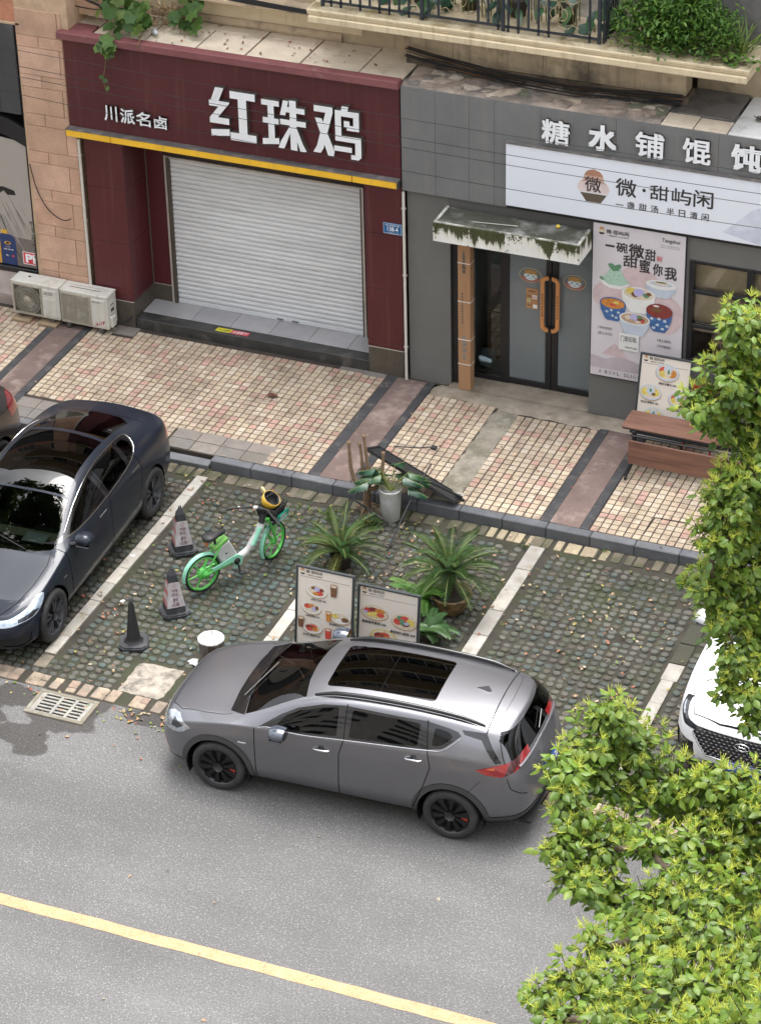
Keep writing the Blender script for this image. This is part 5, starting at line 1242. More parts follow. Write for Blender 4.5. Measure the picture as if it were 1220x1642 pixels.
# ================================================================ things on the pavement and in the bays
acw = mat('ac_white', (.60, .59, .54), rough=.5, var=.07, vs=3, stain=(.42, .38, .30), ss=4, sa=.38, drip=(.44, .38, .28))
acg = mat('ac_grille', (.50, .48, .42), rough=.6, var=.15, vs=6, stain=(.32, .28, .21), ss=5)
acd = mat('ac_dark', (.06, .058, .05), rough=.8, var=.3)
def ac_unit(label, loc, rz, fan):
    t = thing('outdoor_unit', label, 'air conditioner', loc, rz, 'air conditioner outdoor units on the pavement')
    W, D, H, z = .76, .27, .52, .07
    MB().cbox(-W/2, W/2, -D/2, D/2, z, z+H, .012).build('casing', acw, t)
    MB().cbox(-W/2-.006, W/2+.006, -D/2-.006, D/2+.006, z+H-.012, z+H+.012, .006).build('top_cover', acw, t)
    b = MB(); b.box(-.35, .10, -D/2-.0045, -D/2-.001, z+.04, z+H-.04); b.build('fan_recess', acd, t)
    cx, cz = -.125, z+H/2
    b = MB()
    if fan:
        for k in range(44):
            a0 = 2*math.pi*k/44
            p = []
            for i in range(7):
                f = i/6; r = .055+.165*f; a = a0+.9*f
                p.append((cx+r*math.cos(a), -D/2-.012-.01*math.sin(f*3.1), cz+r*math.sin(a)))
            b.tube(p, .0035, 4, 0, None, False)
        for r in (.11, .17, .222):
            b.tube([(cx+r*math.cos(i*math.pi/16), -D/2-.016, cz+r*math.sin(i*math.pi/16)) for i in range(33)], .003, 4, 0, None, False)
        M = Matrix.Translation((cx, -D/2-.016, cz)) @ Matrix.Rotation(math.pi/2, 4, 'X')
        b.lathe([(0, .008), (.05, .006), (.055, -.006)], 20, 0, M)
        for a in ((-.356, -.335, z+.03, z+H-.03), (.085, .105, z+.03, z+H-.03), (-.335, .085, z+.03, z+.05), (-.335, .085, z+H-.05, z+H-.03)): b.box(a[0], a[1], -D/2-.014, -D/2-.001, a[2], a[3])
    else:
        for k in range(25): b.box(-.34, .09, -D/2-.014, -D/2-.004, z+.05+.0172*k, z+.059+.0172*k)
        for k in range(6): b.box(-.345+.085*k, -.339+.085*k, -D/2-.011, -D/2-.003, z+.04, z+H-.04)
        for a in ((-.356, -.34, z+.03, z+H-.03), (.09, .105, z+.03, z+H-.03), (-.34, .09, z+.03, z+.05), (-.34, .09, z+H-.05, z+H-.03)): b.box(a[0], a[1], -D/2-.016, -D/2-.001, a[2], a[3])
    b.build('fan_grille' if fan else 'louvre_grille', acg, t)
    b = MB(); b.cbox(.125, .345, -D/2-.012, -D/2+.004, z+.03, z+H-.05, .008)
    if fan:
        for k in range(11): b.box(.14, .33, -D/2-.018, -D/2-.011, z+.06+.026*k, z+.068+.026*k)
    b.build('front_panel', acw, t)
    b = MB()
    if fan: text_fit(b, 'KELON', .15, .29, z+H-.125, z+H-.10, -D/2-.0135, 0, .02); text_fit(b, 'R410A', .17, .30, z+H-.09, z+H-.075, -D/2-.0135, 0, .0)
    else:
        text_fit(b, 'KELON', .14, .27, z+H-.105, z+H-.085, -D/2-.0135, 0, .02)
        b.poly([(.175, z+.055), (.30, z+.075), (.335, z+.145), (.21, z+.11)], -D/2-.0135, 1); text_fit(b, 'R32', .215, .30, z+.075, z+.12, -D/2-.0142, 2, .02)
    b.build('marking', [blk_m, mat('ac_red', (.32, .03, .05), rough=.5), wht_m], t)
    if not fan:
        b = MB(); b.cbox(W/2-.002, W/2+.05, -.10, .02, z+.03, z+.20, .012); b.cbox(W/2-.001, W/2+.012, -.08, .06, z+.22, z+.42, .006); b.build('valve_cover', acw, t)
        b = MB(); b.box(W/2+.011, W/2+.0125, -.06, .03, z+.36, z+.375); b.box(W/2+.011, W/2+.0125, -.06, .03, z+.26, z+.31); b.build('grip_slot', acd, t)
        b = MB(); b.box(-.28, .24, -.02, -.005, z+H+.0125, z+H+.0135); b.box(-.3, .2, .05, .055, z+H+.0125, z+H+.0135); b.build('top_seam', acd, t)
    else:
        b = MB(); b.cbox(-.18, -.14, .02, .05, z+H+.0125, z+H+.022, .003); b.build('top_clip', acd, t)
    for x in (-.26, .26):
        b = MB(); b.cbox(x-.03, x+.03, -D/2-.02, D/2+.02, .005 if not fan else .045, z+.004, .004); b.build('foot', acd, t)
    return t
ac_unit('white outdoor unit with round fan grille standing on two planks', (-5.535, -.19, .170), -.01, True)
ac_unit('white outdoor unit with louvred grille and valve cover, on small castors', (-4.77, -.17, .150), -.01, False)
for x, l in ((-5.77, 'pale wooden plank under the fan side of the outdoor unit'), (-5.34, 'pale wooden plank under the louvred end of the fan outdoor unit')):
    b = MB(); b.cbox(-.145, .145, -.19, .17, 0, .036, .004)
    tag(b.build('wooden_plank', mat('plank', (.44, .33, .21), rough=.85, var=.2, vs=4, aniso=(1, 8, 8), stain=(.25, .18, .11), ss=3), None, (x, -.22, .1515), (0, 0, jit(.03))), l, 'plank')
for x in (-5.02, -4.52):
    t = thing('unit_castor', 'small black castor under the %s end of the louvred outdoor unit' % ('fan unit' if x < -4.8 else 'valve cover'), 'castor', (x, -.30, .15), 0, 'castors under the louvred unit')
    b = MB(); b.lathe([(.0, -.012), (.028, -.012), (.030, 0), (.028, .012), (0, .012)], 14, 0, Matrix.Translation((0, 0, .03)) @ Matrix.Rotation(math.pi/2, 4, 'Y')); b.build('wheel', acd, t)
    b = MB(); b.box(-.02, .02, -.015, .03, .045, .082); b.build('fork', mat('castor_steel', (.2, .19, .17), rough=.5, metal=.6), t)
cable('unit_hose', [(-4.36, -.16, .30), (-4.28, -.10, .27), (-4.2, -.02, .30), (-4.16, .02, .34)], .012, cab_m, 'short black hose from the louvred outdoor unit into the granite base')

# carton leaning upright by the door
kr = mat('cardboard', (.42, .235, .12), rough=.85, var=.08, vs=4, aniso=(6, 6, 1), fine=.06, stain=(.34, .19, .10), ss=2)
bx = thing('tall_carton', 'tall narrow brown cardboard carton tied with string beside the door', 'carton', (.90, .02, .168))
MB().cbox(-.088, .088, -.075, .075, .0, 2.42, .006).build('carton', kr, bx)
b = MB()
for z in (.40, .78, 1.36, 1.94):
    b.box(-.090, .090, -.0785, -.0755, z, z+.012); b.box(.0885, .0912, -.077, .077, z-.004, z+.008); b.box(-.0912, -.0885, -.077, .077, z, z+.01)
b.build('string', mat('white_string', (.66, .63, .58), rough=.8), bx)
b = MB(); y = -.0762
def vtext(b, s, cx, z, w, h, step, mi=0, bo=.02):
    for ch in s:
        text_fit(b, ch, cx-w/2, cx+w/2, z-h, z, y, mi, bo); z -= step
b.poly([(-.03, 1.86), (.03, 1.86), (.012, 1.98), (.022, 2.02), (0, 2.16), (-.022, 2.02), (-.012, 1.98)], y, 0); b.box(-.022, .022, y-.0005, y, 1.80, 1.85)
vtext(b, '中国制造', -.0, .86, .05, .07, .10, 1)
vtext(b, '高级铝合金型材专用包装', -.025, 1.50, .03, .032, .044, 0)
vtext(b, 'ALUMINIUM PROFILE', .025, 1.72, .010, .014, .024, 0, .0)
b.build('printing', [mat('carton_ink', (.10, .09, .07), rough=.8, var=.3), mat('carton_ink_blue', (.12, .2, .22), rough=.8, var=.3)], bx)

# folding table turned on its side rails
wd = mat('walnut', (.20, .10, .068), rough=.45, var=.22, vs=2.4, aniso=(.6, 9, 9), stain=(.10, .045, .03), ss=1.6, sa=.42)
tb_ = thing('folding_table', 'brown wood-grain folding training table on black castor legs', 'table', (4.55, -1.15, .150), -.015)
TZ = .58
MB().cbox(-1.06, 1.06, -.02, .42, TZ, TZ+.028, .006).build('table_top', wd, tb_)
MB().cbox(-1.04, 1.04, -.02, .41, TZ-.012, TZ-.001, .002).build('top_core', fram_m, tb_)
b = MB(); b.cbox(-.90, .90, -.20, -.18, .17, .52, .006, 0, None); b.build('modesty_panel', wd, tb_)
b = MB(); b.tube([(-.95, .02, TZ-.05), (.95, .02, TZ-.05)], .022, 8); b.tube([(-.95, .30, TZ-.04), (.95, .30, TZ-.04)], .016, 6); b.tube([(-.9, -.12, TZ-.03), (.9, -.12, TZ-.03)], .012, 6); b.build('cross_beam', fram_m, tb_)
for sx in (-1, 1):
    b = MB(); b.cbox(sx*.88-.025, sx*.88+.025, -.04, .03, .08, TZ-.014, .006); b.build('leg', fram_m, tb_)
    b = MB(); b.tube([(sx*.88, -.32, .06), (sx*.88, 0, .11), (sx*.88, .30, .06)], .022, 8); b.build('foot_rail', fram_m, tb_)
    b = MB(); b.tube([(sx*.88, -.01, .35), (sx*.88, -.18, .35)], .014, 6); b.build('panel_bracket', fram_m, tb_)
    for yy in (-.33, .31):
        b = MB(); b.lathe([(0, -.012), (.030, -.012), (.032, 0), (.030, .012), (0, .012)], 14, 0, Matrix.Translation((sx*.88, yy, .032)) @ Matrix.Rotation(math.pi/2, 4, 'Y')); b.cbox(sx*.88-.018, sx*.88+.018, yy-.01, yy+.02, .035, .075, .003); b.build('castor', fram_m, tb_)
rc = thing('red_chair', 'red plastic chair tucked behind the cream menu board', 'chair', (4.35, -.42, .165))
b = MB(); b.cbox(-.2, .2, -.2, .2, .42, .45, .01); b.build('seat', mat('chair_red', (.42, .04, .03), rough=.5), rc)
b = MB(); b.cbox(-.2, .2, .17, .2, .46, .86, .01); b.build('backrest', MATS['chair_red'], rc)
for sx in (-1, 1):
    for sy in (-1, 1):
        b = MB(); b.tube([(sx*.17, sy*.17, .42), (sx*.19, sy*.19, 0)], .014, 6); b.build('leg', MATS['chair_red'], rc)
wb = thing('white_bag', 'crumpled white plastic bag behind the right end of the folding table', 'bag', (5.0, -.62, .165))
b = MB(); b.lathe([(0, 0), (.14, .01), (.17, .1), (.13, .22), (.06, .3), (.08, .36), (0, .33)], 14, 0)
b.v = [(x+jit(.02), y+jit(.02), z+(jit(.015) if z > .02 else 0)) for x, y, z in b.v]; b.build('bag_body', mat('bag_white', (.66, .66, .66), rough=.6, var=.08), wb)

# ---------------- traffic cones
con_m = mat('cone_rubber', (.032, .034, .038), rough=.7, var=.25, vs=9, stain=(.10, .10, .10), ss=5, sa=.36)
conk_m = mat('cone_black', (.012, .012, .013), rough=.6, var=.3, vs=9)
slv = [mat('sleeve_white', (.60, .58, .60), rough=.35, var=.1, vs=8, stain=(.42, .38, .38), ss=6), mat('sleeve_red', (.42, .13, .14), rough=.4, var=.2, vs=14, stain=(.55, .36, .36), ss=8, sa=.42), mat('sleeve_ink', (.34, .20, .24), rough=.5, var=.2), mat('sleeve_blue', (.25, .28, .38), rough=.5)]
def cone(label, loc, rz, sleeve):
    t = thing('traffic_cone', label, 'traffic cone', loc, rz, 'traffic cones closing the parking bay')
    R4 = math.sqrt(2)
    b = MB()
    o = [(-.175, -.11), (-.11, -.175), (.11, -.175), (.175, -.11), (.175, .11), (.11, .175), (-.11, .175), (-.175, .11)]
    b.prism(o, 0, .028, 'z'); b.prism([(x*.92, y*.92) for x, y in o], .0281, .042, 'z'); b.build('base', con_m, t)
    b = MB()
    def ring(w, z, c=.15):
        c = w*c; return [(-w, -w+c, z), (-w+c, -w, z), (w-c, -w, z), (w, -w+c, z), (w, w-c, z), (w-c, w, z), (-w+c, w, z), (-w, w-c, z)]
    if sleeve:
        rs = [ring(.122, .042), ring(.114, .10), ring(.050, .55), ring(.030, .60, .5), ring(.016, .63, .5)]
    else:
        rs = []
        for w, z in ((.125, .042), (.10, .06), (.085, .10), (.035, .56), (.022, .60), (.015, .62)):
            rs.append([(w*math.cos(2*math.pi*i/8+.39), w*math.sin(2*math.pi*i/8+.39), z) for i in range(8)])
    n = 8
    vs = [p for r in rs for p in r]
    b.add(vs, [(i*8+j, i*8+(j+1) % 8, (i+1)*8+(j+1) % 8, (i+1)*8+j) for i in range(len(rs)-1) for j in range(8)]+[tuple(range(len(vs)-8, len(vs)))], 0, not sleeve)
    b.build('body', con_m if sleeve else conk_m, t)
    b = MB(); b.tube([(-.014, 0, .61), (-.012, 0, .65), (.010, 0, .655), (.016, 0, .61)], .007, 6); b.build('grip', con_m, t)
    if sleeve:
        b = MB()
        def W(z): return .114-(z-.10)*(.064/.45)+.003
        zl = [.125, .20, .27, .345, .42, .46]
        for k, (z0, z1) in enumerate(zip(zl, zl[1:])):
            a, c = W(z0), W(z1)
            for s in range(4):
                M = Matrix.Rotation(s*math.pi/2, 4, 'Z')
                # striped faces left/right, printed faces front/back
                b.add([(-a, -a, z0), (a, -a, z0), (c, -c, z1), (-c, -c, z1)], [(0, 1, 2, 3)], (1 if k % 2 == 0 else 0) if s in (1, 3) else 0, False, M)
        for s in (0, 2):
            M0 = Matrix.Rotation(s*math.pi/2, 4, 'Z')
            q = MB()
            def line(txt, z, h, w, mi):
                r = MB(); text_fit(r, txt, -w, w, z, z+h, 0, mi, .03)
                r.v = [(x, -W(zz)-.0015, zz) for x, yy, zz in r.v]; q.add(r.v, r.f, mi, False)
            q.add([], [])
            cc = [( .028*math.cos(i*math.pi/8), .028*math.sin(i*math.pi/8)) for i in range(17)]
            for (x0, z0), (x1, z1) in zip(cc, cc[1:]):
                q.add([(x0, -W(.42+z0)-.0015, .42+z0), (x1, -W(.42+z1)-.0015, .42+z1), (x1*.75, -W(.42+z1*.75)-.0015, .42+z1*.75), (x0*.75, -W(.42+z0*.75)-.0015, .42+z0*.75)], [(0, 1, 2, 3)], 1)
            q.add([(-.018, -W(.40)-.0016, .40), (-.012, -W(.40)-.0016, .40), (.020, -W(.44)-.0016, .44), (.014, -W(.44)-.0016, .44)], [(0, 1, 2, 3)], 1)
            line('专用', .33, .045, .035, 2); line('车位', .275, .045, .04, 2); line('请勿', .20, .055, .035, 1); line('占用', .14, .05, .04, 1)
            b.add(q.v, q.f, 2, False, M0)
        b.build('sleeve', slv, t)
    return t
cone('black-topped cone with faded red and white sleeve, between white line and bicycle', (-1.10, -4.79, .022), math.radians(38), True)
cone('red and white sleeved cone standing alone in front of the bicycle rear wheel', (-.595, -6.07, .022), math.radians(40), True)
cone('plain black cone without a sleeve near the concrete patch', (-.755, -6.86, .022), math.radians(20), False)

# ---------------- round can with pale splashed lid
bk = thing('paint_can', 'dark round can with whitish splashed lid in front of the grey crossover', 'can', (.265, -6.82, .012))
b = MB(); b.lathe([(.0, 0), (.135, 0), (.145, .02), (.150, .285), (.156, .292), (.156, .305)], 28, 0); b.build('can_body', mat('can_brown', (.085, .062, .052), rough=.6, var=.3, vs=8, drip=(.4, .38, .36)), bk)
b = MB(); b.lathe([(.158, .296), (.160, .306), (.158, .316), (.148, .318), (.142, .306), (.0, .308)], 28, 0); b.build('lid', mat('can_lid', (.60, .60, .57), rough=.7, var=.15, vs=20, stain=(.22, .22, .20), ss=14, sa=.46, bump=.5), bk)
sp = mat('white_splash', (.66, .66, .66), rough=.7, var=.15)
def splash(x, y, r, label, z=.034):
    b = MB(); p = []
    for i in range(14):
        a = 2*math.pi*i/14; q = r*random.uniform(.45, 1.1); p.append((q*math.cos(a), q*math.sin(a)))
    b.add([(u, v, jit(.004)) for u, v in p]+[(0, 0, .012)], [(i, (i+1) % 14, 14) for i in range(14)])
    tag(b.build('white_splash', sp, None, (x, y, z)), label, 'spill')
splash(.10, -6.98, .085, 'white paint splash on the studs left of the round can')
splash(-1.28, -6.12, .04, 'white crumpled scrap on the studs near the plain black cone')
splash(-1.62, -5.16, .04, 'white blob on the marking slab nearest the rear cone', .036)

# ---------------- shared electric bicycle
bg_m = mat('bike_green', (.10, .50, .085), rough=.4, var=.08, coat=.3); bm_m = mat('bike_mint', (.26, .60, .43), rough=.45, var=.08, coat=.2); bw_m = mat('bike_white', (.68, .72, .74), rough=.4, var=.06, stain=(.4, .4, .38), ss=5); bk_m = mat('bike_black', (.014, .014, .015), rough=.55, var=.2)
bt = thing('electric_bicycle', 'green and white shared electric bicycle on its stand between the bay lines', 'bicycle', (-.45, -5.55, .020), math.radians(58.9))
def wheel_part(parent, hub, rad, steer=0, ns=7, hubr=.055):
    w = link('wheel', None, parent, hub, (0, 0, steer))
    X = Matrix.Rotation(math.pi/2, 4, 'X')
    b = MB(); n = 40; pr = [(rad-.034, -.014), (rad-.012, -.021), (rad, 0), (rad-.012, .021), (rad-.034, .014)]
    b.lathe([(r, z) for r, z in pr]+[pr[0]], n, 0, X); b.build('tyre', bk_m, w)
    b = MB(); b.lathe([(rad-.034, -.016), (rad-.052, -.016), (rad-.052, .016), (rad-.034, .016), (rad-.034, -.016)], n, 0, X)
    for k in range(ns):
        a = 2*math.pi*k/ns; b.tube([(.03*math.cos(a), 0, .03*math.sin(a)), ((rad-.045)*math.cos(a+.06), 0, (rad-.045)*math.sin(a+.06))], [.012, .008], 6)
    b.lathe([(0, -.04), (hubr*.7, -.04), (hubr, -.02), (hubr, .02), (hubr*.7, .04), (0, .04)], 18, 0, X); b.build('rim', bg_m, w)
    return w
RH = .262
wheel_part(bt, (0, 0, RH), RH, 0, 6, .075)
fw = wheel_part(bt, (1.12, 0, RH), RH, 0, 6, .04)
def fender(parent, hub, rad, a0, a1, steer=0, wd_=.030, name='fender'):
    b = MB(); n = 20; vs = []
    for i in range(n+1):
        a = a0+(a1-a0)*i/n
        for j, (yy, rr) in enumerate(((-wd_, -.022), (-wd_*.7, -.004), (0, .003), (wd_*.7, -.004), (wd_, -.022))):
            vs.append(((rad+rr)*math.cos(a), yy, (rad+rr)*math.sin(a)))
    b.add(vs, [(i*5+j, i*5+j+1, i*5+6+j, i*5+5+j) for i in range(n) for j in range(4)], 0, True)
    return b.build(name, bm_m, parent, hub, (0, 0, steer))
fender(bt, (0, 0, RH), RH+.028, math.radians(28), math.radians(186)); ff = fender(bt, (1.12, 0, RH), RH+.028, math.radians(100), math.radians(205))
b = MB(); b.tube(smooth_poly([(.40, 0, .30), (.55, 0, .285), (.70, 0, .36), (.84, 0, .53), (.93, 0, .70)], 6, False), [.046+.004*math.sin(i) for i in range(25)], 12); b.build('frame_tube', bw_m, bt)
b = MB(); b.tube(smooth_poly([(.735, -.030, .40), (.80, -.032, .50), (.86, -.03, .61)], 4, False), .030, 8); b.build('frame_decal', bm_m, bt)
b = MB(); b.tube([(.90, 0, .64), (.945, 0, .76)], [.048, .04], 10); b.tube([(.945, 0, .74), (.90, 0, .86)], .026, 10); b.build('head_tube', bk_m, bt)
b = MB()
for sy in (-1, 1): b.tube([(.955, sy*.05, .70), (1.03, sy*.055, .52), (1.12, sy*.045, RH)], [.020, .017, .015], 8)
b.tube([(.94, -.05, .70), (.94, .05, .70)], .022, 8); b.tube([(.945, 0, .72), (.965, 0, .62)], .03, 10); o = b.build('fork', bg_m, bt)
b = MB(); b.tube(smooth_poly([(.78, -.30, .985), (.80, -.24, .99), (.89, -.10, 1.0), (.90, 0, .995), (.89, .10, 1.0), (.80, .24, .99), (.74, .34, .985)], 5, False), .013, 8); b.build('handlebar', bk_m, bt)
for sy in (-1, 1):
    b = MB(); b.tube([(.775, sy*.30, .985), (.70, sy*.385, .98)], .017, 8); b.build('grip', bk_m, bt)
    b = MB(); b.tube([(.86, sy*.2, .98), (.82, sy*.33, .955)], .006, 5); b.build('brake_lever', bk_m, bt)
b = MB(); b.lathe([(0, -.02), (.03, -.02), (.034, 0), (.0, .012)], 14, 0, Matrix.Translation((.87, .07, 1.02))); b.build('bell_display', bw_m, bt)
b = MB(); b.lathe([(0, -.01), (.016, -.01), (.016, .01), (0, .01)], 12, 0, Matrix.Translation((.80, .27, .99)) @ Matrix.Rotation(math.pi/2, 4, 'X')); b.build('grip_ring', bw_m, bt)
# basket: tapered wire-sided box
b = MB()
bx0 = [(1.00, -.11, .78), (1.18, -.11, .80), (1.18, .11, .80), (1.00, .11, .78)]; bx1 = [(.97, -.15, .96), (1.25, -.15, .98), (1.25, .15, .98), (.97, .15, .96)]
b.add(bx0, [(0, 1, 2, 3), (3, 2, 1, 0)])
for i in range(4):
    p, q, r, s = Vector(bx0[i]), Vector(bx0[(i+1) % 4]), Vector(bx1[i]), Vector(bx1[(i+1) % 4])
    for k in range(7):
        f = k/6; b.tube([p.lerp(q, f), r.lerp(s, f)], .006, 4)
    for k in range(5):
        f = k/4; b.tube([p.lerp(r, f), q.lerp(s, f)], .0055, 4)
    b.add([tuple(p), tuple(q), tuple(p.lerp(r, .6)), tuple(q.lerp(s, .6))], [(0, 1, 3, 2)])
b.build('basket', bk_m, bt)
b = MB(); Mp = Matrix.Translation((1.12, -.160, .82)) @ Matrix.Rotation(.15, 4, 'X'); b.cbox(-.12, .12, -.006, .006, -.065, .065, .004, 0, Mp)
text_fit(b, '柳州A·1', -.07, .07, .005, .048, -.0075, 1, .02, 0, True, Mp); text_fit(b, '2058756', -.095, .095, -.050, -.008, -.0075, 1, .02, 0, True, Mp); b.build('number_plate', [mat('plate_green', (.0, .26, .17), rough=.4), wht_m], bt)
b = MB(); b.tube([(.24, 0, .40), (.20, 0, .70)], .018, 8); b.build('seat_post', bk_m, bt)
# saddle
vs = []; prof = [(-.16, .012, .0), (-.14, .075, .012), (-.08, .095, .018), (-.01, .075, .012), (.06, .035, .006), (.12, .022, .004), (.165, .012, -.004)]
b = MB(); n = 10
for x, w, dz in prof:
    for j in range(n):
        a = 2*math.pi*j/n; vs.append((.20+x, w*math.cos(a), .735+dz+(.025 if math.sin(a) > 0 else .045)*math.sin(a)*(1 if w > .02 else .4)))
b.add(vs, [(i*n+j, i*n+(j+1) % n, (i+1)*n+(j+1) % n, (i+1)*n+j) for i in range(len(prof)-1) for j in range(n)]+[tuple(range(n))[::-1], tuple(range(len(vs)-n, len(vs)))], 0, True); b.build('saddle', bk_m, bt)
# battery box leaning back with green lid
Mb = Matrix.Translation((.40, 0, .30)) @ Matrix.Rotation(-.42, 4, 'Y')
b = MB(); b.cbox(-.115, .115, -.055, .055, .02, .30, .014, 0, Mb); b.build('battery_box', bw_m, bt)
b = MB(); b.cbox(-.118, .118, -.058, .058, .302, .365, .014, 0, Mb); b.build('battery_lid', mat('lid_green', (.14, .36, .07), rough=.45), bt)
b = MB(); b.add([tuple(Mb @ Vector(p)) for p in ((-.02, -.0562, .155), (.02, -.0562, .16), (-.012, -.0562, .19))], [(0, 1, 2)]); b.build('warning_mark', blk_m, bt)
b = MB(); b.tube([(.02, .05, RH), (.28, .055, .66)], .012, 8); b.tube([(.02, -.05, RH), (.26, -.055, .60)], .012, 8); b.tube([(0, -.055, RH), (.42, -.055, .30)], .020, 8); b.tube([(0, .055, RH), (.42, .055, .30)], .016, 8)
b.lathe([(0, -.012), (.05, -.012), (.05, .012), (0, .012)], 16, 0, Matrix.Translation((.02, -.055, RH)) @ Matrix.Rotation(math.pi/2, 4, 'X')); b.build('rear_stays', bg_m, bt)
# chain guard
b = MB(); g_ = [(.46+.085*math.cos(t), .30+.085*math.sin(t)) for t in [(-2.0+4.3*i/16) for i in range(17)]]
outl = [(.10, .30), (.14, .335)]+[(.40, .385)]+g_[::-1]+[(.34, .25), (.12, .265)]
g2 = [(.46+.088*math.cos(math.radians(a)), .30+.088*math.sin(math.radians(a))) for a in range(110, -120, -14)]
b.prism([(.10, .325), (.42, .385)]+g2+[(.40, .315), (.12, .29)], -.082, -.066, 'y'); b.build('chain_guard', bm_m, bt)
b = MB(); X = Matrix.Translation((.46, -.086, .30)) @ Matrix.Rotation(math.pi/2, 4, 'X'); b.lathe([(0, -.006), (.045, -.006), (.045, .006), (0, .006)], 18, 0, X); b.tube([(.46, -.095, .30), (.49, -.098, .15)], .011, 6); b.tube([(.46, .095, .30), (.43, .098, .45)], .011, 6)
b.cbox(.45, .54, -.17, -.10, .135, .16, .005); b.cbox(.38, .47, .10, .17, .44, .465, .005); b.build('crank', bk_m, bt)
b = MB(); b.tube([(.30, .09, .22), (.25, .16, .0)], .009, 6); b.tube([(.30, .02, .24), (.30, .10, .20)], .010, 6); b.build('kickstand', bk_m, bt)
b = MB(); b.cbox(-.02, .0, -.03, .03, -.02, .03, .004, 0, Matrix.Translation((.09, 0, .66))); b.build('tail_lamp', mat('lamp_amber', (.45, .13, .03), rough=.3), bt)
b = MB(); b.tube([(.92, -.03, .86), (.98, -.10, .80), (.96, -.07, .6), (.90, -.04, .5)], .005, 5); b.build('brake_cable', cab_m, bt)
# everything above the front fork turns with the handlebar
Ms = Matrix.Translation((.945, 0, 0)) @ Matrix.Rotation(math.radians(22), 4, 'Z') @ Matrix.Translation((-.945, 0, 0))
for o in [fw, ff]+[c for c in bt.children if c.name.split('.')[0] in ('fork', 'handlebar', 'grip', 'brake_lever', 'bell_display', 'grip_ring', 'basket', 'number_plate', 'brake_cable')]:
    dz = Matrix.Translation((0, 0, -.14 if o.name.split('.')[0] in ('handlebar', 'grip', 'brake_lever', 'bell_display', 'grip_ring', 'basket', 'number_plate') else 0))
    o.matrix_basis = dz @ Ms @ o.matrix_basis
hl = thing('yellow_helmet', 'yellow helmet with black lining lying upside down in the bicycle basket', 'helmet', (0, 0, 0))
Mh = Matrix.Translation((-.45, -5.55, .02)) @ Matrix.Rotation(math.radians(58.9), 4, 'Z') @ Matrix.Translation((1.095, .055, .885)) @ Matrix.Rotation(.55, 4, 'X') @ Matrix.Rotation(.25, 4, 'Y')
hl.matrix_world = Mh
b = MB(); b.lathe([(.0, -.13), (.05, -.122), (.092, -.09), (.112, -.04), (.118, .03), (.112, .032), (.104, -.03), (.08, -.08), (0, -.11)], 22, 0); b.build('shell', mat('helmet_yellow', (.60, .36, .035), rough=.35, coat=.4, var=.1), hl)
b = MB(); b.lathe([(.111, .03), (.10, .034), (.094, -.02), (.07, -.07), (0, -.095)], 18, 0); b.tube([(.10, 0, .02), (.04, .05, .05), (-.08, .03, .03)], .012, 6); b.build('lining', bk_m, hl)
b = MB(); b.lathe([(.0, 0), (.05, .0), (.055, .02), (0, .022)], 14, 0, Matrix.Translation((-.03, .15, -.02)) @ Matrix.Rotation(1.2, 4, 'Y')); b.build('ear_flap', mat('flap_cream', (.62, .54, .30), rough=.5), hl)

# ---------------- toppled display frame (panel on a tubular stand)
tf_m = mat('frame_black', (.016, .017, .018), rough=.45, var=.2)
tf = thing('toppled_frame', 'black poster display frame tipped back on its stand legs by the kerb', 'display frame', (1.1, -3.3, .0))
def W_(p): return (p[0]-1.1, p[1]+3.3, p[2])
A = Vector((.60, -2.95, .80)); B = Vector((1.50, -2.95, .56)); C = Vector((1.05, -2.35, .52)); D_ = Vector((1.86, -2.62, .19))
e1 = Vector((1.02, .0, -.46)); e2 = Vector((.02, .40, -.19))
P0 = Vector((.62, -2.90, .79))
def quad(a, c): return tuple(W_(P0+e1*a+e2*c))
b = MB()
n_ = e1.cross(e2).normalized()
if n_.z < 0: n_ = -n_
def slab(b, a0, a1, c0, c1, t0, t1, mi=0):
    vs = [W_(P0+e1*a+e2*c+n_*t) for t in (t0, t1) for c in (c0, c1) for a in (a0, a1)]
    b.add(vs, [(0, 2, 3, 1), (4, 5, 7, 6), (0, 1, 5, 4), (2, 6, 7, 3), (0, 4, 6, 2), (1, 3, 7, 5)], mi)
slab(b, .02, 1.18, .06, .94, 0, .012); b.build('panel', mat('panel_dark', (.028, .03, .033), rough=.35, var=.15), tf)
b = MB()
for a in ((0, 1.2, 0, .06), (0, 1.2, .94, 1), (0, .03, .06, .94), (1.17, 1.2, .06, .94)): slab(b, *a, -.012, .022)
b.build('rim', tf_m, tf)
b = MB(); b.tube([W_((1.52, -2.86, .74)), W_((1.42, -3.28, .46)), W_((1.32, -3.88, .012))], .012, 6); b.build('leg', tf_m, tf)
b = MB(); b.tube([W_((.70, -2.98, .68)), W_((.66, -3.30, .36)), W_((.56, -3.72, .012))], .012, 6); b.build('leg', tf_m, tf)
b = MB(); b.tube([W_((.66, -3.36, .30)), W_((1.12, -3.52, .20))], .014, 6); b.tube([W_((1.40, -2.9, .52)), W_((1.86, -2.66, .19))], .016, 6); b.tube([W_((1.75, -2.60, .172)), W_((1.90, -2.70, .172))], .018, 6); b.build('crossbar', tf_m, tf)
b = MB(); b.tube([W_((.95, -2.72, .80)), W_((1.25, -2.62, .78)), W_((1.42, -2.60, .82))], .008, 5); b.cbox(1.42-1.1, 1.50-1.1, .66, .72, .80, .84, .01); b.build('clip_arm', tf_m, tf)
gd = thing('gully_grate', 'small slotted kerb drain under the tipped display frame', 'drain', (1.68, -2.62, .152))
b = MB(); b.cbox(-.17, .17, -.11, .11, -.01, .006, .004); b.build('plate', mat('gully_stone', (.36, .33, .28), rough=.9, var=.2), gd)
b = MB()
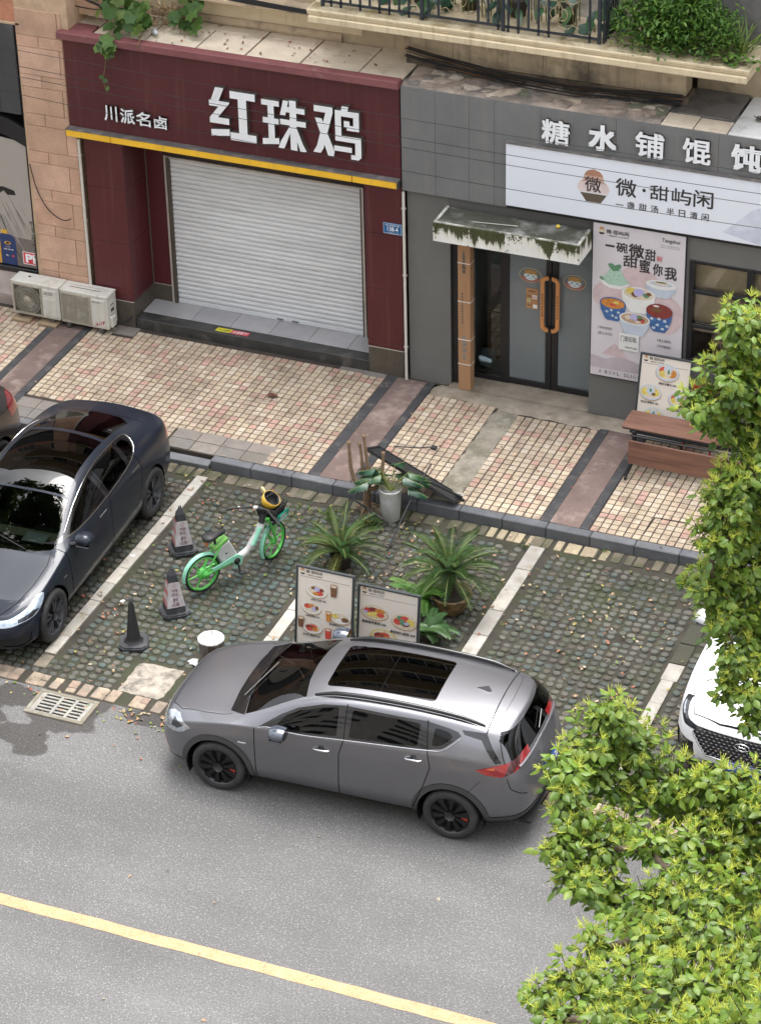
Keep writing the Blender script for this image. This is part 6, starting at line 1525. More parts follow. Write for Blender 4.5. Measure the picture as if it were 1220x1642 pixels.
for k in range(3): b.box(-.12, .12, -.07+.055*k, -.045+.055*k, .0062, .0075)
b.build('slots', dark_m, gd)

# ---------------- plants
def leaf_poly(b, p, d, up, L, w, mi=0, droop=.25, seg=3, fold=.25):
    """one leaf blade as a folded strip with a pointed tip"""
    d = d.normalized(); s = d.cross(up)
    if s.length < 1e-4: s = d.cross(Vector((1, 0, 0)))
    s.normalize(); u = s.cross(d).normalized()
    vs = []; fs = []
    for i in range(seg+1):
        t = i/seg
        wd_ = w*math.sin(math.pi*min(1, .16+t*.86))**.8 if i < seg else .001
        if i == 0: wd_ = w*.25
        c = p+d*L*t-u*(droop*L*t*t)
        vs += [c-s*wd_+u*fold*wd_, c, c+s*wd_+u*fold*wd_]
    for i in range(seg):
        o = i*3; fs += [(o, o+1, o+4, o+3), (o+1, o+2, o+5, o+4)]
    b.add(vs, fs, mi, True)
frond_m = [mat('frond_%d' % i, c, rough=.4, var=.25, vs=6, trans=.18) for i, c in enumerate(((.045, .105, .026), (.07, .14, .034), (.105, .17, .042), (.17, .18, .05)))]
stem_m = mat('frond_rib', (.16, .18, .05), rough=.6)
bark_m = mat('cycad_bark', (.045, .033, .022), rough=1, var=.4, vs=20, bump=1, bs=40)
def frond(parent, base, az, el, L, w, bend, mat_, seg=15):
    b = MB(); pts = []; p = Vector(base); a = el
    st_ = L/seg
    for i in range(seg+1):
        pts.append(p.copy()); p = p+Vector((math.cos(az)*math.cos(a), math.sin(az)*math.cos(a), math.sin(a)))*st_; a -= bend/seg*(0.5+1.2*i/seg)
    b.tube(pts, [.008*(1-i/(seg+2))+.0015 for i in range(seg+1)], 4, 1, None, False)
    nq = int(seg*1.75)
    for i in range(2, nq):
        f = i/nq; k = min(int(f*seg), seg-1); q = pts[k].lerp(pts[k+1], f*seg-k)
        d = (pts[k+1]-pts[k]).normalized(); s = d.cross(Vector((0, 0, 1)))
        if s.length < .05: s = Vector((-math.sin(az), math.cos(az), 0))
        s.normalize(); u = s.cross(d)
        ln = w*(math.sin(math.pi*(.12+.86*f))**.6)
        for sg in (-1, 1):
            dirv = (s*sg+d*.48+u*.32).normalized()
            t = q+dirv*ln; m_ = q+dirv*ln*.55+u*.012
            pw = d*.0048
            b.add([q-pw, q+pw, m_+pw*.9, t, m_-pw*.9], [(0, 1, 2, 3, 4) if sg > 0 else (4, 3, 2, 1, 0)], 0, False)
    return b.build('frond', [mat_, stem_m], parent)
def cycad(label, loc, trunk_h, n, L, dead=0, seed=1, tilt=1.0, z0=0):
    r = random.Random(seed)
    t = thing('sago_palm', label, 'palm', loc, 0, 'sago palms in the parking bay')
    b = MB(); pr = [(.07, 0)]
    for i in range(7): pr += [(.085-.003*i, .03+trunk_h*i/7), (.07-.003*i, .05+trunk_h*i/7)]
    pr += [(.05, trunk_h+.03), (0, trunk_h+.05)]
    b.lathe(pr, 14, 0); b.v = [(x+r.uniform(-.008, .008), y+r.uniform(-.008, .008), z) for x, y, z in b.v]; b.build('trunk', bark_m, t)
    for k in range(n):
        f = k/n; az = k*2.39996+r.uniform(-.2, .2)
        el = math.radians(78-88*f*tilt+r.uniform(-6, 6))
        m = frond_m[r.choice((0, 1, 1, 2))] if not (dead and k > n-dead) else frond_m[3]
        frond(t, (.03*math.cos(az), .03*math.sin(az), trunk_h), az, el, L*r.uniform(.85, 1.08), .125*L/.75, r.uniform(.7, 1.3), m)
    return t
pot = thing('glazed_pot', 'wide brown glazed bowl pot with dark dragon pattern under the larger sago palm', 'plant pot', (2.56, -4.86, .02))
pt_m = mat('pot_glaze', (.24, .155, .07), rough=.3, var=.25, vs=8, stain=(.03, .022, .015), ss=9, sa=.46)
b = MB(); b.lathe([(0, 0), (.15, 0), (.165, .02), (.21, .12), (.235, .22), (.25, .235), (.25, .255), (.235, .262), (.215, .25), (.205, .20), (0, .20)], 32, 0); b.build('bowl', pt_m, pot)
b = MB(); b.lathe([(.206, .205), (.15, .215), (0, .225)], 20, 0); b.build('potting_soil', soil_m, pot)
cycad('larger sago palm with arching fronds in the brown glazed pot', (2.54, -4.84, .22), .34, 36, .66, 2, 4, .95)
pot2 = thing('low_pot', 'small dark pot at the foot of the smaller sago palm', 'plant pot', (.92, -4.42, .02))
b = MB(); b.lathe([(0, 0), (.11, 0), (.14, .16), (.15, .17), (.135, .175), (.12, .15), (0, .15)], 20, 0); b.build('pot_body', mat('pot_dark', (.05, .04, .033), rough=.8, var=.3), pot2)
cycad('smaller sago palm with upright dull fronds behind the tall menu board', (.92, -4.42, .15), .08, 24, .62, 3, 9, .85)
# fern clump in front of the glazed pot
fern_m = [mat('fern_%d' % i, c, rough=.5, var=.25, vs=10, trans=.3) for i, c in enumerate(((.075, .19, .028), (.115, .25, .035), (.05, .13, .035)))]
def fern(label, loc, n, L, seed, mats, el0=70):
    r = random.Random(seed); t = thing('fern', label, 'fern', loc, 0)
    b = MB(); b.lathe([(0, 0), (.09, 0), (.11, .12), (.12, .13), (0, .12)], 14, 0); b.build('pot', mat('pot_plastic', (.045, .035, .03), rough=.7), t)
    for k in range(n):
        az = r.uniform(0, 6.28); el = math.radians(r.uniform(20, el0)); b = MB(); seg = 9; p = Vector((jit(.03), jit(.03), .12)); a = el; pts = []; l = L*r.uniform(.6, 1.1)
        for i in range(seg+1):
            pts.append(p.copy()); p = p+Vector((math.cos(az)*math.cos(a), math.sin(az)*math.cos(a), math.sin(a)))*l/seg; a -= .16
        b.tube(pts, .003, 3, 0, None, False)
        for i in range(1, seg*2+1):
            f = i/(seg*2); kk = min(int(f*seg), seg-1); q = pts[kk].lerp(pts[kk+1], f*seg-kk); d = (pts[kk+1]-pts[kk]).normalized()
            s = d.cross(Vector((0, 0, 1))); s = s.normalized() if s.length > .05 else Vector((1, 0, 0))
            ln = .11*(1-.75*f)+.015
            for sg in (-1, 1):
                dv = (s*sg+d*.5+Vector((0, 0, .15))).normalized()
                leaf_poly(b, q, dv, Vector((0, 0, 1)), ln, .011, 0, .2, 2)
        b.build('frond', mats[k % len(mats)], t)
fern('bright green feathery fern in front of the brown glazed pot', (2.22, -4.98, .02), 22, .48, 3, fern_m[:2], 82)
fern('dark low fern in a small pot beside the lower menu board', (2.52, -5.52, .02), 13, .36, 5, fern_m[2:]+frond_m[:1], 60)
# bare branched plant
dp = thing('bare_plant', 'leafless thick-stemmed potted plant with knobby branch tips by the kerb', 'plant', (.73, -3.13, .012))
bk2 = mat('bare_stem', (.23, .155, .095), rough=.9, var=.25, vs=14, bump=.6, bs=60)
b = MB(); b.tube(smooth_poly([(0, 0, 0), (.0, .0, .12), (.01, 0, .30), (.0, 0, .38)], 4, False), [.085, .075, .06, .055, .05, .05, .05, .05, .05, .048, .045, .045, .04], 10); b.build('trunk', bk2, dp)
def br(pts, r0, r1):
    P = smooth_poly(pts, 5, False); n = len(P); b = MB()
    b.tube(P, [r0+(r1-r0)*i/(n-1)+.003*math.sin(i*2.5) for i in range(n)], 8, 0)
    e = Vector(P[-1])
    for k in range(7):
        a = 2*math.pi*k/7; b.tube([e+Vector((0, 0, -.02)), e+Vector((.026*math.cos(a), .026*math.sin(a), .018))], [.016, .005], 5, 0)
    b.lathe([(.015, -.05), (.027, -.02), (.026, .0), (0, .015)], 8, 0, Matrix.Translation(e))
    b.build('branch', bk2, dp)
br([(0, 0, .33), (-.13, 0, .40), (-.20, .0, .56), (-.22, .0, .80), (-.225, 0, .98)], .036, .018)
br([(0, 0, .36), (-.05, .02, .55), (-.07, .03, .80), (-.09, .03, .97)], .03, .017)
br([(0, .02, .36), (.01, .03, .6), (-.01, .03, .90), (-.03, .03, 1.10)], .032, .017)
br([(0, 0, .34), (.12, 0, .37), (.20, 0, .50), (.235, 0, .74), (.245, 0, .92)], .036, .018)
br([(0, .05, .35), (.08, .06, .45), (.10, .06, .60)], .028, .015)
b = MB()
for k in range(9):
    a = 2*math.pi*k/9+jit(.3); l = random.uniform(.10, .2); b.tube(smooth_poly([(.05*math.cos(a), .05*math.sin(a), .10), (l*.7*math.cos(a), l*.7*math.sin(a), .05), (l*math.cos(a), l*math.sin(a), .0)], 4, False), [.02, .018, .016, .014, .012, .01, .009, .007, .005], 6)
b.build('roots', bk2, dp)
# white ribbed pot with broad dark leaves
wp = thing('white_pot_plant', 'white fluted pot with large glossy dark green split leaves', 'potted plant', (1.09, -3.20, .012))
b = MB(); n = 40; vs = []
prof = [(.0, 0), (.10, 0), (.115, .02), (.135, .30), (.148, .45), (.150, .47), (.138, .47), (.125, .40), (0, .40)]
for r_, z in prof:
    for j in range(n):
        a = 2*math.pi*j/n; q = r_*(1+.025*math.cos(a*16)) if .02 <= z <= .46 and r_ > .11 else r_
        vs.append((q*math.cos(a), q*math.sin(a), z))
b.add(vs, [(i*n+j, i*n+(j+1) % n, (i+1)*n+(j+1) % n, (i+1)*n+j) for i in range(len(prof)-1) for j in range(n)], 0, True); b.build('pot', mat('pot_white', (.58, .59, .60), rough=.4, var=.06, stain=(.42, .41, .38), ss=4), wp)
lf_m = [mat('split_leaf_%d' % i, c, rough=.35, var=.25, vs=8, trans=.12) for i, c in enumerate(((.014, .06, .03), (.02, .075, .035), (.03, .09, .03)))]
r = random.Random(12)
for k in range(22):
    az = math.radians(r.choice((150, 170, 195, 205, 120, 180, 10, 30, 60, 40, 90))+r.uniform(-15, 15)); el = math.radians(r.uniform(25, 70)); L_ = r.uniform(.16, .38)
    b = MB(); p0 = Vector((0, 0, .42)); d = Vector((math.cos(az)*math.cos(el), math.sin(az)*math.cos(el), math.sin(el))); p1 = p0+d*L_; p1.z = min(p1.z, .82)
    b.tube([p0, p0.lerp(p1, .5)+Vector((0, 0, .03)), p1], .007, 5, 1)
    dd = Vector((math.cos(az), math.sin(az), -.38)).normalized(); s = dd.cross(Vector((0, 0, 1))).normalized()
    for i in range(9):       # lobes along the midrib
        f = i/8; q = p1+dd*(.19*f)
        for sg in (-1, 1): leaf_poly(b, q, (s*sg*(1.0-.6*f)+dd*(.35+f)).normalized(), Vector((0, 0, 1)), .13*(1-.35*f), .022, 0, .35, 3, .1)
    b.tube([p1, p1+dd*.28], .005, 4, 1)
    b.build('leaf', [r.choice(lf_m), stem_m], wp)
# low weeds around the plants: uncountable
b = MB()
def weed(cx, cy, n, h, sp):
    for k in range(n):
        x, y = cx+random.gauss(0, sp), cy+random.gauss(0, sp); a = random.uniform(0, 6.28); d = Vector((math.cos(a)*.5, math.sin(a)*.5, 1)).normalized()
        leaf_poly(b, Vector((x, y, .0)), d, Vector((0, 0, 1)), h*random.uniform(.5, 1.2), .008+.006*random.random(), random.choice((0, 0, 1, 2)), .4, 2)
for (cx, cy, n, h, s) in ((.92, -3.42, 60, .16, .05), (.35, -3.45, 50, .10, .12), (-.1, -3.5, 30, .06, .14), (-1.45, -3.3, 26, .05, .06), (1.3, -4.3, 60, .05, .35), (1.9, -4.0, 60, .05, .3), (2.75, -5.4, 40, .05, .12), (.55, -4.0, 50, .07, .15), (2.9, -3.2, 16, .06, .05), (-1.6, -2.98, 14, .05, .04), (1.6, -5.4, 60, .05, .3), (3.6, -4.4, 20, .04, .3), (-5.2, -3.2, 40, .06, .2), (3.9, -2.98, 12, .05, .03)): weed(cx, cy, n, h, s)
tag(b.build('weeds', [mat('weed_0', (.06, .12, .025), rough=.6, var=.3, trans=.25), mat('weed_1', (.11, .16, .03), rough=.6, var=.3, trans=.25), mat('weed_2', (.20, .17, .05), rough=.7, var=.3, trans=.2)]), kind='stuff')
# moss cushions between studs
b = MB()
for k in range(2600):
    x = random.uniform(-1.5, 5.3); y = random.uniform(-7.6, -3.2)
    dn = .25+.75*math.exp(-((x-1.5)**2/1.2+(y+4.6)**2/1.5))+.35*(math.sin(x*2.1+y)*math.sin(y*1.7) > .3)
    if random.random() > dn*.75: continue
    r_ = random.uniform(.008, .022); n = 5
    p = [(x+r_*math.cos(2*math.pi*i/n+x), y+r_*math.sin(2*math.pi*i/n+x), .002) for i in range(n)]
    b.add(p+[(x, y, random.uniform(.008, .016))], [(i, (i+1) % n, n) for i in range(n)], random.randrange(2), True)
tag(b.build('moss_tufts', [mat('moss_tuft_0', (.055, .066, .02), rough=1, var=.4), mat('moss_tuft_1', (.085, .085, .025), rough=1, var=.4)]), kind='stuff')
# fallen leaves
fl_cols = [(.30, .13, .07), (.32, .21, .115), (.34, .27, .165), (.26, .08, .05), (.26, .22, .06), (.14, .20, .04), (.38, .31, .22), (.17, .10, .058)]
fl_m = [mat('fallen_leaf_%d' % i, c, rough=.7, var=.2, vs=9) for i, c in enumerate(fl_cols)]
b = MB()
def fleaf(x, y, z, s, mi):
    a = random.uniform(0, 6.28); M = Matrix.Translation((x, y, z)) @ Matrix.Rotation(a, 4, 'Z') @ Matrix.Rotation(jit(.5), 4, 'X') @ Matrix.Rotation(jit(.5), 4, 'Y')
    c = random.uniform(.1, .4)*s
    w = random.uniform(.26, .40)*s
    b.add([(-s*.55, 0, c*.3), (-s*.2, -w, c*.4), (s*.2, -w*.8, c*.3), (s*.6, 0, c*.5), (s*.2, w*.8, c*.3), (-s*.2, w, c*.4), (0, 0, 0)], [(i, (i+1) % 6, 6) for i in range(6)], mi, False, M)
k = 0
while k < 760:
    x = random.uniform(-4.6, 7.2); y = random.uniform(-7.75, -3.0)
    dens = .15+.95*math.exp(-((x-1.55)**2/1.0+(y+4.25)**2/.8))+.35*math.exp(-((x+.9)**2/.8+(y+3.6)**2/.5))+.18*math.exp(-((x+.9)**2/.6+(y+6.3)**2/2))+.12*(x > 2.9)
    if random.random() > dens: continue
    k += 1; warm = math.exp(-((x-1.5)**2+(y+4.3)**2)/1.5)
    fleaf(x, y, random.uniform(.03, .042), random.uniform(.03, .056), random.choice((0, 1, 2, 6, 7, 1, 4)) if random.random() < .5+.5*warm else random.choice((0, 0, 1, 2, 3, 4, 5, 6)))
for k in range(150):
    x = random.uniform(-5.5, 5.0); y = random.uniform(-2.85, -.2); fleaf(x, y, .158, random.uniform(.02, .042), random.choice((0, 3, 1, 7, 2)))
for k in range(70):
    x = random.uniform(-2.5, 1.2); y = -8.05-abs(random.gauss(0, .35)); fleaf(x, y, .012, random.uniform(.03, .055), random.choice((0, 1, 2, 3, 4, 5, 5)))
for k in range(26): fleaf(.05+jit(.35), -8.18+jit(.12), .014, random.uniform(.035, .06), random.choice((4, 5, 1, 2, 0)))
for k in range(22): fleaf(random.uniform(-2, 7), random.uniform(-14, -9.3), .012, random.uniform(.03, .055), random.choice((0, 1, 2)))
for k in range(60): fleaf(random.uniform(-4.4, -.4), random.uniform(.1, .85), 4.59, random.uniform(.03, .06), random.choice((7, 1, 3, 0)))
tag(b.build('fallen_leaves', fl_m), kind='stuff')
bl = thing('brown_dead_leaf', 'large brown curled dead leaf lying on the pavement tiles before the shutter', 'leaf', (-1.50, -1.13, .158))
b = MB(); leaf_poly(b, Vector((-.08, 0, .01)), Vector((1, .2, .1)), Vector((0, 0, 1)), .17, .05, 0, .1, 4, .5); b.build('blade', mat('dead_leaf', (.10, .035, .02), rough=.8, var=.3), bl)

# ================================================================ greenery on the ledges
vl_m = [mat('vine_%d' % i, c, rough=.5, var=.25, vs=12, trans=.35) for i, c in enumerate(((.055, .125, .025), (.085, .165, .032), (.13, .20, .04)))]
sh_lm = [mat('shrub_%d' % i, c, rough=.5, var=.25, vs=12, trans=.35) for i, c in enumerate(((.065, .155, .028), (.10, .205, .035), (.14, .24, .04), (.18, .24, .05)))]
def leaf_lobed(b, p, nrm, s, mi=0, rot=0):
    """lobed vine leaf: five-pointed blade with a dished centre"""
    n = nrm.normalized(); a = n.cross(Vector((.3, 1, .2))).normalized(); c = n.cross(a)
    ang = [0, .5, .95, 1.5, 2.0, 2.6, 3.14, 3.68, 4.28, 4.78, 5.33, 5.78]; rd = [1, .72, .95, .68, .85, .62, .35, .62, .85, .68, .95, .72]
    vs = [p+n*.0]+[p+(a*math.cos(t+rot)+c*math.sin(t+rot))*s*q+n*(.12*s if k % 2 else -.05*s) for k, (t, q) in enumerate(zip(ang, rd))]
    b.add(vs, [(0, k+1, (k+1) % 12+1) for k in range(12)], mi, True)
vn = thing('ledge_vine', 'green lobed-leaf vine spilling over the left end of the maroon cap', 'vine', (-3.9, .3, 4.58))
Vo = Vector((-3.9, .3, 4.58))
rv = random.Random(5)
stems = [[(-3.85, .75, 4.62), (-4.05, .45, 4.75), (-4.15, .1, 4.70), (-4.2, -.13, 4.55), (-4.20, -.15, 4.3), (-4.26, -.14, 4.02), (-4.22, -.13, 3.84)], [(-3.8, .8, 4.65), (-4.3, .6, 4.95), (-4.45, .4, 5.2)], [(-3.6, .6, 4.62), (-3.75, .25, 4.7), (-3.7, -.05, 4.66), (-3.72, -.13, 4.55)], [(-3.3, .8, 4.6), (-3.3, .6, 4.9), (-3.25, .45, 5.05)], [(-3.5, .8, 4.6), (-3.15, .5, 4.72), (-3.05, .45, 4.75)], [(-4.0, .6, 4.65), (-4.35, .2, 4.8), (-4.4, .15, 4.95)]]
for s_ in stems:
    b = MB(); b.tube([Vector(q)-Vo for q in smooth_poly(s_, 6, False)], .006, 5); b.build('stem', mat('vine_stem', (.14, .12, .05), rough=.8), vn)
spots = []
for k in range(88):
    g_ = rv.random()
    if g_ < .5: spots.append((rv.uniform(-4.45, -3.72), rv.uniform(-.05, .5), rv.uniform(4.64, 5.0)))
    elif g_ < .72: spots.append((rv.uniform(-3.45, -3.02), rv.uniform(.35, .7), rv.uniform(4.64, 5.0)))
    elif g_ < .9: spots.append((rv.uniform(-4.5, -4.1), rv.uniform(.2, .6), rv.uniform(4.8, 5.35)))
    else: spots.append((rv.uniform(-4.3, -4.1), -.16, rv.uniform(4.40, 4.62)))
spots += [(-4.22, -.165, 4.02), (-4.28, -.16, 4.06), (-4.2, -.165, 3.92)]
for k, q in enumerate(spots):
    b = MB(); leaf_lobed(b, Vector(q)-Vo, Vector((rv.uniform(-.5, .5), rv.uniform(-1.1, -.2), rv.uniform(.4, 1.1))), rv.uniform(.075, .14) if k < 88 else .045, 0, rv.uniform(0, 6))
    b.build('leaf', rv.choice(vl_m), vn)
b = MB()
for k in range(260):
    p = Vector((rv.gauss(-3.72, .22), rv.uniform(.55, .9), 4.6+abs(rv.gauss(0, .16)))); leaf_poly(b, p, Vector((rv.uniform(-1, 1), rv.uniform(-1, .2), rv.uniform(-.6, .6))), Vector((0, 0, 1)), rv.uniform(.05, .1), .014, rv.randrange(3), .2, 2)
tag(b.build('dead_leaf_heap', [mat('dead_vine_%d' % i, c, rough=.9, var=.3) for i, c in enumerate(((.30, .20, .10), (.22, .14, .075), (.40, .30, .17)))]), kind='stuff')
b = MB(); b.lathe([(0, -.11), (.035, -.11), (.038, -.02), (.036, .06), (.014, .10), (.014, .12), (0, .12)], 14, 0, Matrix.Rotation(1.3, 4, 'X') @ Matrix.Rotation(.6, 4, 'Y'))
tag(b.build('crumpled_bottle', mat('bottle_clear', (.62, .66, .70), rough=.25, var=.2, vs=20), None, (-3.66, .30, 4.622)), 'crumpled pale plastic bottle beside the vine on the maroon shop roof', 'bottle')
# ledge shrub right of the railing
sb_ = thing('ledge_shrub', 'bushy bright green shrub on the cream ledge right of the railing', 'shrub', (3.58, .42, 5.42))
So = Vector((3.58, .42, 5.42))
for k in range(9):
    b = MB(); x = rv.uniform(-.5, .5); b.tube([(x*.4, .05, 0), (x*.8, rv.uniform(-.1, .1), .3), (x*1.2, rv.uniform(-.2, .15), rv.uniform(.5, .75))], [.012, .009, .004], 5); b.build('stem', twig_m if False else mat('tree_twig', (.075, .055, .035), rough=.9, var=.3, vs=9), sb_)
b = MB()
for k in range(5200):
    x = rv.gauss(0, .42); 
    if abs(x) > .78: continue
    top_ = .74-.28*(x/.78)**2+.10*math.sin(x*9); z = rv.random()**.8*top_; y = rv.gauss(0, .16)-.05+.2*(z/top_-.5)
    p = Vector((x, y, max(.01, z))); d = Vector((rv.gauss(0, .8), rv.gauss(-.25, .7), rv.gauss(.35, .6)))
    leaf_poly(b, p, d, Vector((0, 0, 1)), rv.uniform(.05, .095), rv.uniform(.014, .024), rv.choice((0, 1, 1, 2)) if z > .2*top_ else rv.choice((0, 0, 3)), .2, 2)
tag(b.build('foliage', sh_lm, sb_), kind='stuff')
gt = thing('grass_clump', 'clump of long yellow-green blades at the right end of the cream ledge', 'grass clump', (4.42, .45, 5.42))
for k in range(60):
    az = rv.uniform(0, 6.28); b = MB(); leaf_poly(b, Vector((rv.gauss(0, .05), rv.gauss(0, .05), 0)), Vector((math.cos(az)*.6, math.sin(az)*.6, rv.uniform(.6, 1.6))), Vector((0, 0, 1)), rv.uniform(.35, .62), .010, 0, .45, 5); b.build('blade', sh_lm[rv.choice((2, 3, 3, 1))], gt)
lv_ = thing('ledge_weeds', 'small leafy weeds hanging over the right corner of the cream ledge', 'weed', (4.45, .12, 5.42))
for k in range(46):
    b = MB(); leaf_poly(b, Vector((rv.gauss(0, .16), rv.gauss(0, .06), rv.uniform(0, .14))), Vector((rv.gauss(0, 1), rv.gauss(-.6, .6), rv.uniform(-.3, 1))), Vector((0, 0, 1)), rv.uniform(.07, .13), .028, 0, .25, 3); b.build('leaf', sh_lm[rv.choice((0, 1, 2))], lv_)
# big-leaved pot plants behind the railing
bp_ = thing('balcony_plant', 'broad dark green leaves crowding behind the iron railing', 'plant', (1.3, .48, 5.42))
for k in range(70):
    x = rv.uniform(-2.0, 1.62); y = rv.uniform(-.18, .2); z = rv.uniform(.05, .85); b = MB(); b.tube([(x, y+.15, 0), (x+.02, y+.08, z*.6), (x, y, z)], .008, 4, 1)
    leaf_poly(b, Vector((x, y, z)), Vector((rv.uniform(-.7, .7), -1, rv.uniform(-1.1, .2))), Vector((0, -.3, 1)), rv.uniform(.16, .30), rv.uniform(.05, .09), 0, .25, 4, .15); b.build('leaf', [rv.choice(lf_m+vl_m[:1]), stem_m], bp_)
b = MB()
for k in range(6): b.lathe([(0, 0), (.10, 0), (.13, .2), (.14, .21), (0, .19)], 14, 0, Matrix.Translation((-1.9+.66*k, .2, .0)))
b.build('pot_row', mat('dark_pots', (.06, .05, .04), rough=.9, var=.25), bp_)
# ================================================================ cars
def paint(name, col, metal=.5, rough=.32, dust=.0):
    return mat(name, col, rough=rough, metal=metal, var=.03, vs=2, coat=.75, spec=.2, fine=.05, fs=260, stain=(.30, .28, .25) if dust else None, ss=1.2, sa=dust or .3)
gloss_blk = mat('gloss_black', (.010, .010, .011), rough=.12, var=.05, coat=.4)
clad_m = mat('grey_cladding', (.040, .041, .043), rough=.6, var=.12, vs=9)
seam_m = mat('door_seam', (.008, .008, .008), rough=.9, var=0)
tyre_m = mat('tyre_rubber', (.022, .022, .023), rough=.75, var=.2, vs=9, stain=(.06, .056, .05), ss=5, sa=.38)
rimk_m = mat('rim_black', (.035, .035, .037), rough=.32, metal=.3, var=.1)
rimg_m = mat('rim_dark_grey', (.055, .058, .064), rough=.4, metal=.3, var=.1)
chrome_m = mat('chrome', (.62, .63, .65), rough=.14, metal=1, var=.03)
head_m = mat('headlight_lens', (.45, .48, .52), rough=.10, metal=.75, var=.35, vs=16, coat=1)
headd_m = mat('headlight_dark', (.02, .022, .025), rough=.15, var=.2, coat=1)
tail_m = mat('tail_red', (.27, .008, .010), rough=.14, var=.35, vs=11, coat=1)
tailo_m = mat('tail_orange', (.50, .12, .03), rough=.2, var=.3, coat=1)
taild_m = mat('tail_dark', (.05, .004, .006), rough=.15, coat=1)
well_m = mat('wheel_well', (.010, .010, .010), rough=.95, var=0)
tint_m = glass('tinted_glass', (.30, .34, .33), 1.45, .16)
wind_m = glass('windscreen_glass', (.55, .66, .60), 1.5, .34)
dark_glass = glass('dark_roof_glass', (.2, .22, .22), 1.55, .10)
cabin_m = mat('cabin_black', (.016, .016, .017), rough=.8, var=.2)
seat_m = mat('cabin_seat', (.022, .022, .024), rough=.6, var=.2)

def cage(rings, bf, br, lvl, creases=()):
    """mirror the half rings, close both ends with a centre column, grow with Catmull-Clark; returns a bmesh"""
    bm = bmesh.new(); n = len(rings); V = []
    for r in rings:
        row = {}
        for j, p in enumerate(r):
            row[j, 1] = bm.verts.new(p)
            row[j, -1] = row[j, 1] if j in (0, 9) else bm.verts.new((p[0], -p[1], p[2]))
        V.append(row)
    F = []
    for i in range(n-1):
        for j in range(9):
            for s in (1, -1):
                q = [V[i][j, s], V[i][j+1, s], V[i+1][j+1, s], V[i+1][j, s]]
                F.append(bm.faces.new(q if s > 0 else q[::-1]))
    for i, bl, fl in ((0, bf, 1), (n-1, br, -1)):
        C = {0: V[i][0, 1], 9: V[i][9, 1]}
        for j in range(1, 9):
            p = rings[i][j]; C[j] = bm.verts.new((p[0]+bl*fl*-1, 0, p[2]))
        for j in range(9):
            for s in (1, -1):
                q = [V[i][j, s], C[j], C[j+1], V[i][j+1, s]]
                u = []
                for v in q:
                    if v not in u: u.append(v)
                if len(u) > 2: bm.faces.new(u if (s > 0) == (fl > 0) else u[::-1])
    cl = bm.edges.layers.float.new('crease_edge')
    for j, a, c, w in creases:
        for i in range(a, c):
            for s in (1, -1):
                e = bm.edges.get((V[i][j, s], V[i+1][j, s]))
                if e: e[cl] = w
    bmesh.ops.recalc_face_normals(bm, faces=bm.faces)
    me = bpy.data.meshes.new('car_cage'); bm.to_mesh(me); bm.free()
    o = bpy.data.objects.new('car_cage', me); COL.objects.link(o)
    md = o.modifiers.new('s', 'SUBSURF'); md.levels = lvl; md.render_levels = lvl
    dg = bpy.context.evaluated_depsgraph_get()
    m2 = bpy.data.meshes.new_from_object(o.evaluated_get(dg))
    bpy.data.objects.remove(o); bpy.data.meshes.remove(me)
    bm = bmesh.new(); bm.from_mesh(m2); bpy.data.meshes.remove(m2)
    bm.normal_update()
    nl = bm.verts.layers.float_vector.new('smooth_n')
    for v in bm.verts: v[nl] = v.normal
    bm.faces.layers.int.new('tag')
    return bm
AX = {'y': (0, 2), 'z': (0, 1), 'x': (1, 2)}
def inside(p, q, poly):
    c = False; n = len(poly); j = n-1
    for i in range(n):
        xi, yi = poly[i]; xj, yj = poly[j]
        if (yi > q) != (yj > q) and p < (xj-xi)*(q-yi)/(yj-yi)+xi: c = not c
        j = i
    return c
def carve(bm, poly, axis, filt, tg, allow=None):
    """cut the polygon's outline into the body along an axis and tag the faces inside it"""
    a, c = AX[axis]; tl = bm.faces.layers.int['tag']
    x0, x1 = min(p[0] for p in poly), max(p[0] for p in poly); y0, y1 = min(p[1] for p in poly), max(p[1] for p in poly)
    def bb(f):
        X = [v.co[a] for v in f.verts]; Y = [v.co[c] for v in f.verts]
        return min(X), max(X), min(Y), max(Y)
    cand = []
    for f in bm.faces:
        if not filt(f.calc_center_median()): continue
        if allow is not None and f[tl] not in allow: continue
        b = bb(f)
        if b[1] > x0 and b[0] < x1 and b[3] > y0 and b[2] < y1: cand.append(f)
    n = len(poly)
    for i in range(n):
        p, q = poly[i], poly[(i+1) % n]
        dx, dy = q[0]-p[0], q[1]-p[1]
        if abs(dx)+abs(dy) < 1e-6: continue
        sx0, sx1, sy0, sy1 = min(p[0], q[0])-1e-4, max(p[0], q[0])+1e-4, min(p[1], q[1])-1e-4, max(p[1], q[1])+1e-4
        loc_, rest = [], []
        for f in cand:
            b = bb(f)
            (loc_ if b[1] > sx0 and b[0] < sx1 and b[3] > sy0 and b[2] < sy1 else rest).append(f)
        if not loc_: continue
        co = Vector((0, 0, 0)); co[a] = p[0]; co[c] = p[1]
        no = Vector((0, 0, 0)); no[a] = -dy; no[c] = dx
        ge = set(loc_)
        for f in loc_: ge.update(f.edges); ge.update(f.verts)
        r = bmesh.ops.bisect_plane(bm, geom=list(ge), dist=1e-5, plane_co=co, plane_no=no.normalized())
        cand = rest+[g for g in r['geom'] if isinstance(g, bmesh.types.BMFace)]
    k = []
    for f in cand:
        if f.is_valid:
            m = f.calc_center_median()
            if inside(m[a], m[c], poly): f[tl] = tg; k.append(f)
    return k
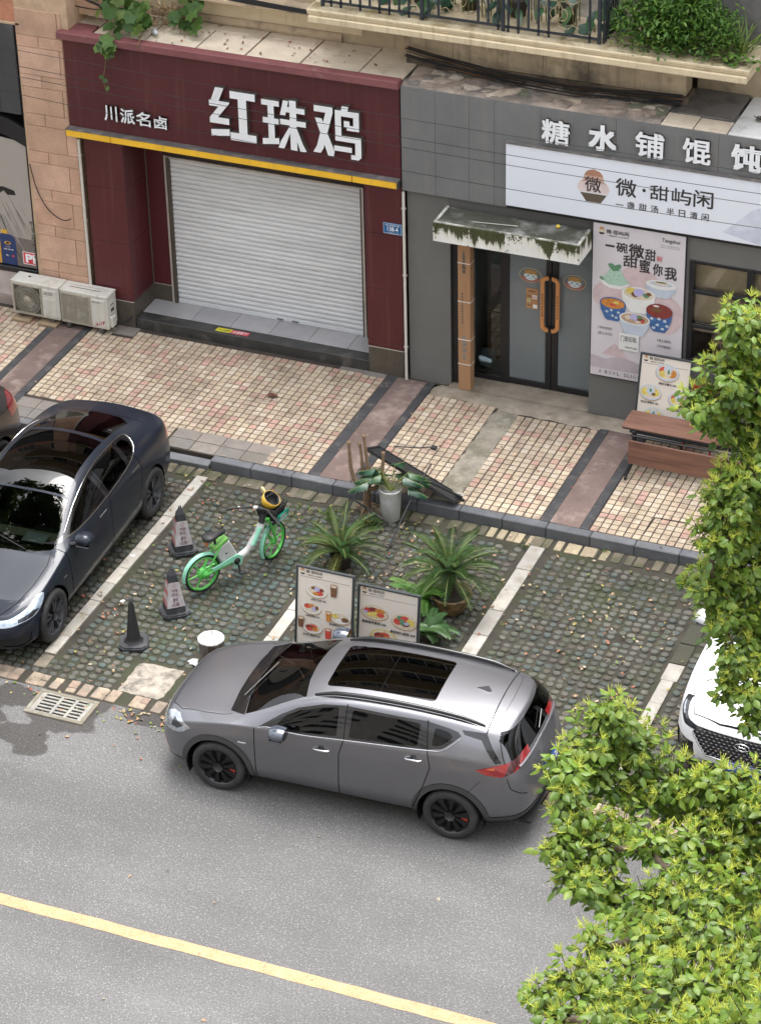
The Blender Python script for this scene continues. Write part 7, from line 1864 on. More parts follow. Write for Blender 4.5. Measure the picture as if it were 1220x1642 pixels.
def groove(bm, line, axis, filt, tg, w=.0045, allow=None):
    for p, q in zip(line, line[1:]):
        d = Vector((q[0]-p[0], q[1]-p[1])); d.normalize(); s = Vector((-d.y, d.x))*w; d = d*w*.6
        P, Q = Vector(p)-d, Vector(q)+d
        carve(bm, [tuple(P-s), tuple(Q-s), tuple(Q+s), tuple(P+s)], axis, filt, tg, allow)
def rounded(pts, r=.05, n=4):
    out = []; k = len(pts)
    for i in range(k):
        p, a, c = Vector(pts[i]), Vector(pts[i-1]), Vector(pts[(i+1) % k])
        u, v = (a-p), (c-p); rr = min(r, u.length*.45, v.length*.45)
        s, e = p+u.normalized()*rr, p+v.normalized()*rr
        for t in range(n+1):
            f = t/n; out.append(tuple((s*(1-f)**2)+p*2*f*(1-f)+e*f*f))
    return out
def take(bm, parent, name, m, faces, inset=0.0, mirror_split=False):
    """lift tagged faces out of the body into an object of their own, keeping the body's smooth normals"""
    if not faces: return None
    nl = bm.verts.layers.float_vector['smooth_n']
    idx = {}; vs = []; ns = []; fs = []
    for f in faces:
        t = []
        for v in f.verts:
            if v.index not in idx:
                idx[v.index] = len(vs); nv = Vector(v[nl]).normalized(); vs.append(v.co-nv*inset); ns.append(nv)
            t.append(idx[v.index])
        fs.append(t)
    me = bpy.data.meshes.new(name); me.from_pydata(vs, [], fs)
    for mm in (m if isinstance(m, (list, tuple)) else [m]): me.materials.append(mm)
    me.polygons.foreach_set('use_smooth', [True]*len(fs)); me.update()
    me.normals_split_custom_set_from_vertices([tuple(q) for q in ns])
    return link(name, me, parent)
def car_wheel(t, x, y, rad, rimr, w, side, spokes, m, accent=None):
    """side = -1 for the car's -y face"""
    wl_ = link('wheel', None, t, (x, y, rad))
    X = Matrix.Rotation(math.pi/2, 4, 'X')
    b = MB(); h = w/2
    b.lathe([(rimr, -h*.9), (rimr+.02, -h), (rad-.035, -h*1.0), (rad-.012, -h*.86), (rad, -h*.55), (rad, h*.55), (rad-.012, h*.86), (rad-.035, h), (rimr+.02, h), (rimr, h*.9)], 48, 0, X)
    b.build('tyre', tyre_m, wl_)
    b = MB(); o = side*h
    b.lathe([(rimr+.004, -h*.92), (rimr-.012, -h*.80), (rimr-.03, 0), (rimr-.012, h*.80), (rimr+.004, h*.92)], 48, 0, X)
    b.lathe([(0, 0), (rimr-.03, 0)], 30, 1, Matrix.Translation((0, side*h*.25, 0)) @ X)
    def face(r0, a0, a1, r1, c0, c1, d0, d1):
        p = [(r0, a0), (r0, a1), (r1, c1), (r1, c0)]
        vs = [(r*math.cos(a), o*.86 - side*(d0 if k < 2 else d1), r*math.sin(a)) for k, (r, a) in enumerate(p)]
        vb = [(r*math.cos(a), o*.45, r*math.sin(a)) for r, a in p]
        b.add(vs+vb, [(0, 1, 2, 3), (3, 2, 1, 0), (0, 4, 5, 1), (1, 5, 6, 2), (2, 6, 7, 3), (3, 7, 4, 0)], 0)
    for k in range(spokes):
        a = 2*math.pi*k/spokes+.2; wd = .36/spokes*2
        if spokes > 6: face(.045, a-.22, a+.22, rimr*.80, a-.13, a+.13, .012, .0); face(rimr*.80, a-.13, a+.13, rimr-.008, a-.19, a+.19, 0, .004)
        else:
            for e in (-.17, .17): face(.05, a+e*.6-.16, a+e*.6+.16, rimr*.75, a+e-.095, a+e+.095, .012, 0); face(rimr*.75, a+e-.095, a+e+.095, rimr-.008, a+e*1.25-.10, a+e*1.25+.10, 0, .004)
    b.lathe([(0, -.008), (.05, -.006), (.06, .01)], 20, 0, Matrix.Translation((0, o*.86, 0)) @ Matrix.Rotation(math.pi/2*(1 if side < 0 else -1), 4, 'X'))
    for k in range(5):
        a = 2*math.pi*k/5; b.lathe([(0, -.004), (.009, -.004), (.009, .004)], 6, 2, Matrix.Translation((.055*math.cos(a), o*.88, .055*math.sin(a))) @ X)
    b.build('rim', [m, well_m, chrome_m], wl_)
    if accent:
        b = MB(); b.box(-.035, .035, min(o*.5, o*.3), max(o*.5, o*.3), -.035, .035, 0, Matrix.Translation((rimr*.72*math.cos(-.35), 0, rimr*.72*math.sin(-.35)))); b.build('brake_caliper', accent, wl_)
    return wl_
def bvh_of(bm): return BVHTree.FromBMesh(bm)
def hit_side(bv, x, z, side=-1):
    h = bv.ray_cast(Vector((x, side*3, z)), Vector((0, -side, 0))); return h[0], h[1]
def hit_top(bv, x, y):
    h = bv.ray_cast(Vector((x, y, 4)), Vector((0, 0, -1))); return h[0], h[1]

def ring(s, w, zb, zbelt, ybelt, zedge, yedge, ztop, dst=0, dsb=0, wl=None):
    f = .5; bow = .028*min(1, max(0, (zedge-zbelt)/.25))
    return [(s+dsb, 0, zb), (s+dsb, w*.80, zb), (s+dsb*.8, w*.965, zb+.09), (s+dsb*.4, w, zb+.30*(zbelt-zb)), (s, w*.985, zb+.80*(zbelt-zb)), (s+dst*.5, ybelt, zbelt),
            (s+dst*.8, ybelt+(yedge-ybelt)*f+bow, zbelt+(zedge-zbelt)*f), (s+dst, yedge, zedge), (s+dst, yedge*.55, ztop-.018), (s+dst, 0, ztop)]

LOW = lambda c: c.z < 1.2 and abs(c.y) > .45
SIDE = lambda c: abs(c.y) > .50
def arch_poly(cx, cz, r, n=28): return [(cx+r*math.cos(2*math.pi*i/n), cz+r*math.sin(2*math.pi*i/n)) for i in range(n)]

def cabin(t, x0, x1, w, z0, zs_, wheel_side=-1, steer=True):
    b = MB(); b.box(x0, x1, -w, w, z0, z0+.03); b.box(x0, x0+.02, -w, w, z0, z0+.30); b.cbox(x0, x0+.38, -w, w, z0+.20, z0+.42, .05); b.box(-.6, x1+.5, -w+.1, w-.1, .22, .26); b.build('cabin_floor', cabin_m, t)
    for x in zs_:
        for y in (-.36, .36):
            b = MB(); b.cbox(x-.22, x+.26, y-.23, y+.23, z0, z0+.18, .05); b.cbox(-.06, .08, y-.22, y+.22, 0, .60, .05, 0, Matrix.Translation((x+.22, 0, z0+.12)) @ Matrix.Rotation(.25, 4, 'Y')); b.cbox(-.04, .05, y-.11, y+.11, .61, .76, .03, 0, Matrix.Translation((x+.22, 0, z0+.12)) @ Matrix.Rotation(.25, 4, 'Y')); b.build('seat', seat_m, t)
    if steer:
        M = Matrix.Translation((x0+.46, wheel_side*.36, z0+.42)) @ Matrix.Rotation(math.radians(-65), 4, 'Y')
        b = MB(); b.tube([tuple(M @ Vector((.175*math.cos(i*math.pi/12), .175*math.sin(i*math.pi/12), 0))) for i in range(25)], .015, 6); b.tube([tuple(M @ Vector((-.17, 0, 0))), tuple(M @ Vector((.17, 0, 0)))], .02, 5); b.tube([tuple(M @ Vector((0, 0, 0))), tuple(M @ Vector((0, 0, -.2)))], .03, 6); b.build('steering_wheel', seat_m, t)

def mirror_part(t, pos, side, m, dark):
    """door mirror: shell, glass side and stalk"""
    b = MB(); n = 12; vs = []
    pr = [(-.10, .35), (-.085, .75), (-.03, 1.0), (.04, .98), (.085, .88)]
    for k, (x, s) in enumerate(pr):
        for j in range(n):
            a = 2*math.pi*j/n; vs.append((pos[0]+x+.03*math.cos(a)*0, pos[1]+side*(.115*s*math.cos(a)+.02*k*0), pos[2]+.078*s*math.sin(a)*(1 if math.sin(a) > 0 else .85)))
    b.add(vs, [(i*n+j, i*n+(j+1) % n, (i+1)*n+(j+1) % n, (i+1)*n+j) for i in range(len(pr)-1) for j in range(n)]+[tuple(range(n))], 0, True)
    b.add(vs[-n:], [tuple(range(n))], 1)
    o = b.build('door_mirror', [m, gloss_blk], t); add_cleanup(o.data)
    b = MB(); b.tube([(pos[0]-.02, pos[1]-side*.06, pos[2]-.05), (pos[0]-.05, pos[1]-side*.17, pos[2]-.075)], [.035, .03], 8); b.build('mirror_stalk', dark, o)
    b = MB(); b.cbox(pos[0]-.09, pos[0]+.06, pos[1]-.09, pos[1]+.09, pos[2]-.078, pos[2]-.055, .01); b.build('mirror_trim', dark, o)

def finish(bm, t, body_m, spec):
    """spec: tag -> (part name, material, inset, split left/right)"""
    tl = bm.faces.layers.int['tag']; bm.verts.index_update()
    by = {}
    for f in bm.faces: by.setdefault(f[tl], []).append(f)
    for k, fs in by.items():
        if k == 99: continue
        name, m, ins, sp = spec.get(k, ('body', body_m, 0, False))
        if sp:
            for s in (-1, 1):
                q = [f for f in fs if f.calc_center_median().y*s > 0]
                take(bm, t, name, m, q, ins)
        else: take(bm, t, name, m, fs, ins)

def wells(t, xs_, r, w, z=.31):
    for x in xs_:
        for s in (-1, 1):
            b = MB(); n = 20; vs = []
            for yy in (.42, w-.015):
                for i in range(n+1):
                    a = math.pi*1.25*(i/n)-math.pi*.125; vs.append((x+(r+.004)*math.cos(a), s*yy, z+(r+.004)*math.sin(a)))
            b.add(vs, [(i, i+1, n+2+i, n+1+i) for i in range(n)]+[(n+1+i, n+2+i, i+1, i) for i in range(n)], 0, True)
            b.prism([(x+r*math.cos(2*math.pi*i/20), z+r*math.sin(2*math.pi*i/20)) for i in range(20)], s*.41, s*.42, 'y')
            b.build('wheel_well', well_m, t)
def edge_tube(bm, t, name, line, m, r, side=-1, off=.003, axis='y'):
    bv = bvh_of(bm); P = []
    for p in line:
        h, nn = hit_side(bv, p[0], p[1], side) if axis == 'y' else hit_top(bv, p[0], p[1])
        if h: P.append(h+nn*off)
    if len(P) > 1:
        b = MB(); b.tube(P, r, 6); return b.build(name, m, t)

# ---------------------------------------------------------------- grey crossover on the road edge
def crossover(label, loc, rz, body_m, z=0):
    t = thing('parked_car', label, 'car', loc, rz, 'cars parked at the shops')
    R0 = [(-.74, 0, .20), (-.72, .48, .20), (-.775, .56, .28), (-.80, .60, .42), (-.80, .60, .56), (-.775, .585, .655), (-.75, .55, .71), (-.70, .50, .765), (-.69, .28, .785), (-.685, 0, .79)]
    RN = [(3.52, 0, .30), (3.50, .60, .30), (3.555, .69, .40), (3.575, .73, .56), (3.55, .735, .78), (3.45, .71, .98), (3.385, .64, 1.12), (3.315, .55, 1.30), (3.305, .30, 1.375), (3.30, 0, 1.395)]
    rings = [R0, ring(-.64, .755, .19, .715, .70, .80, .58, .835, 0, -.04), ring(-.46, .845, .19, .79, .785, .865, .66, .905), ring(-.18, .875, .19, .875, .825, .925, .68, .965),
             ring(.08, .88, .19, .925, .835, .965, .70, 1.0), ring(.27, .88, .19, .945, .84, 1.0, .725, 1.045), ring(.55, .88, .19, .965, .845, 1.10, .70, 1.195), ring(.85, .88, .19, .98, .848, 1.255, .655, 1.345), ring(1.2, .88, .19, 1.0, .85, 1.365, .63, 1.435),
             ring(1.7, .88, .19, 1.035, .85, 1.41, .62, 1.475), ring(2.3, .88, .19, 1.08, .845, 1.415, .605, 1.475), ring(2.72, .88, .19, 1.10, .84, 1.39, .59, 1.46), ring(3.0, .865, .21, 1.10, .815, 1.35, .58, 1.44, .0, .02), ring(3.24, .83, .25, 1.07, .775, 1.315, .575, 1.41, -.03, .10), RN]
    bm = cage(rings, .05, .045, 3, ((5, 1, 13, .8), (4, 3, 12, .55), (3, 3, 11, .4), (7, 2, 13, .5)))
    REAR = lambda c: c.x > 3.16 and c.z > .2
    # wheel openings and cladding
    for cx in (0, 2.72):
        carve(bm, arch_poly(cx, .31, .445), 'y', LOW, 3, (0,)); carve(bm, arch_poly(cx, .31, .378), 'y', LOW, 99)
    carve(bm, [(-.46, .10), (3.1, .10), (3.1, .262), (-.46, .262)], 'y', lambda c: abs(c.y) > .5 and .2 < c.x < 2.5, 3, (0,))
    carve(bm, [(2.9, .1), (3.8, .1), (3.8, .47), (3.3, .40), (2.9, .33)], 'y', lambda c: c.x > 2.95, 3, (0,))
    carve(bm, [(-.95, .1), (-.3, .1), (-.3, .27), (-.95, .27)], 'y', lambda c: c.x < -.3, 3, (0,))
    # side glazing
    dlo = [(.50, .975), (.60, 1.0), (1.0, 1.0), (1.5, 1.045), (2.45, 1.125), (2.62, 1.155), (2.80, 1.285), (2.76, 1.315), (2.66, 1.335), (2.40, 1.365), (1.48, 1.36), (1.22, 1.325), (.93, 1.235), (.75, 1.14)]
    carve(bm, dlo, 'y', SIDE, 4, (0,))
    for pane, tg in (([(.70, 1.025), (1.0, 1.022), (1.42, 1.058), (1.40, 1.335), (1.24, 1.305), (.95, 1.215), (.80, 1.14)], 5), ([(1.56, 1.07), (2.34, 1.135), (2.34, 1.338), (1.56, 1.338)], 5), ([(2.50, 1.165), (2.60, 1.18), (2.72, 1.27), (2.66, 1.305), (2.50, 1.325)], 5)):
        carve(bm, rounded(pane, .03, 2), 'y', SIDE, tg, (4,))
    carve(bm, [(2.79, 1.335), (3.06, 1.325), (3.27, 1.075), (3.205, 1.07), (3.02, 1.27), (2.83, 1.30)], 'y', lambda c: abs(c.y) > .50, 4, (0,))
    # doors, seams
    carve(bm, [(.47, .262), (.45, .955), (.60, .992), (1.0, .992), (1.505, 1.038), (1.45, .85), (1.44, .262)], 'y', SIDE, 6, (0,))
    carve(bm, [(1.44, .262), (1.45, .85), (1.505, 1.038), (2.46, 1.118), (2.50, .92), (2.43, .68), (2.27, .262)], 'y', SIDE, 7, (0,))
    al = (0, 3, 4, 5, 6, 7)
    for ln in ([(.47, .20), (.455, .955)], [(1.44, .20), (1.45, .85), (1.505, 1.04), (1.49, 1.37)], [(2.30, .35), (2.42, .66), (2.50, .92), (2.46, 1.12), (2.41, 1.37)], [(.47, .262), (1.44, .262)], [(1.44, .262), (2.27, .262)]):
        groove(bm, ln, 'y', SIDE, 8, .0055, al)
    groove(bm, [(3.20, 1.30), (3.30, 1.06), (3.37, 1.01)], 'y', lambda c: c.x > 3 and abs(c.y) > .4, 8, .004, (0,))
    groove(bm, [(3.34, .90), (3.38, .78), (3.52, .66)], 'y', lambda c: c.x > 3 and abs(c.y) > .4, 8, .004, (0,))
    groove(bm, [(2.88, .64), (3.06, .86)], 'y', lambda c: c.x > 2.8 and abs(c.y) > .4, 8, .0025, (0,))
    # lamps
    carve(bm, [(3.0, .99), (3.12, .94), (3.28, .925), (3.46, .975), (3.62, 1.01), (3.62, 1.075), (3.44, 1.08), (3.20, 1.05)], 'y', lambda c: c.x > 2.9 and abs(c.y) > .34, 9, (0, 8))
    carve(bm, [(3.11, 1.01), (3.20, 1.0), (3.21, 1.025), (3.17, 1.03)], 'y', lambda c: c.x > 2.9 and abs(c.y) > .34, 10, (9,))
    carve(bm, [(3.30, .90), (3.34, .90), (3.42, 1.0), (3.40, 1.10), (3.36, 1.10)], 'y', lambda c: c.x > 2.9 and abs(c.y) > .34, 11, (9, 10))
    FR = lambda c: c.x < -.2
    carve(bm, [(-.60, .80), (-.50, .825), (-.32, .755), (-.44, .665), (-.56, .635), (-.80, .615), (-.80, .70), (-.70, .745)], 'y', lambda c: c.x < -.25 and abs(c.y) > .40, 12, (0,))
    carve(bm, [(-.56, .78), (-.42, .75), (-.50, .69), (-.60, .68)], 'y', lambda c: c.x < -.25 and abs(c.y) > .40, 13, (12,))
    carve(bm, [(-.80, .50), (-.70, .48), (-.63, .36), (-.64, .29), (-.74, .31), (-.80, .40)], 'y', lambda c: c.x < -.5 and abs(c.y) > .38, 14, (0, 3))
    carve(bm, [(-.50, .50), (.50, .50), (.54, .64), (-.54, .64)], 'x', lambda c: c.x < -.55, 15, (0,))
    carve(bm, [(-.55, .27), (.55, .27), (.48, .42), (-.48, .42)], 'x', lambda c: c.x < -.55, 15, (0, 3))
    # windscreen, cowl, roof glass, tailgate
    TOP = lambda c: c.z > .80
    carve(bm, [(.10, -.64), (.065, -.3), (.06, 0), (.065, .3), (.10, .64), (.30, .725), (.23, .4), (.20, 0), (.23, -.4), (.30, -.725)], 'z', TOP, 16, (0,))
    carve(bm, [(.305, -.705), (.235, -.4), (.205, 0), (.235, .4), (.305, .705), (.98, .565), (.92, .3), (.90, 0), (.92, -.3), (.98, -.565)], 'z', lambda c: c.z > .93, 17, (0, 16))
    rf = lambda c: c.z > 1.3
    carve(bm, rounded([(1.15, -.40), (2.40, -.385), (2.40, .385), (1.15, .40)], .06, 4), 'z', rf, 18, (0,))
    groove(bm, [(1.77, -.38), (1.77, .38)], 'z', rf, 8, .005, (18,))
    groove(bm, [(3.06, -.64), (3.06, .64)], 'z', lambda c: c.z > 1.2, 8, .006, (0,))
    groove(bm, [(3.11, -.50), (3.155, -.35), (3.17, 0), (3.155, .35), (3.11, .50)], 'z', lambda c: c.z > 1.3, 8, .0022, (0,))
    hood = lambda c: .6 < c.z < 1.1
    groove(bm, [(-.66, -.48), (-.50, -.62), (-.2, -.69), (.05, -.715), (.14, -.70)], 'z', hood, 8, .004, (0,)); groove(bm, [(-.66, .48), (-.50, .62), (-.2, .69), (.05, .715), (.14, .70)], 'z', hood, 8, .004, (0,))
    groove(bm, [(-.66, -.48), (-.69, -.2), (-.695, 0), (-.69, .2), (-.66, .48)], 'z', hood, 8, .004, (0,))
    carve(bm, [(-.2, 0), (0, .0)][:0] or [(-.67, 1.03), (.67, 1.03), (.60, 1.325), (-.60, 1.325)], 'x', lambda c: c.x > 3.2, 19, (0, 4, 8))
    bv = bvh_of(bm)
    finish(bm, t, body_m, {0: ('body', body_m, 0, False), 3: ('cladding', clad_m, -.006, False), 4: ('window_trim', gloss_blk, .002, False), 5: ('side_window', tint_m, .004, True), 6: ('front_door', body_m, 0, True), 7: ('rear_door', body_m, 0, True),
        8: ('panel_seam', seam_m, .010, False), 9: ('tail_lamp', tail_m, -.004, True), 10: ('tail_lamp', tailo_m, -.005, True), 11: ('lamp_divider', taild_m, -.002, True), 12: ('headlight', head_m, -.002, True), 13: ('headlight', headd_m, -.003, True), 14: ('fog_lamp', mat('fog_chrome', (.62, .52, .47), rough=.25, metal=.6, var=.2, vs=20), -.002, True), 15: ('grille', mat('grille_black', (.012, .012, .013), rough=.5, bump=1, bs=70), .012, False), 16: ('cowl', gloss_blk, .006, False), 17: ('windscreen', wind_m, .003, False), 18: ('sunroof', dark_glass, -.001, False), 19: ('rear_window', tint_m, .003, False)})
    wells(t, (0, 2.72), .378, .87)
    cabin(t, .62, 3.05, .70, .52, (1.25, 2.15))
    bm2 = bm
    for s in (-1, 1):
        # roof rails on two feet
        P = []
        for i in range(25):
            x = 1.08+1.94*i/24; h, nn = hit_top(bv, x, s*(.545-.02*(i/24)))
            P.append(h+nn*(.012+.024*min(1, min(i, 24-i)/3)))
        b = MB(); b.tube(P, [.012+.012*min(1, min(i, 24-i)/2.5) for i in range(25)], 8); b.build('roof_rail', gloss_blk, t)
        Q = [p+Vector((0, s*.030, -.030)) for p in P]
        b = MB(); b.tube([p+Vector((0, s*.020, -.020)) for p in P], .0045, 5); b.build('rail_trim', chrome_m, t)
        for x, z_ in ((1.25, .865), (2.31, .985)):
            h, nn = hit_side(bv, x, z_, s)
            b = MB(); b.tube([h+Vector((-.095, s*.004, 0)), h+Vector((-.07, s*.026, .004)), h+Vector((.07, s*.026, .006)), h+Vector((.095, s*.004, .006))], [.010, .013, .013, .010], 8); b.build('door_handle', chrome_m, t)
            b = MB(); b.lathe([(.0, 0), (.035, .0), (.038, .004)], 14, 0, Matrix.Translation(h+Vector((0, s*.002, .018))) @ Matrix.Rotation(math.pi/2*s, 4, 'X')); b.build('handle_cup', gloss_blk, t)
        mirror_part(t, (.80, s*.985, 1.06), s, mat('mirror_blue_grey', (.045, .055, .075), rough=.15, coat=1, var=.05), gloss_blk)
        # bright strip under the side glass
        P = []
        for p in smooth_poly([(.50, .965), (.62, .992), (1.0, .993), (1.5, 1.038), (2.0, 1.08), (2.45, 1.117), (2.63, 1.147), (2.80, 1.27)], 4, False):
            h, nn = hit_side(bv, p[0], p[1], s)
            if h: P.append(h+nn*.003)
        b = MB(); b.tube(P, .0042, 5); b.build('window_strip', chrome_m, t)
    h, nn = hit_side(bv, .30, .735, -1)
    b = MB(); b.cbox(.26, .36, h.y-.004, h.y+.003, .725, .745, .003); text_fit(b, 'GS', .335, .36, .727, .743, h.y-.006, 1); b.build('fender_badge', [chrome_m, gloss_blk], t)
    # shark fin
    h, nn = hit_top(bv, 2.86, 0)
    b = MB(); b.add([(2.74, 0, h.z+.006), (2.90, -.028, h.z-.004), (2.90, .028, h.z-.004), (2.885, 0, h.z+.062), (2.92, 0, h.z-.004)], [(0, 1, 3), (0, 3, 2), (1, 4, 3), (4, 2, 3)]); b.build('shark_fin', body_m, t)
    # tailgate lip, plate, badge, wiper
    def hit_rear(y, z_):
        q = bv.ray_cast(Vector((6, y, z_)), Vector((-1, 0, 0))); return q[0], q[1]
    P = [hit_rear(y/20*.62, 1.0-.02*abs(y/20))[0]+Vector((.012, 0, 0)) for y in range(-20, 21)]
    b = MB(); b.tube(P, .020, 8); b.build('tailgate_lip', body_m, t)
    h, nn = hit_rear(0, .67)
    M = Matrix.Translation(h+Vector((.012, 0, 0))) @ Matrix.Rotation(math.radians(-12), 4, 'Y') @ Matrix.Rotation(math.pi/2, 4, 'Z')
    b = MB(); b.cbox(-.22, .22, -.004, .004, -.07, .07, .004, 0, M); text_fit(b, '桂B·V5K26', -.19, .19, -.045, .045, -.0052, 1, .02, 0, True, M); b.build('number_plate', [mat('plate_blue2', (.012, .075, .30), rough=.35), wht_m], t)
    h, nn = hit_rear(0, .83); M = Matrix.Translation(h+Vector((.008, 0, 0))) @ Matrix.Rotation(math.pi/2, 4, 'Z')
    b = MB(); b.cbox(-.07, .07, -.003, .003, -.012, .012, .003, 0, M); b.build('tailgate_badge', chrome_m, t)
    h1, _ = hit_rear(0, 1.075); h2, _ = hit_rear(.22, 1.16)
    b = MB(); b.tube([h1+Vector((.02, 0, 0)), h2+Vector((.02, 0, 0))], .010, 6); b.build('rear_wiper', gloss_blk, t)
    for (a, c) in (((.17, -.40), (.34, .22)), ((.17, .05), (.30, .58))):
        h1, n1 = hit_top(bv, *a); h2, n2 = hit_top(bv, *c)
        b = MB(); b.tube([h1+n1*.02, h2+n2*.016], .009, 5); b.build('wiper', gloss_blk, t)
    for x, acc in ((0, True), (2.72, True)):
        for s in (-1, 1): car_wheel(t, x, s*.775, .318, .232, .205, s, 10 if True else 5, rimk_m, mat('caliper_red', (.45, .06, .04), rough=.5))
    bm.free()
    return t
an = math.radians(2.225)
c0 = (1.395-math.sin(an)*.86, -9.047+math.cos(an)*.86, 0)
grey_p = paint('crossover_grey', (.17, .17, .183), .85, .44, .2)
crossover('dark grey crossover with sunroof and black roof rails parked on the road edge', c0, an, grey_p)

# ---------------------------------------------------------------- dark electric saloon
def saloon(label, loc, rz, body_m):
    t = thing('parked_car', label, 'car', loc, rz, 'cars parked at the shops')
    R0 = [(-.72, 0, .17), (-.68, .52, .17), (-.72, .60, .24), (-.76, .64, .36), (-.775, .645, .48), (-.75, .62, .57), (-.72, .57, .62), (-.68, .50, .655), (-.68, .28, .665), (-.685, 0, .67)]
    RN = [(3.72, 0, .28), (3.66, .60, .28), (3.74, .70, .38), (3.79, .74, .55), (3.80, .735, .76), (3.77, .70, .93), (3.75, .64, .99), (3.72, .54, 1.03), (3.72, .28, 1.045), (3.72, 0, 1.05)]
    rings = [R0, ring(-.60, .79, .16, .62, .735, .685, .60, .715, 0, -.04), ring(-.42, .885, .16, .69, .82, .745, .68, .765), ring(-.10, .905, .16, .775, .845, .80, .71, .825),
             ring(.25, .91, .16, .85, .85, .865, .73, .89), ring(.50, .912, .16, .90, .852, .93, .72, .955), ring(.80, .915, .16, .93, .86, 1.06, .68, 1.10), ring(1.15, .915, .16, .95, .862, 1.215, .635, 1.275), ring(1.5, .915, .16, .965, .862, 1.315, .60, 1.385),
             ring(1.95, .915, .16, .985, .862, 1.36, .58, 1.435), ring(2.4, .912, .16, 1.01, .855, 1.325, .565, 1.41), ring(2.8, .91, .17, 1.03, .845, 1.235, .55, 1.32), ring(3.15, .905, .18, 1.03, .825, 1.12, .55, 1.19), ring(3.45, .885, .20, 1.01, .79, 1.055, .56, 1.09, 0, .02), ring(3.64, .83, .24, .975, .745, 1.03, .555, 1.06, .02, .05), RN]
    bm = cage(rings, .055, .04, 3, ((5, 1, 14, .35), (7, 5, 13, .3)))
    for cx in (0, 2.92): carve(bm, arch_poly(cx, .335, .375), 'y', LOW, 99)
    carve(bm, [(-.42, .05), (3.3, .05), (3.3, .235), (-.42, .235)], 'y', lambda c: abs(c.y) > .5 and .3 < c.x < 2.6, 3, (0,))
    dlo = smooth_poly([(.52, .955), (.72, .98), (1.2, .985), (1.8, 1.0), (2.3, 1.03), (2.62, 1.075), (2.78, 1.13), (2.83, 1.19), (2.72, 1.235), (2.4, 1.29), (1.95, 1.32), (1.5, 1.27), (1.1, 1.16), (.75, 1.02)], 2)
    carve(bm, dlo, 'y', SIDE, 4, (0,))
    for pane in ([(.74, .995), (1.2, 1.0), (1.66, 1.01), (1.64, 1.275), (1.45, 1.235), (1.1, 1.125)], [(1.78, 1.015), (2.36, 1.05), (2.40, 1.27), (1.95, 1.30), (1.78, 1.295)], [(2.46, 1.065), (2.66, 1.10), (2.74, 1.16), (2.68, 1.22), (2.50, 1.25)]): carve(bm, rounded(pane, .02, 2), 'y', SIDE, 5, (4,))
    carve(bm, [(.50, .235), (.51, .93), (.72, .97), (1.2, .976), (1.75, .99), (1.70, .80), (1.66, .235)], 'y', SIDE, 6, (0,))
    carve(bm, [(1.66, .235), (1.70, .80), (1.75, .99), (2.3, 1.02), (2.60, 1.065), (2.66, .85), (2.52, .55), (2.42, .235)], 'y', SIDE, 7, (0,))
    for ln in ([(.50, .18), (.51, .93)], [(1.66, .18), (1.70, .80), (1.75, .99), (1.72, 1.31)], [(2.50, .50), (2.66, .85), (2.60, 1.065), (2.44, 1.29)], [(.50, .235), (2.42, .235)]): groove(bm, ln, 'y', SIDE, 8, .0055, (0, 3, 4, 5, 6, 7))
    carve(bm, smooth_poly([(-.80, .545), (-.62, .575), (-.40, .595), (-.24, .655), (-.13, .745), (-.22, .752), (-.42, .70), (-.62, .645), (-.80, .60)], 2), 'y', lambda c: c.x < -.05 and abs(c.y) > .42, 12, (0,))
    carve(bm, [(-.62, .585), (-.42, .602), (-.30, .64), (-.40, .66), (-.60, .622)], 'y', lambda c: c.x < -.05 and abs(c.y) > .42, 13, (12,))
    carve(bm, [(-.75, .28), (-.60, .28), (-.52, .30), (-.50, .42), (-.60, .42), (-.75, .40)], 'y', lambda c: c.x < -.3 and abs(c.y) > .5, 15, (0,))
    carve(bm, [(-.60, .20), (.60, .20), (.54, .33), (-.54, .33)], 'x', lambda c: c.x < -.5, 15, (0,))
    carve(bm, [(3.50, .80), (3.62, .77), (3.9, .80), (3.9, .93), (3.66, .965)], 'y', lambda c: c.x > 3.3 and abs(c.y) > .40, 9, (0,))
    TOP = lambda c: c.z > .80
    # one dark glass sweep: windscreen, roof glass, rear glass
    carve(bm, [(.47, -.66), (.38, -.4), (.345, 0), (.38, .4), (.47, .66), (.52, .70), (1.18, .585), (1.16, 0), (1.18, -.585), (.52, -.70)], 'z', TOP, 17, (0,))
    carve(bm, [(1.21, -.555), (1.19, 0), (1.21, .555), (1.60, .515), (2.36, .50), (2.36, -.50), (1.60, -.515)], 'z', lambda c: c.z > 1.1, 18, (0,))
    carve(bm, [(2.44, -.495), (2.44, .495), (2.9, .475), (3.20, .46), (3.33, .30), (3.36, 0), (3.33, -.30), (3.20, -.46), (2.9, -.475)], 'z', lambda c: c.z > 1.0, 18, (0,))
    groove(bm, [(-.66, -.50), (-.45, -.63), (-.1, -.70), (.25, -.72), (.44, -.68)], 'z', TOP if False else (lambda c: .55 < c.z < 1.0), 8, .004, (0,)); groove(bm, [(-.66, .50), (-.45, .63), (-.1, .70), (.25, .72), (.44, .68)], 'z', lambda c: .55 < c.z < 1.0, 8, .004, (0,))
    groove(bm, [(3.38, -.60), (3.40, 0), (3.38, .60)], 'z', lambda c: c.z > .9, 8, .004, (0,))
    bv = bvh_of(bm)
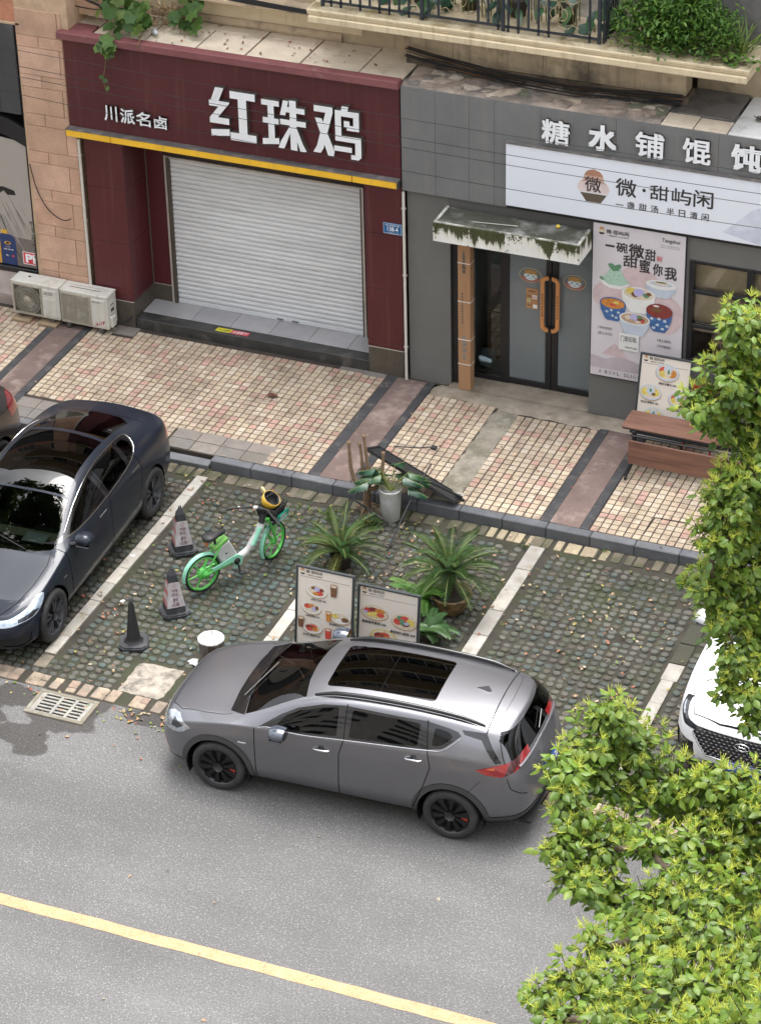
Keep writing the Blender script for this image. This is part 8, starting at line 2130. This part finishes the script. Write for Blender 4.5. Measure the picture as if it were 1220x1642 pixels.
    finish(bm, t, body_m, {3: ('sill', gloss_blk, 0, False), 4: ('window_trim', gloss_blk, .002, False), 5: ('side_window', glass('saloon_side_glass', (.35, .40, .38), 1.5, .35), .004, True), 6: ('front_door', body_m, 0, True), 7: ('rear_door', body_m, 0, True), 8: ('panel_seam', seam_m, .010, False), 9: ('tail_lamp', tail_m, -.002, True), 12: ('headlight', mat('headlight_blue', (.55, .66, .80), rough=.12, metal=.5, var=.3, vs=14, coat=1), -.002, True), 13: ('headlight', headd_m, -.003, True), 15: ('grille', well_m, .012, False), 17: ('windscreen', wind_m, .002, False), 18: ('roof_glass', dark_glass, .001, False)})
    wells(t, (0, 2.92), .375, .90, .335)
    cabin(t, .72, 3.0, .70, .42, (1.45, 2.35))
    b = MB(); b.cbox(.74, .90, -.62, .62, .86, .875, .004); b.build('dashboard_strip', mat('dash_wood', (.46, .40, .28), rough=.5, var=.1), t)
    b = MB(); b.cbox(-.01, .01, -.18, .18, -.11, .11, .005, 0, Matrix.Translation((.98, 0, .92)) @ Matrix.Rotation(-.3, 4, 'Y')); b.build('dashboard_screen', gloss_blk, t)
    b = MB(); b.cbox(.60, .80, -.50, -.20, .895, .91, .004, 0, Matrix.Rotation(.0, 4, 'Z')); b.build('dashboard_paper', mat('white_paper', (.62, .66, .68), rough=.6), t)
    for s in (-1, 1):
        P = []
        for p in [q for q in dlo if q[0] > .62]:
            h, nn = hit_side(bv, p[0], p[1], s)
            if h: P.append(h+nn*.003)
        b = MB(); b.tube(P, .0075, 5); b.build('window_strip', chrome_m, t)
        mirror_part(t, (.72, s*1.0, 1.0), s, body_m, gloss_blk)
        for x, z_ in ((1.50, .875), (2.50, .93)):
            h, nn = hit_side(bv, x, z_, s); b = MB(); b.cbox(x-.10, x+.10, h.y-.004, h.y+.004, z_-.012, z_+.012, .004); b.build('door_handle', chrome_m, t)
        h, nn = hit_side(bv, .36, .67, s); b = MB(); b.cbox(.32, .40, h.y-.003, h.y+.003, .665, .68, .002); b.build('side_camera', chrome_m, t)
    for (a, c) in (((.40, -.36), (.58, .20)), ((.40, .10), (.52, .60))):
        h1, n1 = hit_top(bv, *a); h2, n2 = hit_top(bv, *c)
        b = MB(); b.tube([h1+n1*.016, h2+n2*.014], .008, 5); b.build('wiper', gloss_blk, t)
    for x in (0, 2.92):
        for s in (-1, 1): car_wheel(t, x, s*.80, .335, .235, .225, s, 5, rimg_m)
    bm.free()
    return t
an2 = math.radians(92.27)
c1 = (-1.658-.905*math.sin(an2), -7.092+.905*math.cos(an2), .022)
saloon('dark blue-black saloon with one-piece dark glass roof parked left of the white line', c1, an2, mat('saloon_dark', (.012, .016, .026), rough=.42, metal=.2, var=.04, vs=2, coat=.42, spec=.25))

# ---------------------------------------------------------------- white crossover, nose toward the road, half under the tree
def white_car(label, loc, rz, body_m):
    t = thing('parked_car', label, 'car', loc, rz, 'cars parked at the shops')
    R0 = [(-.78, 0, .24), (-.74, .50, .24), (-.80, .60, .32), (-.84, .66, .44), (-.85, .665, .58), (-.82, .655, .72), (-.80, .62, .79), (-.75, .56, .86), (-.755, .3, .885), (-.76, 0, .89)]
    RN = [(3.60, 0, .35), (3.56, .60, .35), (3.62, .70, .45), (3.64, .75, .6), (3.6, .75, .85), (3.5, .72, 1.05), (3.42, .66, 1.2), (3.32, .58, 1.42), (3.30, .3, 1.52), (3.29, 0, 1.54)]
    rings = [R0, ring(-.68, .82, .22, .78, .77, .88, .64, .92, 0, -.03), ring(-.46, .90, .22, .87, .84, .945, .70, .98), ring(-.1, .925, .22, .955, .87, 1.0, .72, 1.035), ring(.2, .93, .22, 1.0, .88, 1.03, .74, 1.07), ring(.45, .93, .22, 1.02, .885, 1.08, .75, 1.13), ring(.8, .93, .22, 1.04, .885, 1.25, .70, 1.33), ring(1.2, .93, .22, 1.06, .885, 1.43, .66, 1.51), ring(1.7, .93, .22, 1.08, .885, 1.52, .65, 1.60), ring(2.3, .93, .22, 1.10, .88, 1.53, .64, 1.61), ring(2.8, .92, .23, 1.13, .86, 1.49, .62, 1.58), ring(3.15, .90, .27, 1.13, .82, 1.44, .60, 1.55), RN]
    bm = cage(rings, .05, .045, 3, ((5, 1, 11, .5),))
    for cx in (0, 2.7): carve(bm, arch_poly(cx, .34, .46), 'y', LOW, 3, (0,)); carve(bm, arch_poly(cx, .34, .39), 'y', LOW, 99)
    carve(bm, [(.62, 1.07), (1.5, 1.085), (2.6, 1.13), (2.85, 1.25), (2.6, 1.44), (1.7, 1.47), (1.25, 1.40), (.9, 1.25)], 'y', SIDE, 5, (0,))
    carve(bm, [(.45, -.72), (.37, 0), (.45, .72), (1.12, .62), (1.06, 0), (1.12, -.62)], 'z', lambda c: c.z > .95, 17, (0,))
    carve(bm, [(-.84, .72), (-.74, .735), (-.60, .80), (-.42, .90), (-.46, .925), (-.62, .86), (-.80, .775)], 'y', lambda c: c.x < -.2 and abs(c.y) > .44, 13, (0,))
    carve(bm, [(-.66, .795), (-.50, .87), (-.49, .885), (-.66, .815)], 'y', lambda c: c.x < -.2 and abs(c.y) > .44, 12, (13,))
    carve(bm, [(-.85, .56), (-.72, .60), (-.62, .62), (-.57, .54), (-.62, .40), (-.72, .34), (-.80, .36)], 'y', lambda c: c.x < -.4 and abs(c.y) > .56, 15, (0,))
    hexg = [(-.60, .70), (-.53, .78), (.53, .78), (.60, .70), (.42, .46), (-.42, .46)]
    carve(bm, hexg, 'x', lambda c: c.x < -.6, 15, (0,))
    carve(bm, [(-.40, .24), (.40, .24), (.52, .36), (-.52, .36)], 'x', lambda c: c.x < -.6, 15, (0,))
    groove(bm, [(-.70, -.62), (-.775, -.3), (-.785, 0), (-.775, .3), (-.70, .62)], 'z', lambda c: .8 < c.z < 1.0, 8, .006, (0,)); groove(bm, [(-.70, -.62), (-.4, -.73), (0, -.76), (.3, -.76)], 'z', lambda c: .8 < c.z < 1.1, 8, .004, (0,)); groove(bm, [(-.70, .62), (-.4, .73), (0, .76), (.3, .76)], 'z', lambda c: .8 < c.z < 1.1, 8, .004, (0,))
    bv = bvh_of(bm)
    finish(bm, t, body_m, {3: ('cladding', clad_m, -.004, False), 5: ('side_window', tint_m, .004, True), 8: ('panel_seam', seam_m, .01, False), 12: ('headlight', head_m, -.003, True), 13: ('headlight', headd_m, -.001, True), 15: ('grille', gloss_blk, .014, False), 17: ('windscreen', wind_m, .003, False)})
    wells(t, (0, 2.7), .39, .91, .34); cabin(t, .75, 3.0, .72, .55, (1.35, 2.2))
    def hf(y, z_):
        q = bv.ray_cast(Vector((-5, y, z_)), Vector((1, 0, 0))); return q[0]
    b = MB()
    for j in range(8):
        for i in range(19):
            y = -.54+.06*i+(.03 if j % 2 else 0); z_ = .49+.038*j
            if inside(y, z_, hexg):
                h = hf(y, z_); b.add([(h.x-.004, y-.020, z_), (h.x-.012, y, z_+.010), (h.x-.004, y+.020, z_), (h.x-.012, y, z_-.010), (h.x-.02, y, z_)], [(0, 1, 4), (1, 2, 4), (2, 3, 4), (3, 0, 4)])
    b.build('grille_studs', mat('grille_stud', (.30, .31, .33), rough=.2, metal=.8), t)
    P = [hf(y, z_)+Vector((-.006, 0, 0)) for y, z_ in hexg+hexg[:1]]
    b = MB(); b.tube([hf(.60*math.cos(a)*.0+y, z_)+Vector((-.004, 0, 0)) for y, z_, a in [(-.60, .70, 0), (-.51, .58, 0), (-.42, .455, 0), (-.2, .45, 0), (.2, .45, 0), (.42, .455, 0), (.51, .58, 0), (.60, .70, 0)]], .012, 6); b.build('grille_surround', chrome_m, t)
    h = hf(0, .70)
    b = MB(); b.tube([(h.x-.022, .085*math.cos(i*math.pi/12), .70+.045*math.sin(i*math.pi/12)) for i in range(25)], .006, 5)
    b.tube([(h.x-.022, -.05, .665), (h.x-.022, -.03, .735)], .006, 5); b.tube([(h.x-.022, .03, .665), (h.x-.022, .05, .735)], .006, 5); b.tube([(h.x-.022, -.04, .695), (h.x-.022, .04, .705)], .005, 5); b.build('nose_emblem', chrome_m, t)
    h = hf(0, .40); M = Matrix.Translation(h+Vector((-.015, 0, 0))) @ Matrix.Rotation(-math.pi/2, 4, 'Z')
    b = MB(); b.cbox(-.22, .22, -.004, .004, -.07, .07, .004, 0, M); text_fit(b, '桂B·7Q31D', -.19, .19, -.045, .045, -.0052, 1, .02, 0, True, M); b.build('number_plate', [MATS['plate_blue2'], wht_m], t)
    for s in (-1, 1): mirror_part(t, (.75, s*1.03, 1.12), s, body_m, gloss_blk)
    for x in (0, 2.7):
        for s in (-1, 1): car_wheel(t, x, s*.80, .345, .24, .225, s, 5, rimk_m)
    bm.free()
    return t
white_car('white crossover with black studded grille half covered by the tree', (6.90, -6.30, .022), math.radians(87), mat('car_white', (.74, .75, .77), rough=.3, var=.02, coat=.8))
# tail corner of another car at the left edge
def red_tail(label, loc, rz, body_m):
    t = thing('parked_car', label, 'car', loc, rz, 'cars parked at the shops')
    R0 = [(-.74, 0, .20), (-.72, .48, .20), (-.775, .56, .28), (-.80, .60, .42), (-.80, .60, .56), (-.775, .585, .655), (-.75, .55, .71), (-.70, .50, .765), (-.69, .28, .785), (-.685, 0, .79)]
    RN = [(3.60, 0, .30), (3.55, .58, .30), (3.63, .68, .40), (3.66, .72, .56), (3.64, .72, .78), (3.55, .69, .98), (3.44, .62, 1.10), (3.26, .53, 1.24), (3.24, .3, 1.30), (3.23, 0, 1.32)]
    rings = [R0, ring(-.5, .86, .2, .78, .8, .86, .66, .9), ring(.2, .9, .2, .95, .86, 1.0, .73, 1.04), ring(1.0, .9, .2, 1.0, .86, 1.36, .64, 1.44), ring(2.0, .9, .2, 1.0, .86, 1.44, .62, 1.5), ring(2.7, .90, .22, 1.0, .85, 1.36, .60, 1.44), ring(3.1, .88, .24, 1.0, .80, 1.27, .58, 1.36), ring(3.36, .83, .28, .99, .76, 1.2, .565, 1.3, -.05, .08), RN]
    bm = cage(rings, .05, .05, 3, ((5, 1, 7, .5),))
    carve(bm, arch_poly(2.75, .32, .38), 'y', LOW, 99); carve(bm, arch_poly(0, .32, .38), 'y', LOW, 99)
    carve(bm, [(.7, 1.04), (2.6, 1.05), (2.5, 1.33), (1.8, 1.37), (1.2, 1.3)], 'y', SIDE, 5, (0,)); carve(bm, [(.35, -.68), (.28, 0), (.35, .68), (.95, .58), (.95, -.58)], 'z', lambda c: c.z > .95, 17, (0,))
    carve(bm, [(3.18, .80), (3.9, .80), (3.9, 1.06), (3.3, 1.08), (3.14, .96)], 'y', lambda c: c.x > 3 and abs(c.y) > .3, 9, (0,))
    carve(bm, [(2.0, .1), (3.9, .1), (3.9, .36), (2.0, .30)], 'y', lambda c: c.x > 3.08, 3, (0,))
    carve(bm, [(-.62, 1.05), (.62, 1.05), (.5, 1.22), (-.5, 1.22)], 'x', lambda c: c.x > 3.1, 19, (0,))
    finish(bm, t, body_m, {3: ('bumper', clad_m, 0, False), 5: ('side_window', tint_m, .003, True), 17: ('windscreen', wind_m, .003, False), 9: ('tail_lamp', mat('tail_deep_red', (.20, .008, .012), rough=.15, var=.25, vs=9, coat=1), -.003, True), 19: ('rear_window', tint_m, .003, False)})
    wells(t, (0, 2.75), .38, .88, .32)
    for s in (-1, 1): car_wheel(t, 0, s*.78, .325, .23, .21, s, 5, rimk_m); car_wheel(t, 2.75, s*.78, .325, .23, .21, s, 5, rimk_m)
    bm.free(); return t
red_tail('dark brown car tail with deep red lamp at the left edge beyond the saloon', (-4.84, -6.98, .022), math.radians(90), paint('tail_brown', (.045, .036, .034), .4, .3))
# ================================================================ trees
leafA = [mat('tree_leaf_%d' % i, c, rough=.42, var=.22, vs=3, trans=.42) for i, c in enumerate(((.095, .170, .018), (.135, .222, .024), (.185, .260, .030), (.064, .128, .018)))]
pan_m = mat('flower_panicle', (.52, .57, .09), rough=.6, var=.2, vs=8, trans=.3)
twig_m = mat('tree_twig', (.042, .032, .022), rough=.9, var=.3, vs=9)
trunk_m = mat('tree_bark', (.10, .075, .05), rough=1, var=.35, vs=6, bump=1, bs=30, aniso=(3, 3, .6))
def tree_leaf_geo():
    # pointed oval blade hanging from its base, folded along the midrib, unit length along -z
    o = [(0, 0), (.26, -.22), (.34, -.48), (.25, -.75), (0, -1.0)]
    vs = [(0, 0, 0), (0, .06, -.30), (0, .07, -.62), (0, 0, -1)]
    R1 = [(.20, -.03, -.16), (.31, -.04, -.42), (.20, -.03, -.72)]
    vs += R1+[(-x, y, z) for x, y, z in R1]
    fs = [(0, 1, 4), (1, 2, 5, 4), (2, 3, 6), (2, 6, 5), (0, 7, 1), (1, 7, 8, 2), (2, 9, 3), (2, 8, 9)]
    return vs, fs
LV, LF = tree_leaf_geo()
def tree(label, base, crown, limbs, clumps, per, seed, leaf=.106):
    r = random.Random(seed)
    t = thing('street_tree', label, 'tree', base, 0, 'street trees along the road')
    B0 = Vector(base)
    top = Vector(crown)
    b = MB(); b.tube([(Vector(p)-B0) for p in smooth_poly([B0, B0.lerp(top, .35)+Vector((.06, .05, 0)), B0.lerp(top, .7)-Vector((.05, .06, 0)), top], 5, False)], [.17-.10*i/15 for i in range(16)], 12)
    b.build('trunk', trunk_m, t)
    # boughs: every clump hangs on its nearest neighbour nearer the trunk, and wood thickens toward the trunk
    P = [B0.lerp(top, .55), top]+[Vector(c[:3])-Vector((0, 0, .10)) for c in clumps]
    par = {1: 0}; done = [0, 1]; left = set(range(2, len(P)))
    while left:
        k, j = min(((k, j) for k in left for j in done), key=lambda q: (P[q[0]]-P[q[1]]).length+.25*(P[q[1]]-top).length)
        par[k] = j; done.append(k); left.remove(k)
    cnt = {k: 1 for k in range(len(P))}
    for k in done[::-1]:
        if k in par: cnt[par[k]] += cnt[k]
    root = {}
    for k in done[2:]: root[k] = k if par[k] < 2 else root[par[k]]
    for rt in sorted(set(root.values())):
        b = MB()
        for k in root:
            if root[k] != rt: continue
            p, q = P[par[k]], P[k]; L_ = (q-p).length
            m_ = p.lerp(q, .5)+Vector((r.uniform(-.12, .12), r.uniform(-.12, .12), r.uniform(-.02, .14)))*min(1, L_)
            r0 = min(.055, .0075*cnt[k]**.55); n_ = 8
            b.tube([v-B0 for v in [Vector(w) for w in smooth_poly([p, m_, q], 4, False)]], [r0*(1.15-.35*i/n_) for i in range(n_+1)], 6)
        b.build('limb', twig_m, t)
    items = []; pan = MB(); tw = MB()
    for (x, y, z, rad) in clumps:
        c = Vector((x, y, z)); rad *= 1.12; n = max(8, int(per*rad*rad))
        for k in range(n):
            d = Vector((r.gauss(0, 1), r.gauss(0, 1), r.gauss(0, 1)))
            d.normalize(); q = r.random()**.45
            p = c+Vector((d.x*rad*1.08, d.y*rad*1.25, d.z*rad*.98))*q
            out = (d*.8+Vector((0, 0, .55))).normalized()
            tw.tube([p-out*.22-B0, p-B0], [.005, .003], 3, 0, None, False)
            nl = r.randint(4, 7)
            for i in range(nl):
                a = 2*math.pi*i/nl+r.uniform(-.4, .4)
                hd = Vector((math.cos(a), math.sin(a), 0))
                dirv = (hd*r.uniform(.5, 1.1)+out*.25+Vector((0, 0, r.uniform(-1.1, -.15)))).normalized()
                s = leaf*r.uniform(.62, 1.15); q0 = p+hd*r.uniform(.01, .05)-out*r.uniform(0, .12)
                zc = -dirv; yc = (out+hd*.2+Vector((r.uniform(-.4, .4), r.uniform(-.4, .4), .2))); yc = (yc-zc*yc.dot(zc)).normalized(); xc = yc.cross(zc)
                M = Matrix((xc, yc, zc)).transposed().to_4x4() @ Matrix.Diagonal((s, s, s, 1)); M.translation = q0-B0
                u, v, zd = px(q0); vis = 0 < u < 1215 and 0 < v < 1640 and d.y < .3
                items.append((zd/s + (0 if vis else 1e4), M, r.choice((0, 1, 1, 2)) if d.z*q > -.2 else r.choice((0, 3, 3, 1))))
            if d.z*q > -.3 and r.random() < .62:
                for i in range(r.randint(9, 15)):
                    w = (out+Vector((r.gauss(0, .55), r.gauss(0, .55), r.gauss(.25, .4)))).normalized(); L_ = r.uniform(.04, .105); e = p+w*L_
                    pw = w.cross(Vector((r.gauss(0, 1), r.gauss(0, 1), r.gauss(0, 1)))).normalized()*.0030
                    pan.add([p-pw-B0, p+pw-B0, e+pw*.5-B0, e-pw*.5-B0], [(0, 1, 2, 3)], 0)
                    for j in range(2):
                        w2 = (w+Vector((r.gauss(0, .7), r.gauss(0, .7), r.gauss(0, .7)))).normalized(); m_ = p+w*L_*r.uniform(.4, .9); e2 = m_+w2*.032
                        pan.add([m_-pw*.8-B0, m_+pw*.8-B0, e2-B0], [(0, 1, 2)], 0)
    items.sort(key=lambda q: q[0])
    me = []
    for m in leafA:
        b = MB(); b.add(LV, LF, 0, True); me.append(b.mesh('leaf', m))
    rest = MB()
    for k, (_, M, ci) in enumerate(items):
        if k < 300:
            o = link('leaf', me[ci], t); o.matrix_local = M
        else: rest.add(LV, LF, ci, True, M)
    tag(rest.build('foliage', leafA, t), kind='stuff')
    tag(pan.build('flower_panicles', pan_m, t), kind='stuff')
    tag(tw.build('twigs', twig_m, t), kind='stuff')
    return t
CA = [(7.16, -9.2, 7.1, 0.26), (7.09, -9.4, 6.67, 0.29), (7.15, -8.8, 6.29, 0.33), (6.87, -9.6, 6.46, 0.2), (7.0, -9.2, 6.1, 0.26), (7.23, -9, 5.87, 0.3), (7.4, -9.6, 5.77, 0.28), (7.23, -9.8, 5.61, 0.24), (7.36, -9.2, 5.04, 0.33), (7.22, -10, 5.29, 0.24), (7.36, -9.6, 4.79, 0.33), (7.21, -10, 4.83, 0.21), (7.34, -10, 4.48, 0.27), (7.46, -9.4, 4.19, 0.3), (7.51, -10.2, 4.18, 0.22), (7.61, -9.8, 3.98, 0.27), (7.55, -10.4, 3.93, 0.17), (7.76, -10.4, 3.95, 0.21), (7.51, -8.8, 5.75, 0.42), (7.68, -9, 4.85, 0.45), (7.78, -9.2, 4.07, 0.43), (7.4, -8.8, 6.67, 0.35), (7.77, -10.5, 3.7, 0.15)]
XA = [(6.97, -9.7, 4.60, .17), (8.3, -8.6, 6.2, .5), (8.5, -8.8, 5.2, .55), (8.3, -8.8, 4.3, .5), (9.3, -8.3, 5.6, .6), (9.6, -8.6, 4.7, .55), (9.0, -7.8, 6.3, .55), (9.5, -9.4, 6.2, .5)]
XB = [(9.7, -14.6, 5.6, .5), (10.3, -15.3, 6.5, .6), (10.9, -14.6, 6.0, .55), (10.6, -16.6, 7.0, .6), (11.5, -15.8, 6.6, .6), (10.2, -13.6, 5.2, .5), (9.9, -17.4, 6.3, .5)]
CB = [(7.22, -13.2, 5.43, 0.22), (7.1, -13.4, 5.28, 0.21), (7.35, -13, 5.07, 0.27), (7.04, -13.8, 5.26, 0.22), (7.21, -13.4, 4.95, 0.24), (7.42, -13, 4.69, 0.24), (7.72, -13, 4.77, 0.21), (8.02, -13, 4.84, 0.19), (7.75, -12.8, 4.43, 0.23), (8.14, -13, 4.62, 0.24), (8.4, -13, 4.9, 0.22), (7.2, -14, 5.03, 0.21), (7.17, -14.3, 4.92, 0.19), (7.42, -14, 4.77, 0.22), (7.5, -13.6, 4.69, 0.21), (7.39, -14.4, 4.71, 0.22), (7.57, -14.2, 4.44, 0.19), (8.05, -13.6, 4.71, 0.2), (7.87, -13.9, 4.81, 0.16), (8.16, -14.2, 4.86, 0.13), (8.01, -14.6, 4.92, 0.13), (8.32, -13.4, 4.5, 0.24), (8.53, -13.2, 4.54, 0.24), (7.83, -14.6, 4.57, 0.15), (8.24, -14.6, 4.89, 0.23), (8.39, -14, 4.52, 0.24), (8.6, -13.6, 4.27, 0.26), (8.16, -15, 4.86, 0.21), (8.52, -15, 4.91, 0.25), (8.82, -14.8, 4.78, 0.26), (7.82, -15.2, 4.79, 0.16), (7.73, -15.6, 4.77, 0.17), (7.57, -15.8, 4.69, 0.15), (7.96, -15.6, 4.72, 0.22), (8.42, -16, 5.26, 0.25), (8.87, -16.4, 5.62, 0.27), (9.14, -16.2, 5.54, 0.27), (7.79, -16, 4.68, 0.18), (8.31, -16.4, 5.07, 0.26), (8.81, -16.8, 5.53, 0.27), (9.28, -17, 5.8, 0.28), (9.1, -15, 4.84, 0.3), (9.55, -16.5, 5.63, 0.32), (9.23, -17.6, 5.9, 0.31), (8.67, -17.2, 5.41, 0.27), (9.72, -17.8, 6.14, 0.34), (9.01, -13.8, 4.55, 0.36), (8.83, -13.2, 4.9, 0.31)]
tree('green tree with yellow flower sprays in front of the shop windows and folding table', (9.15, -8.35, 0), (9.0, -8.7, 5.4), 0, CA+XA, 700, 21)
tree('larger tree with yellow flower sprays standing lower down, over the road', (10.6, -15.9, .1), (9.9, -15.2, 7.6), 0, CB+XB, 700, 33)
rz_ = random.Random(9)
CC = [(rz_.uniform(-10.2, -2.9), rz_.uniform(-7.2, -2.6), rz_.uniform(12.6, 14.6), rz_.uniform(.85, 1.25)) for k in range(34)]
tree('tall street tree left of the dark saloon, its high crown mirrored in the windscreen', (-8.6, -3.2, .1), (-7.2, -4.6, 12.2), 0, CC, 48, 44, .26)
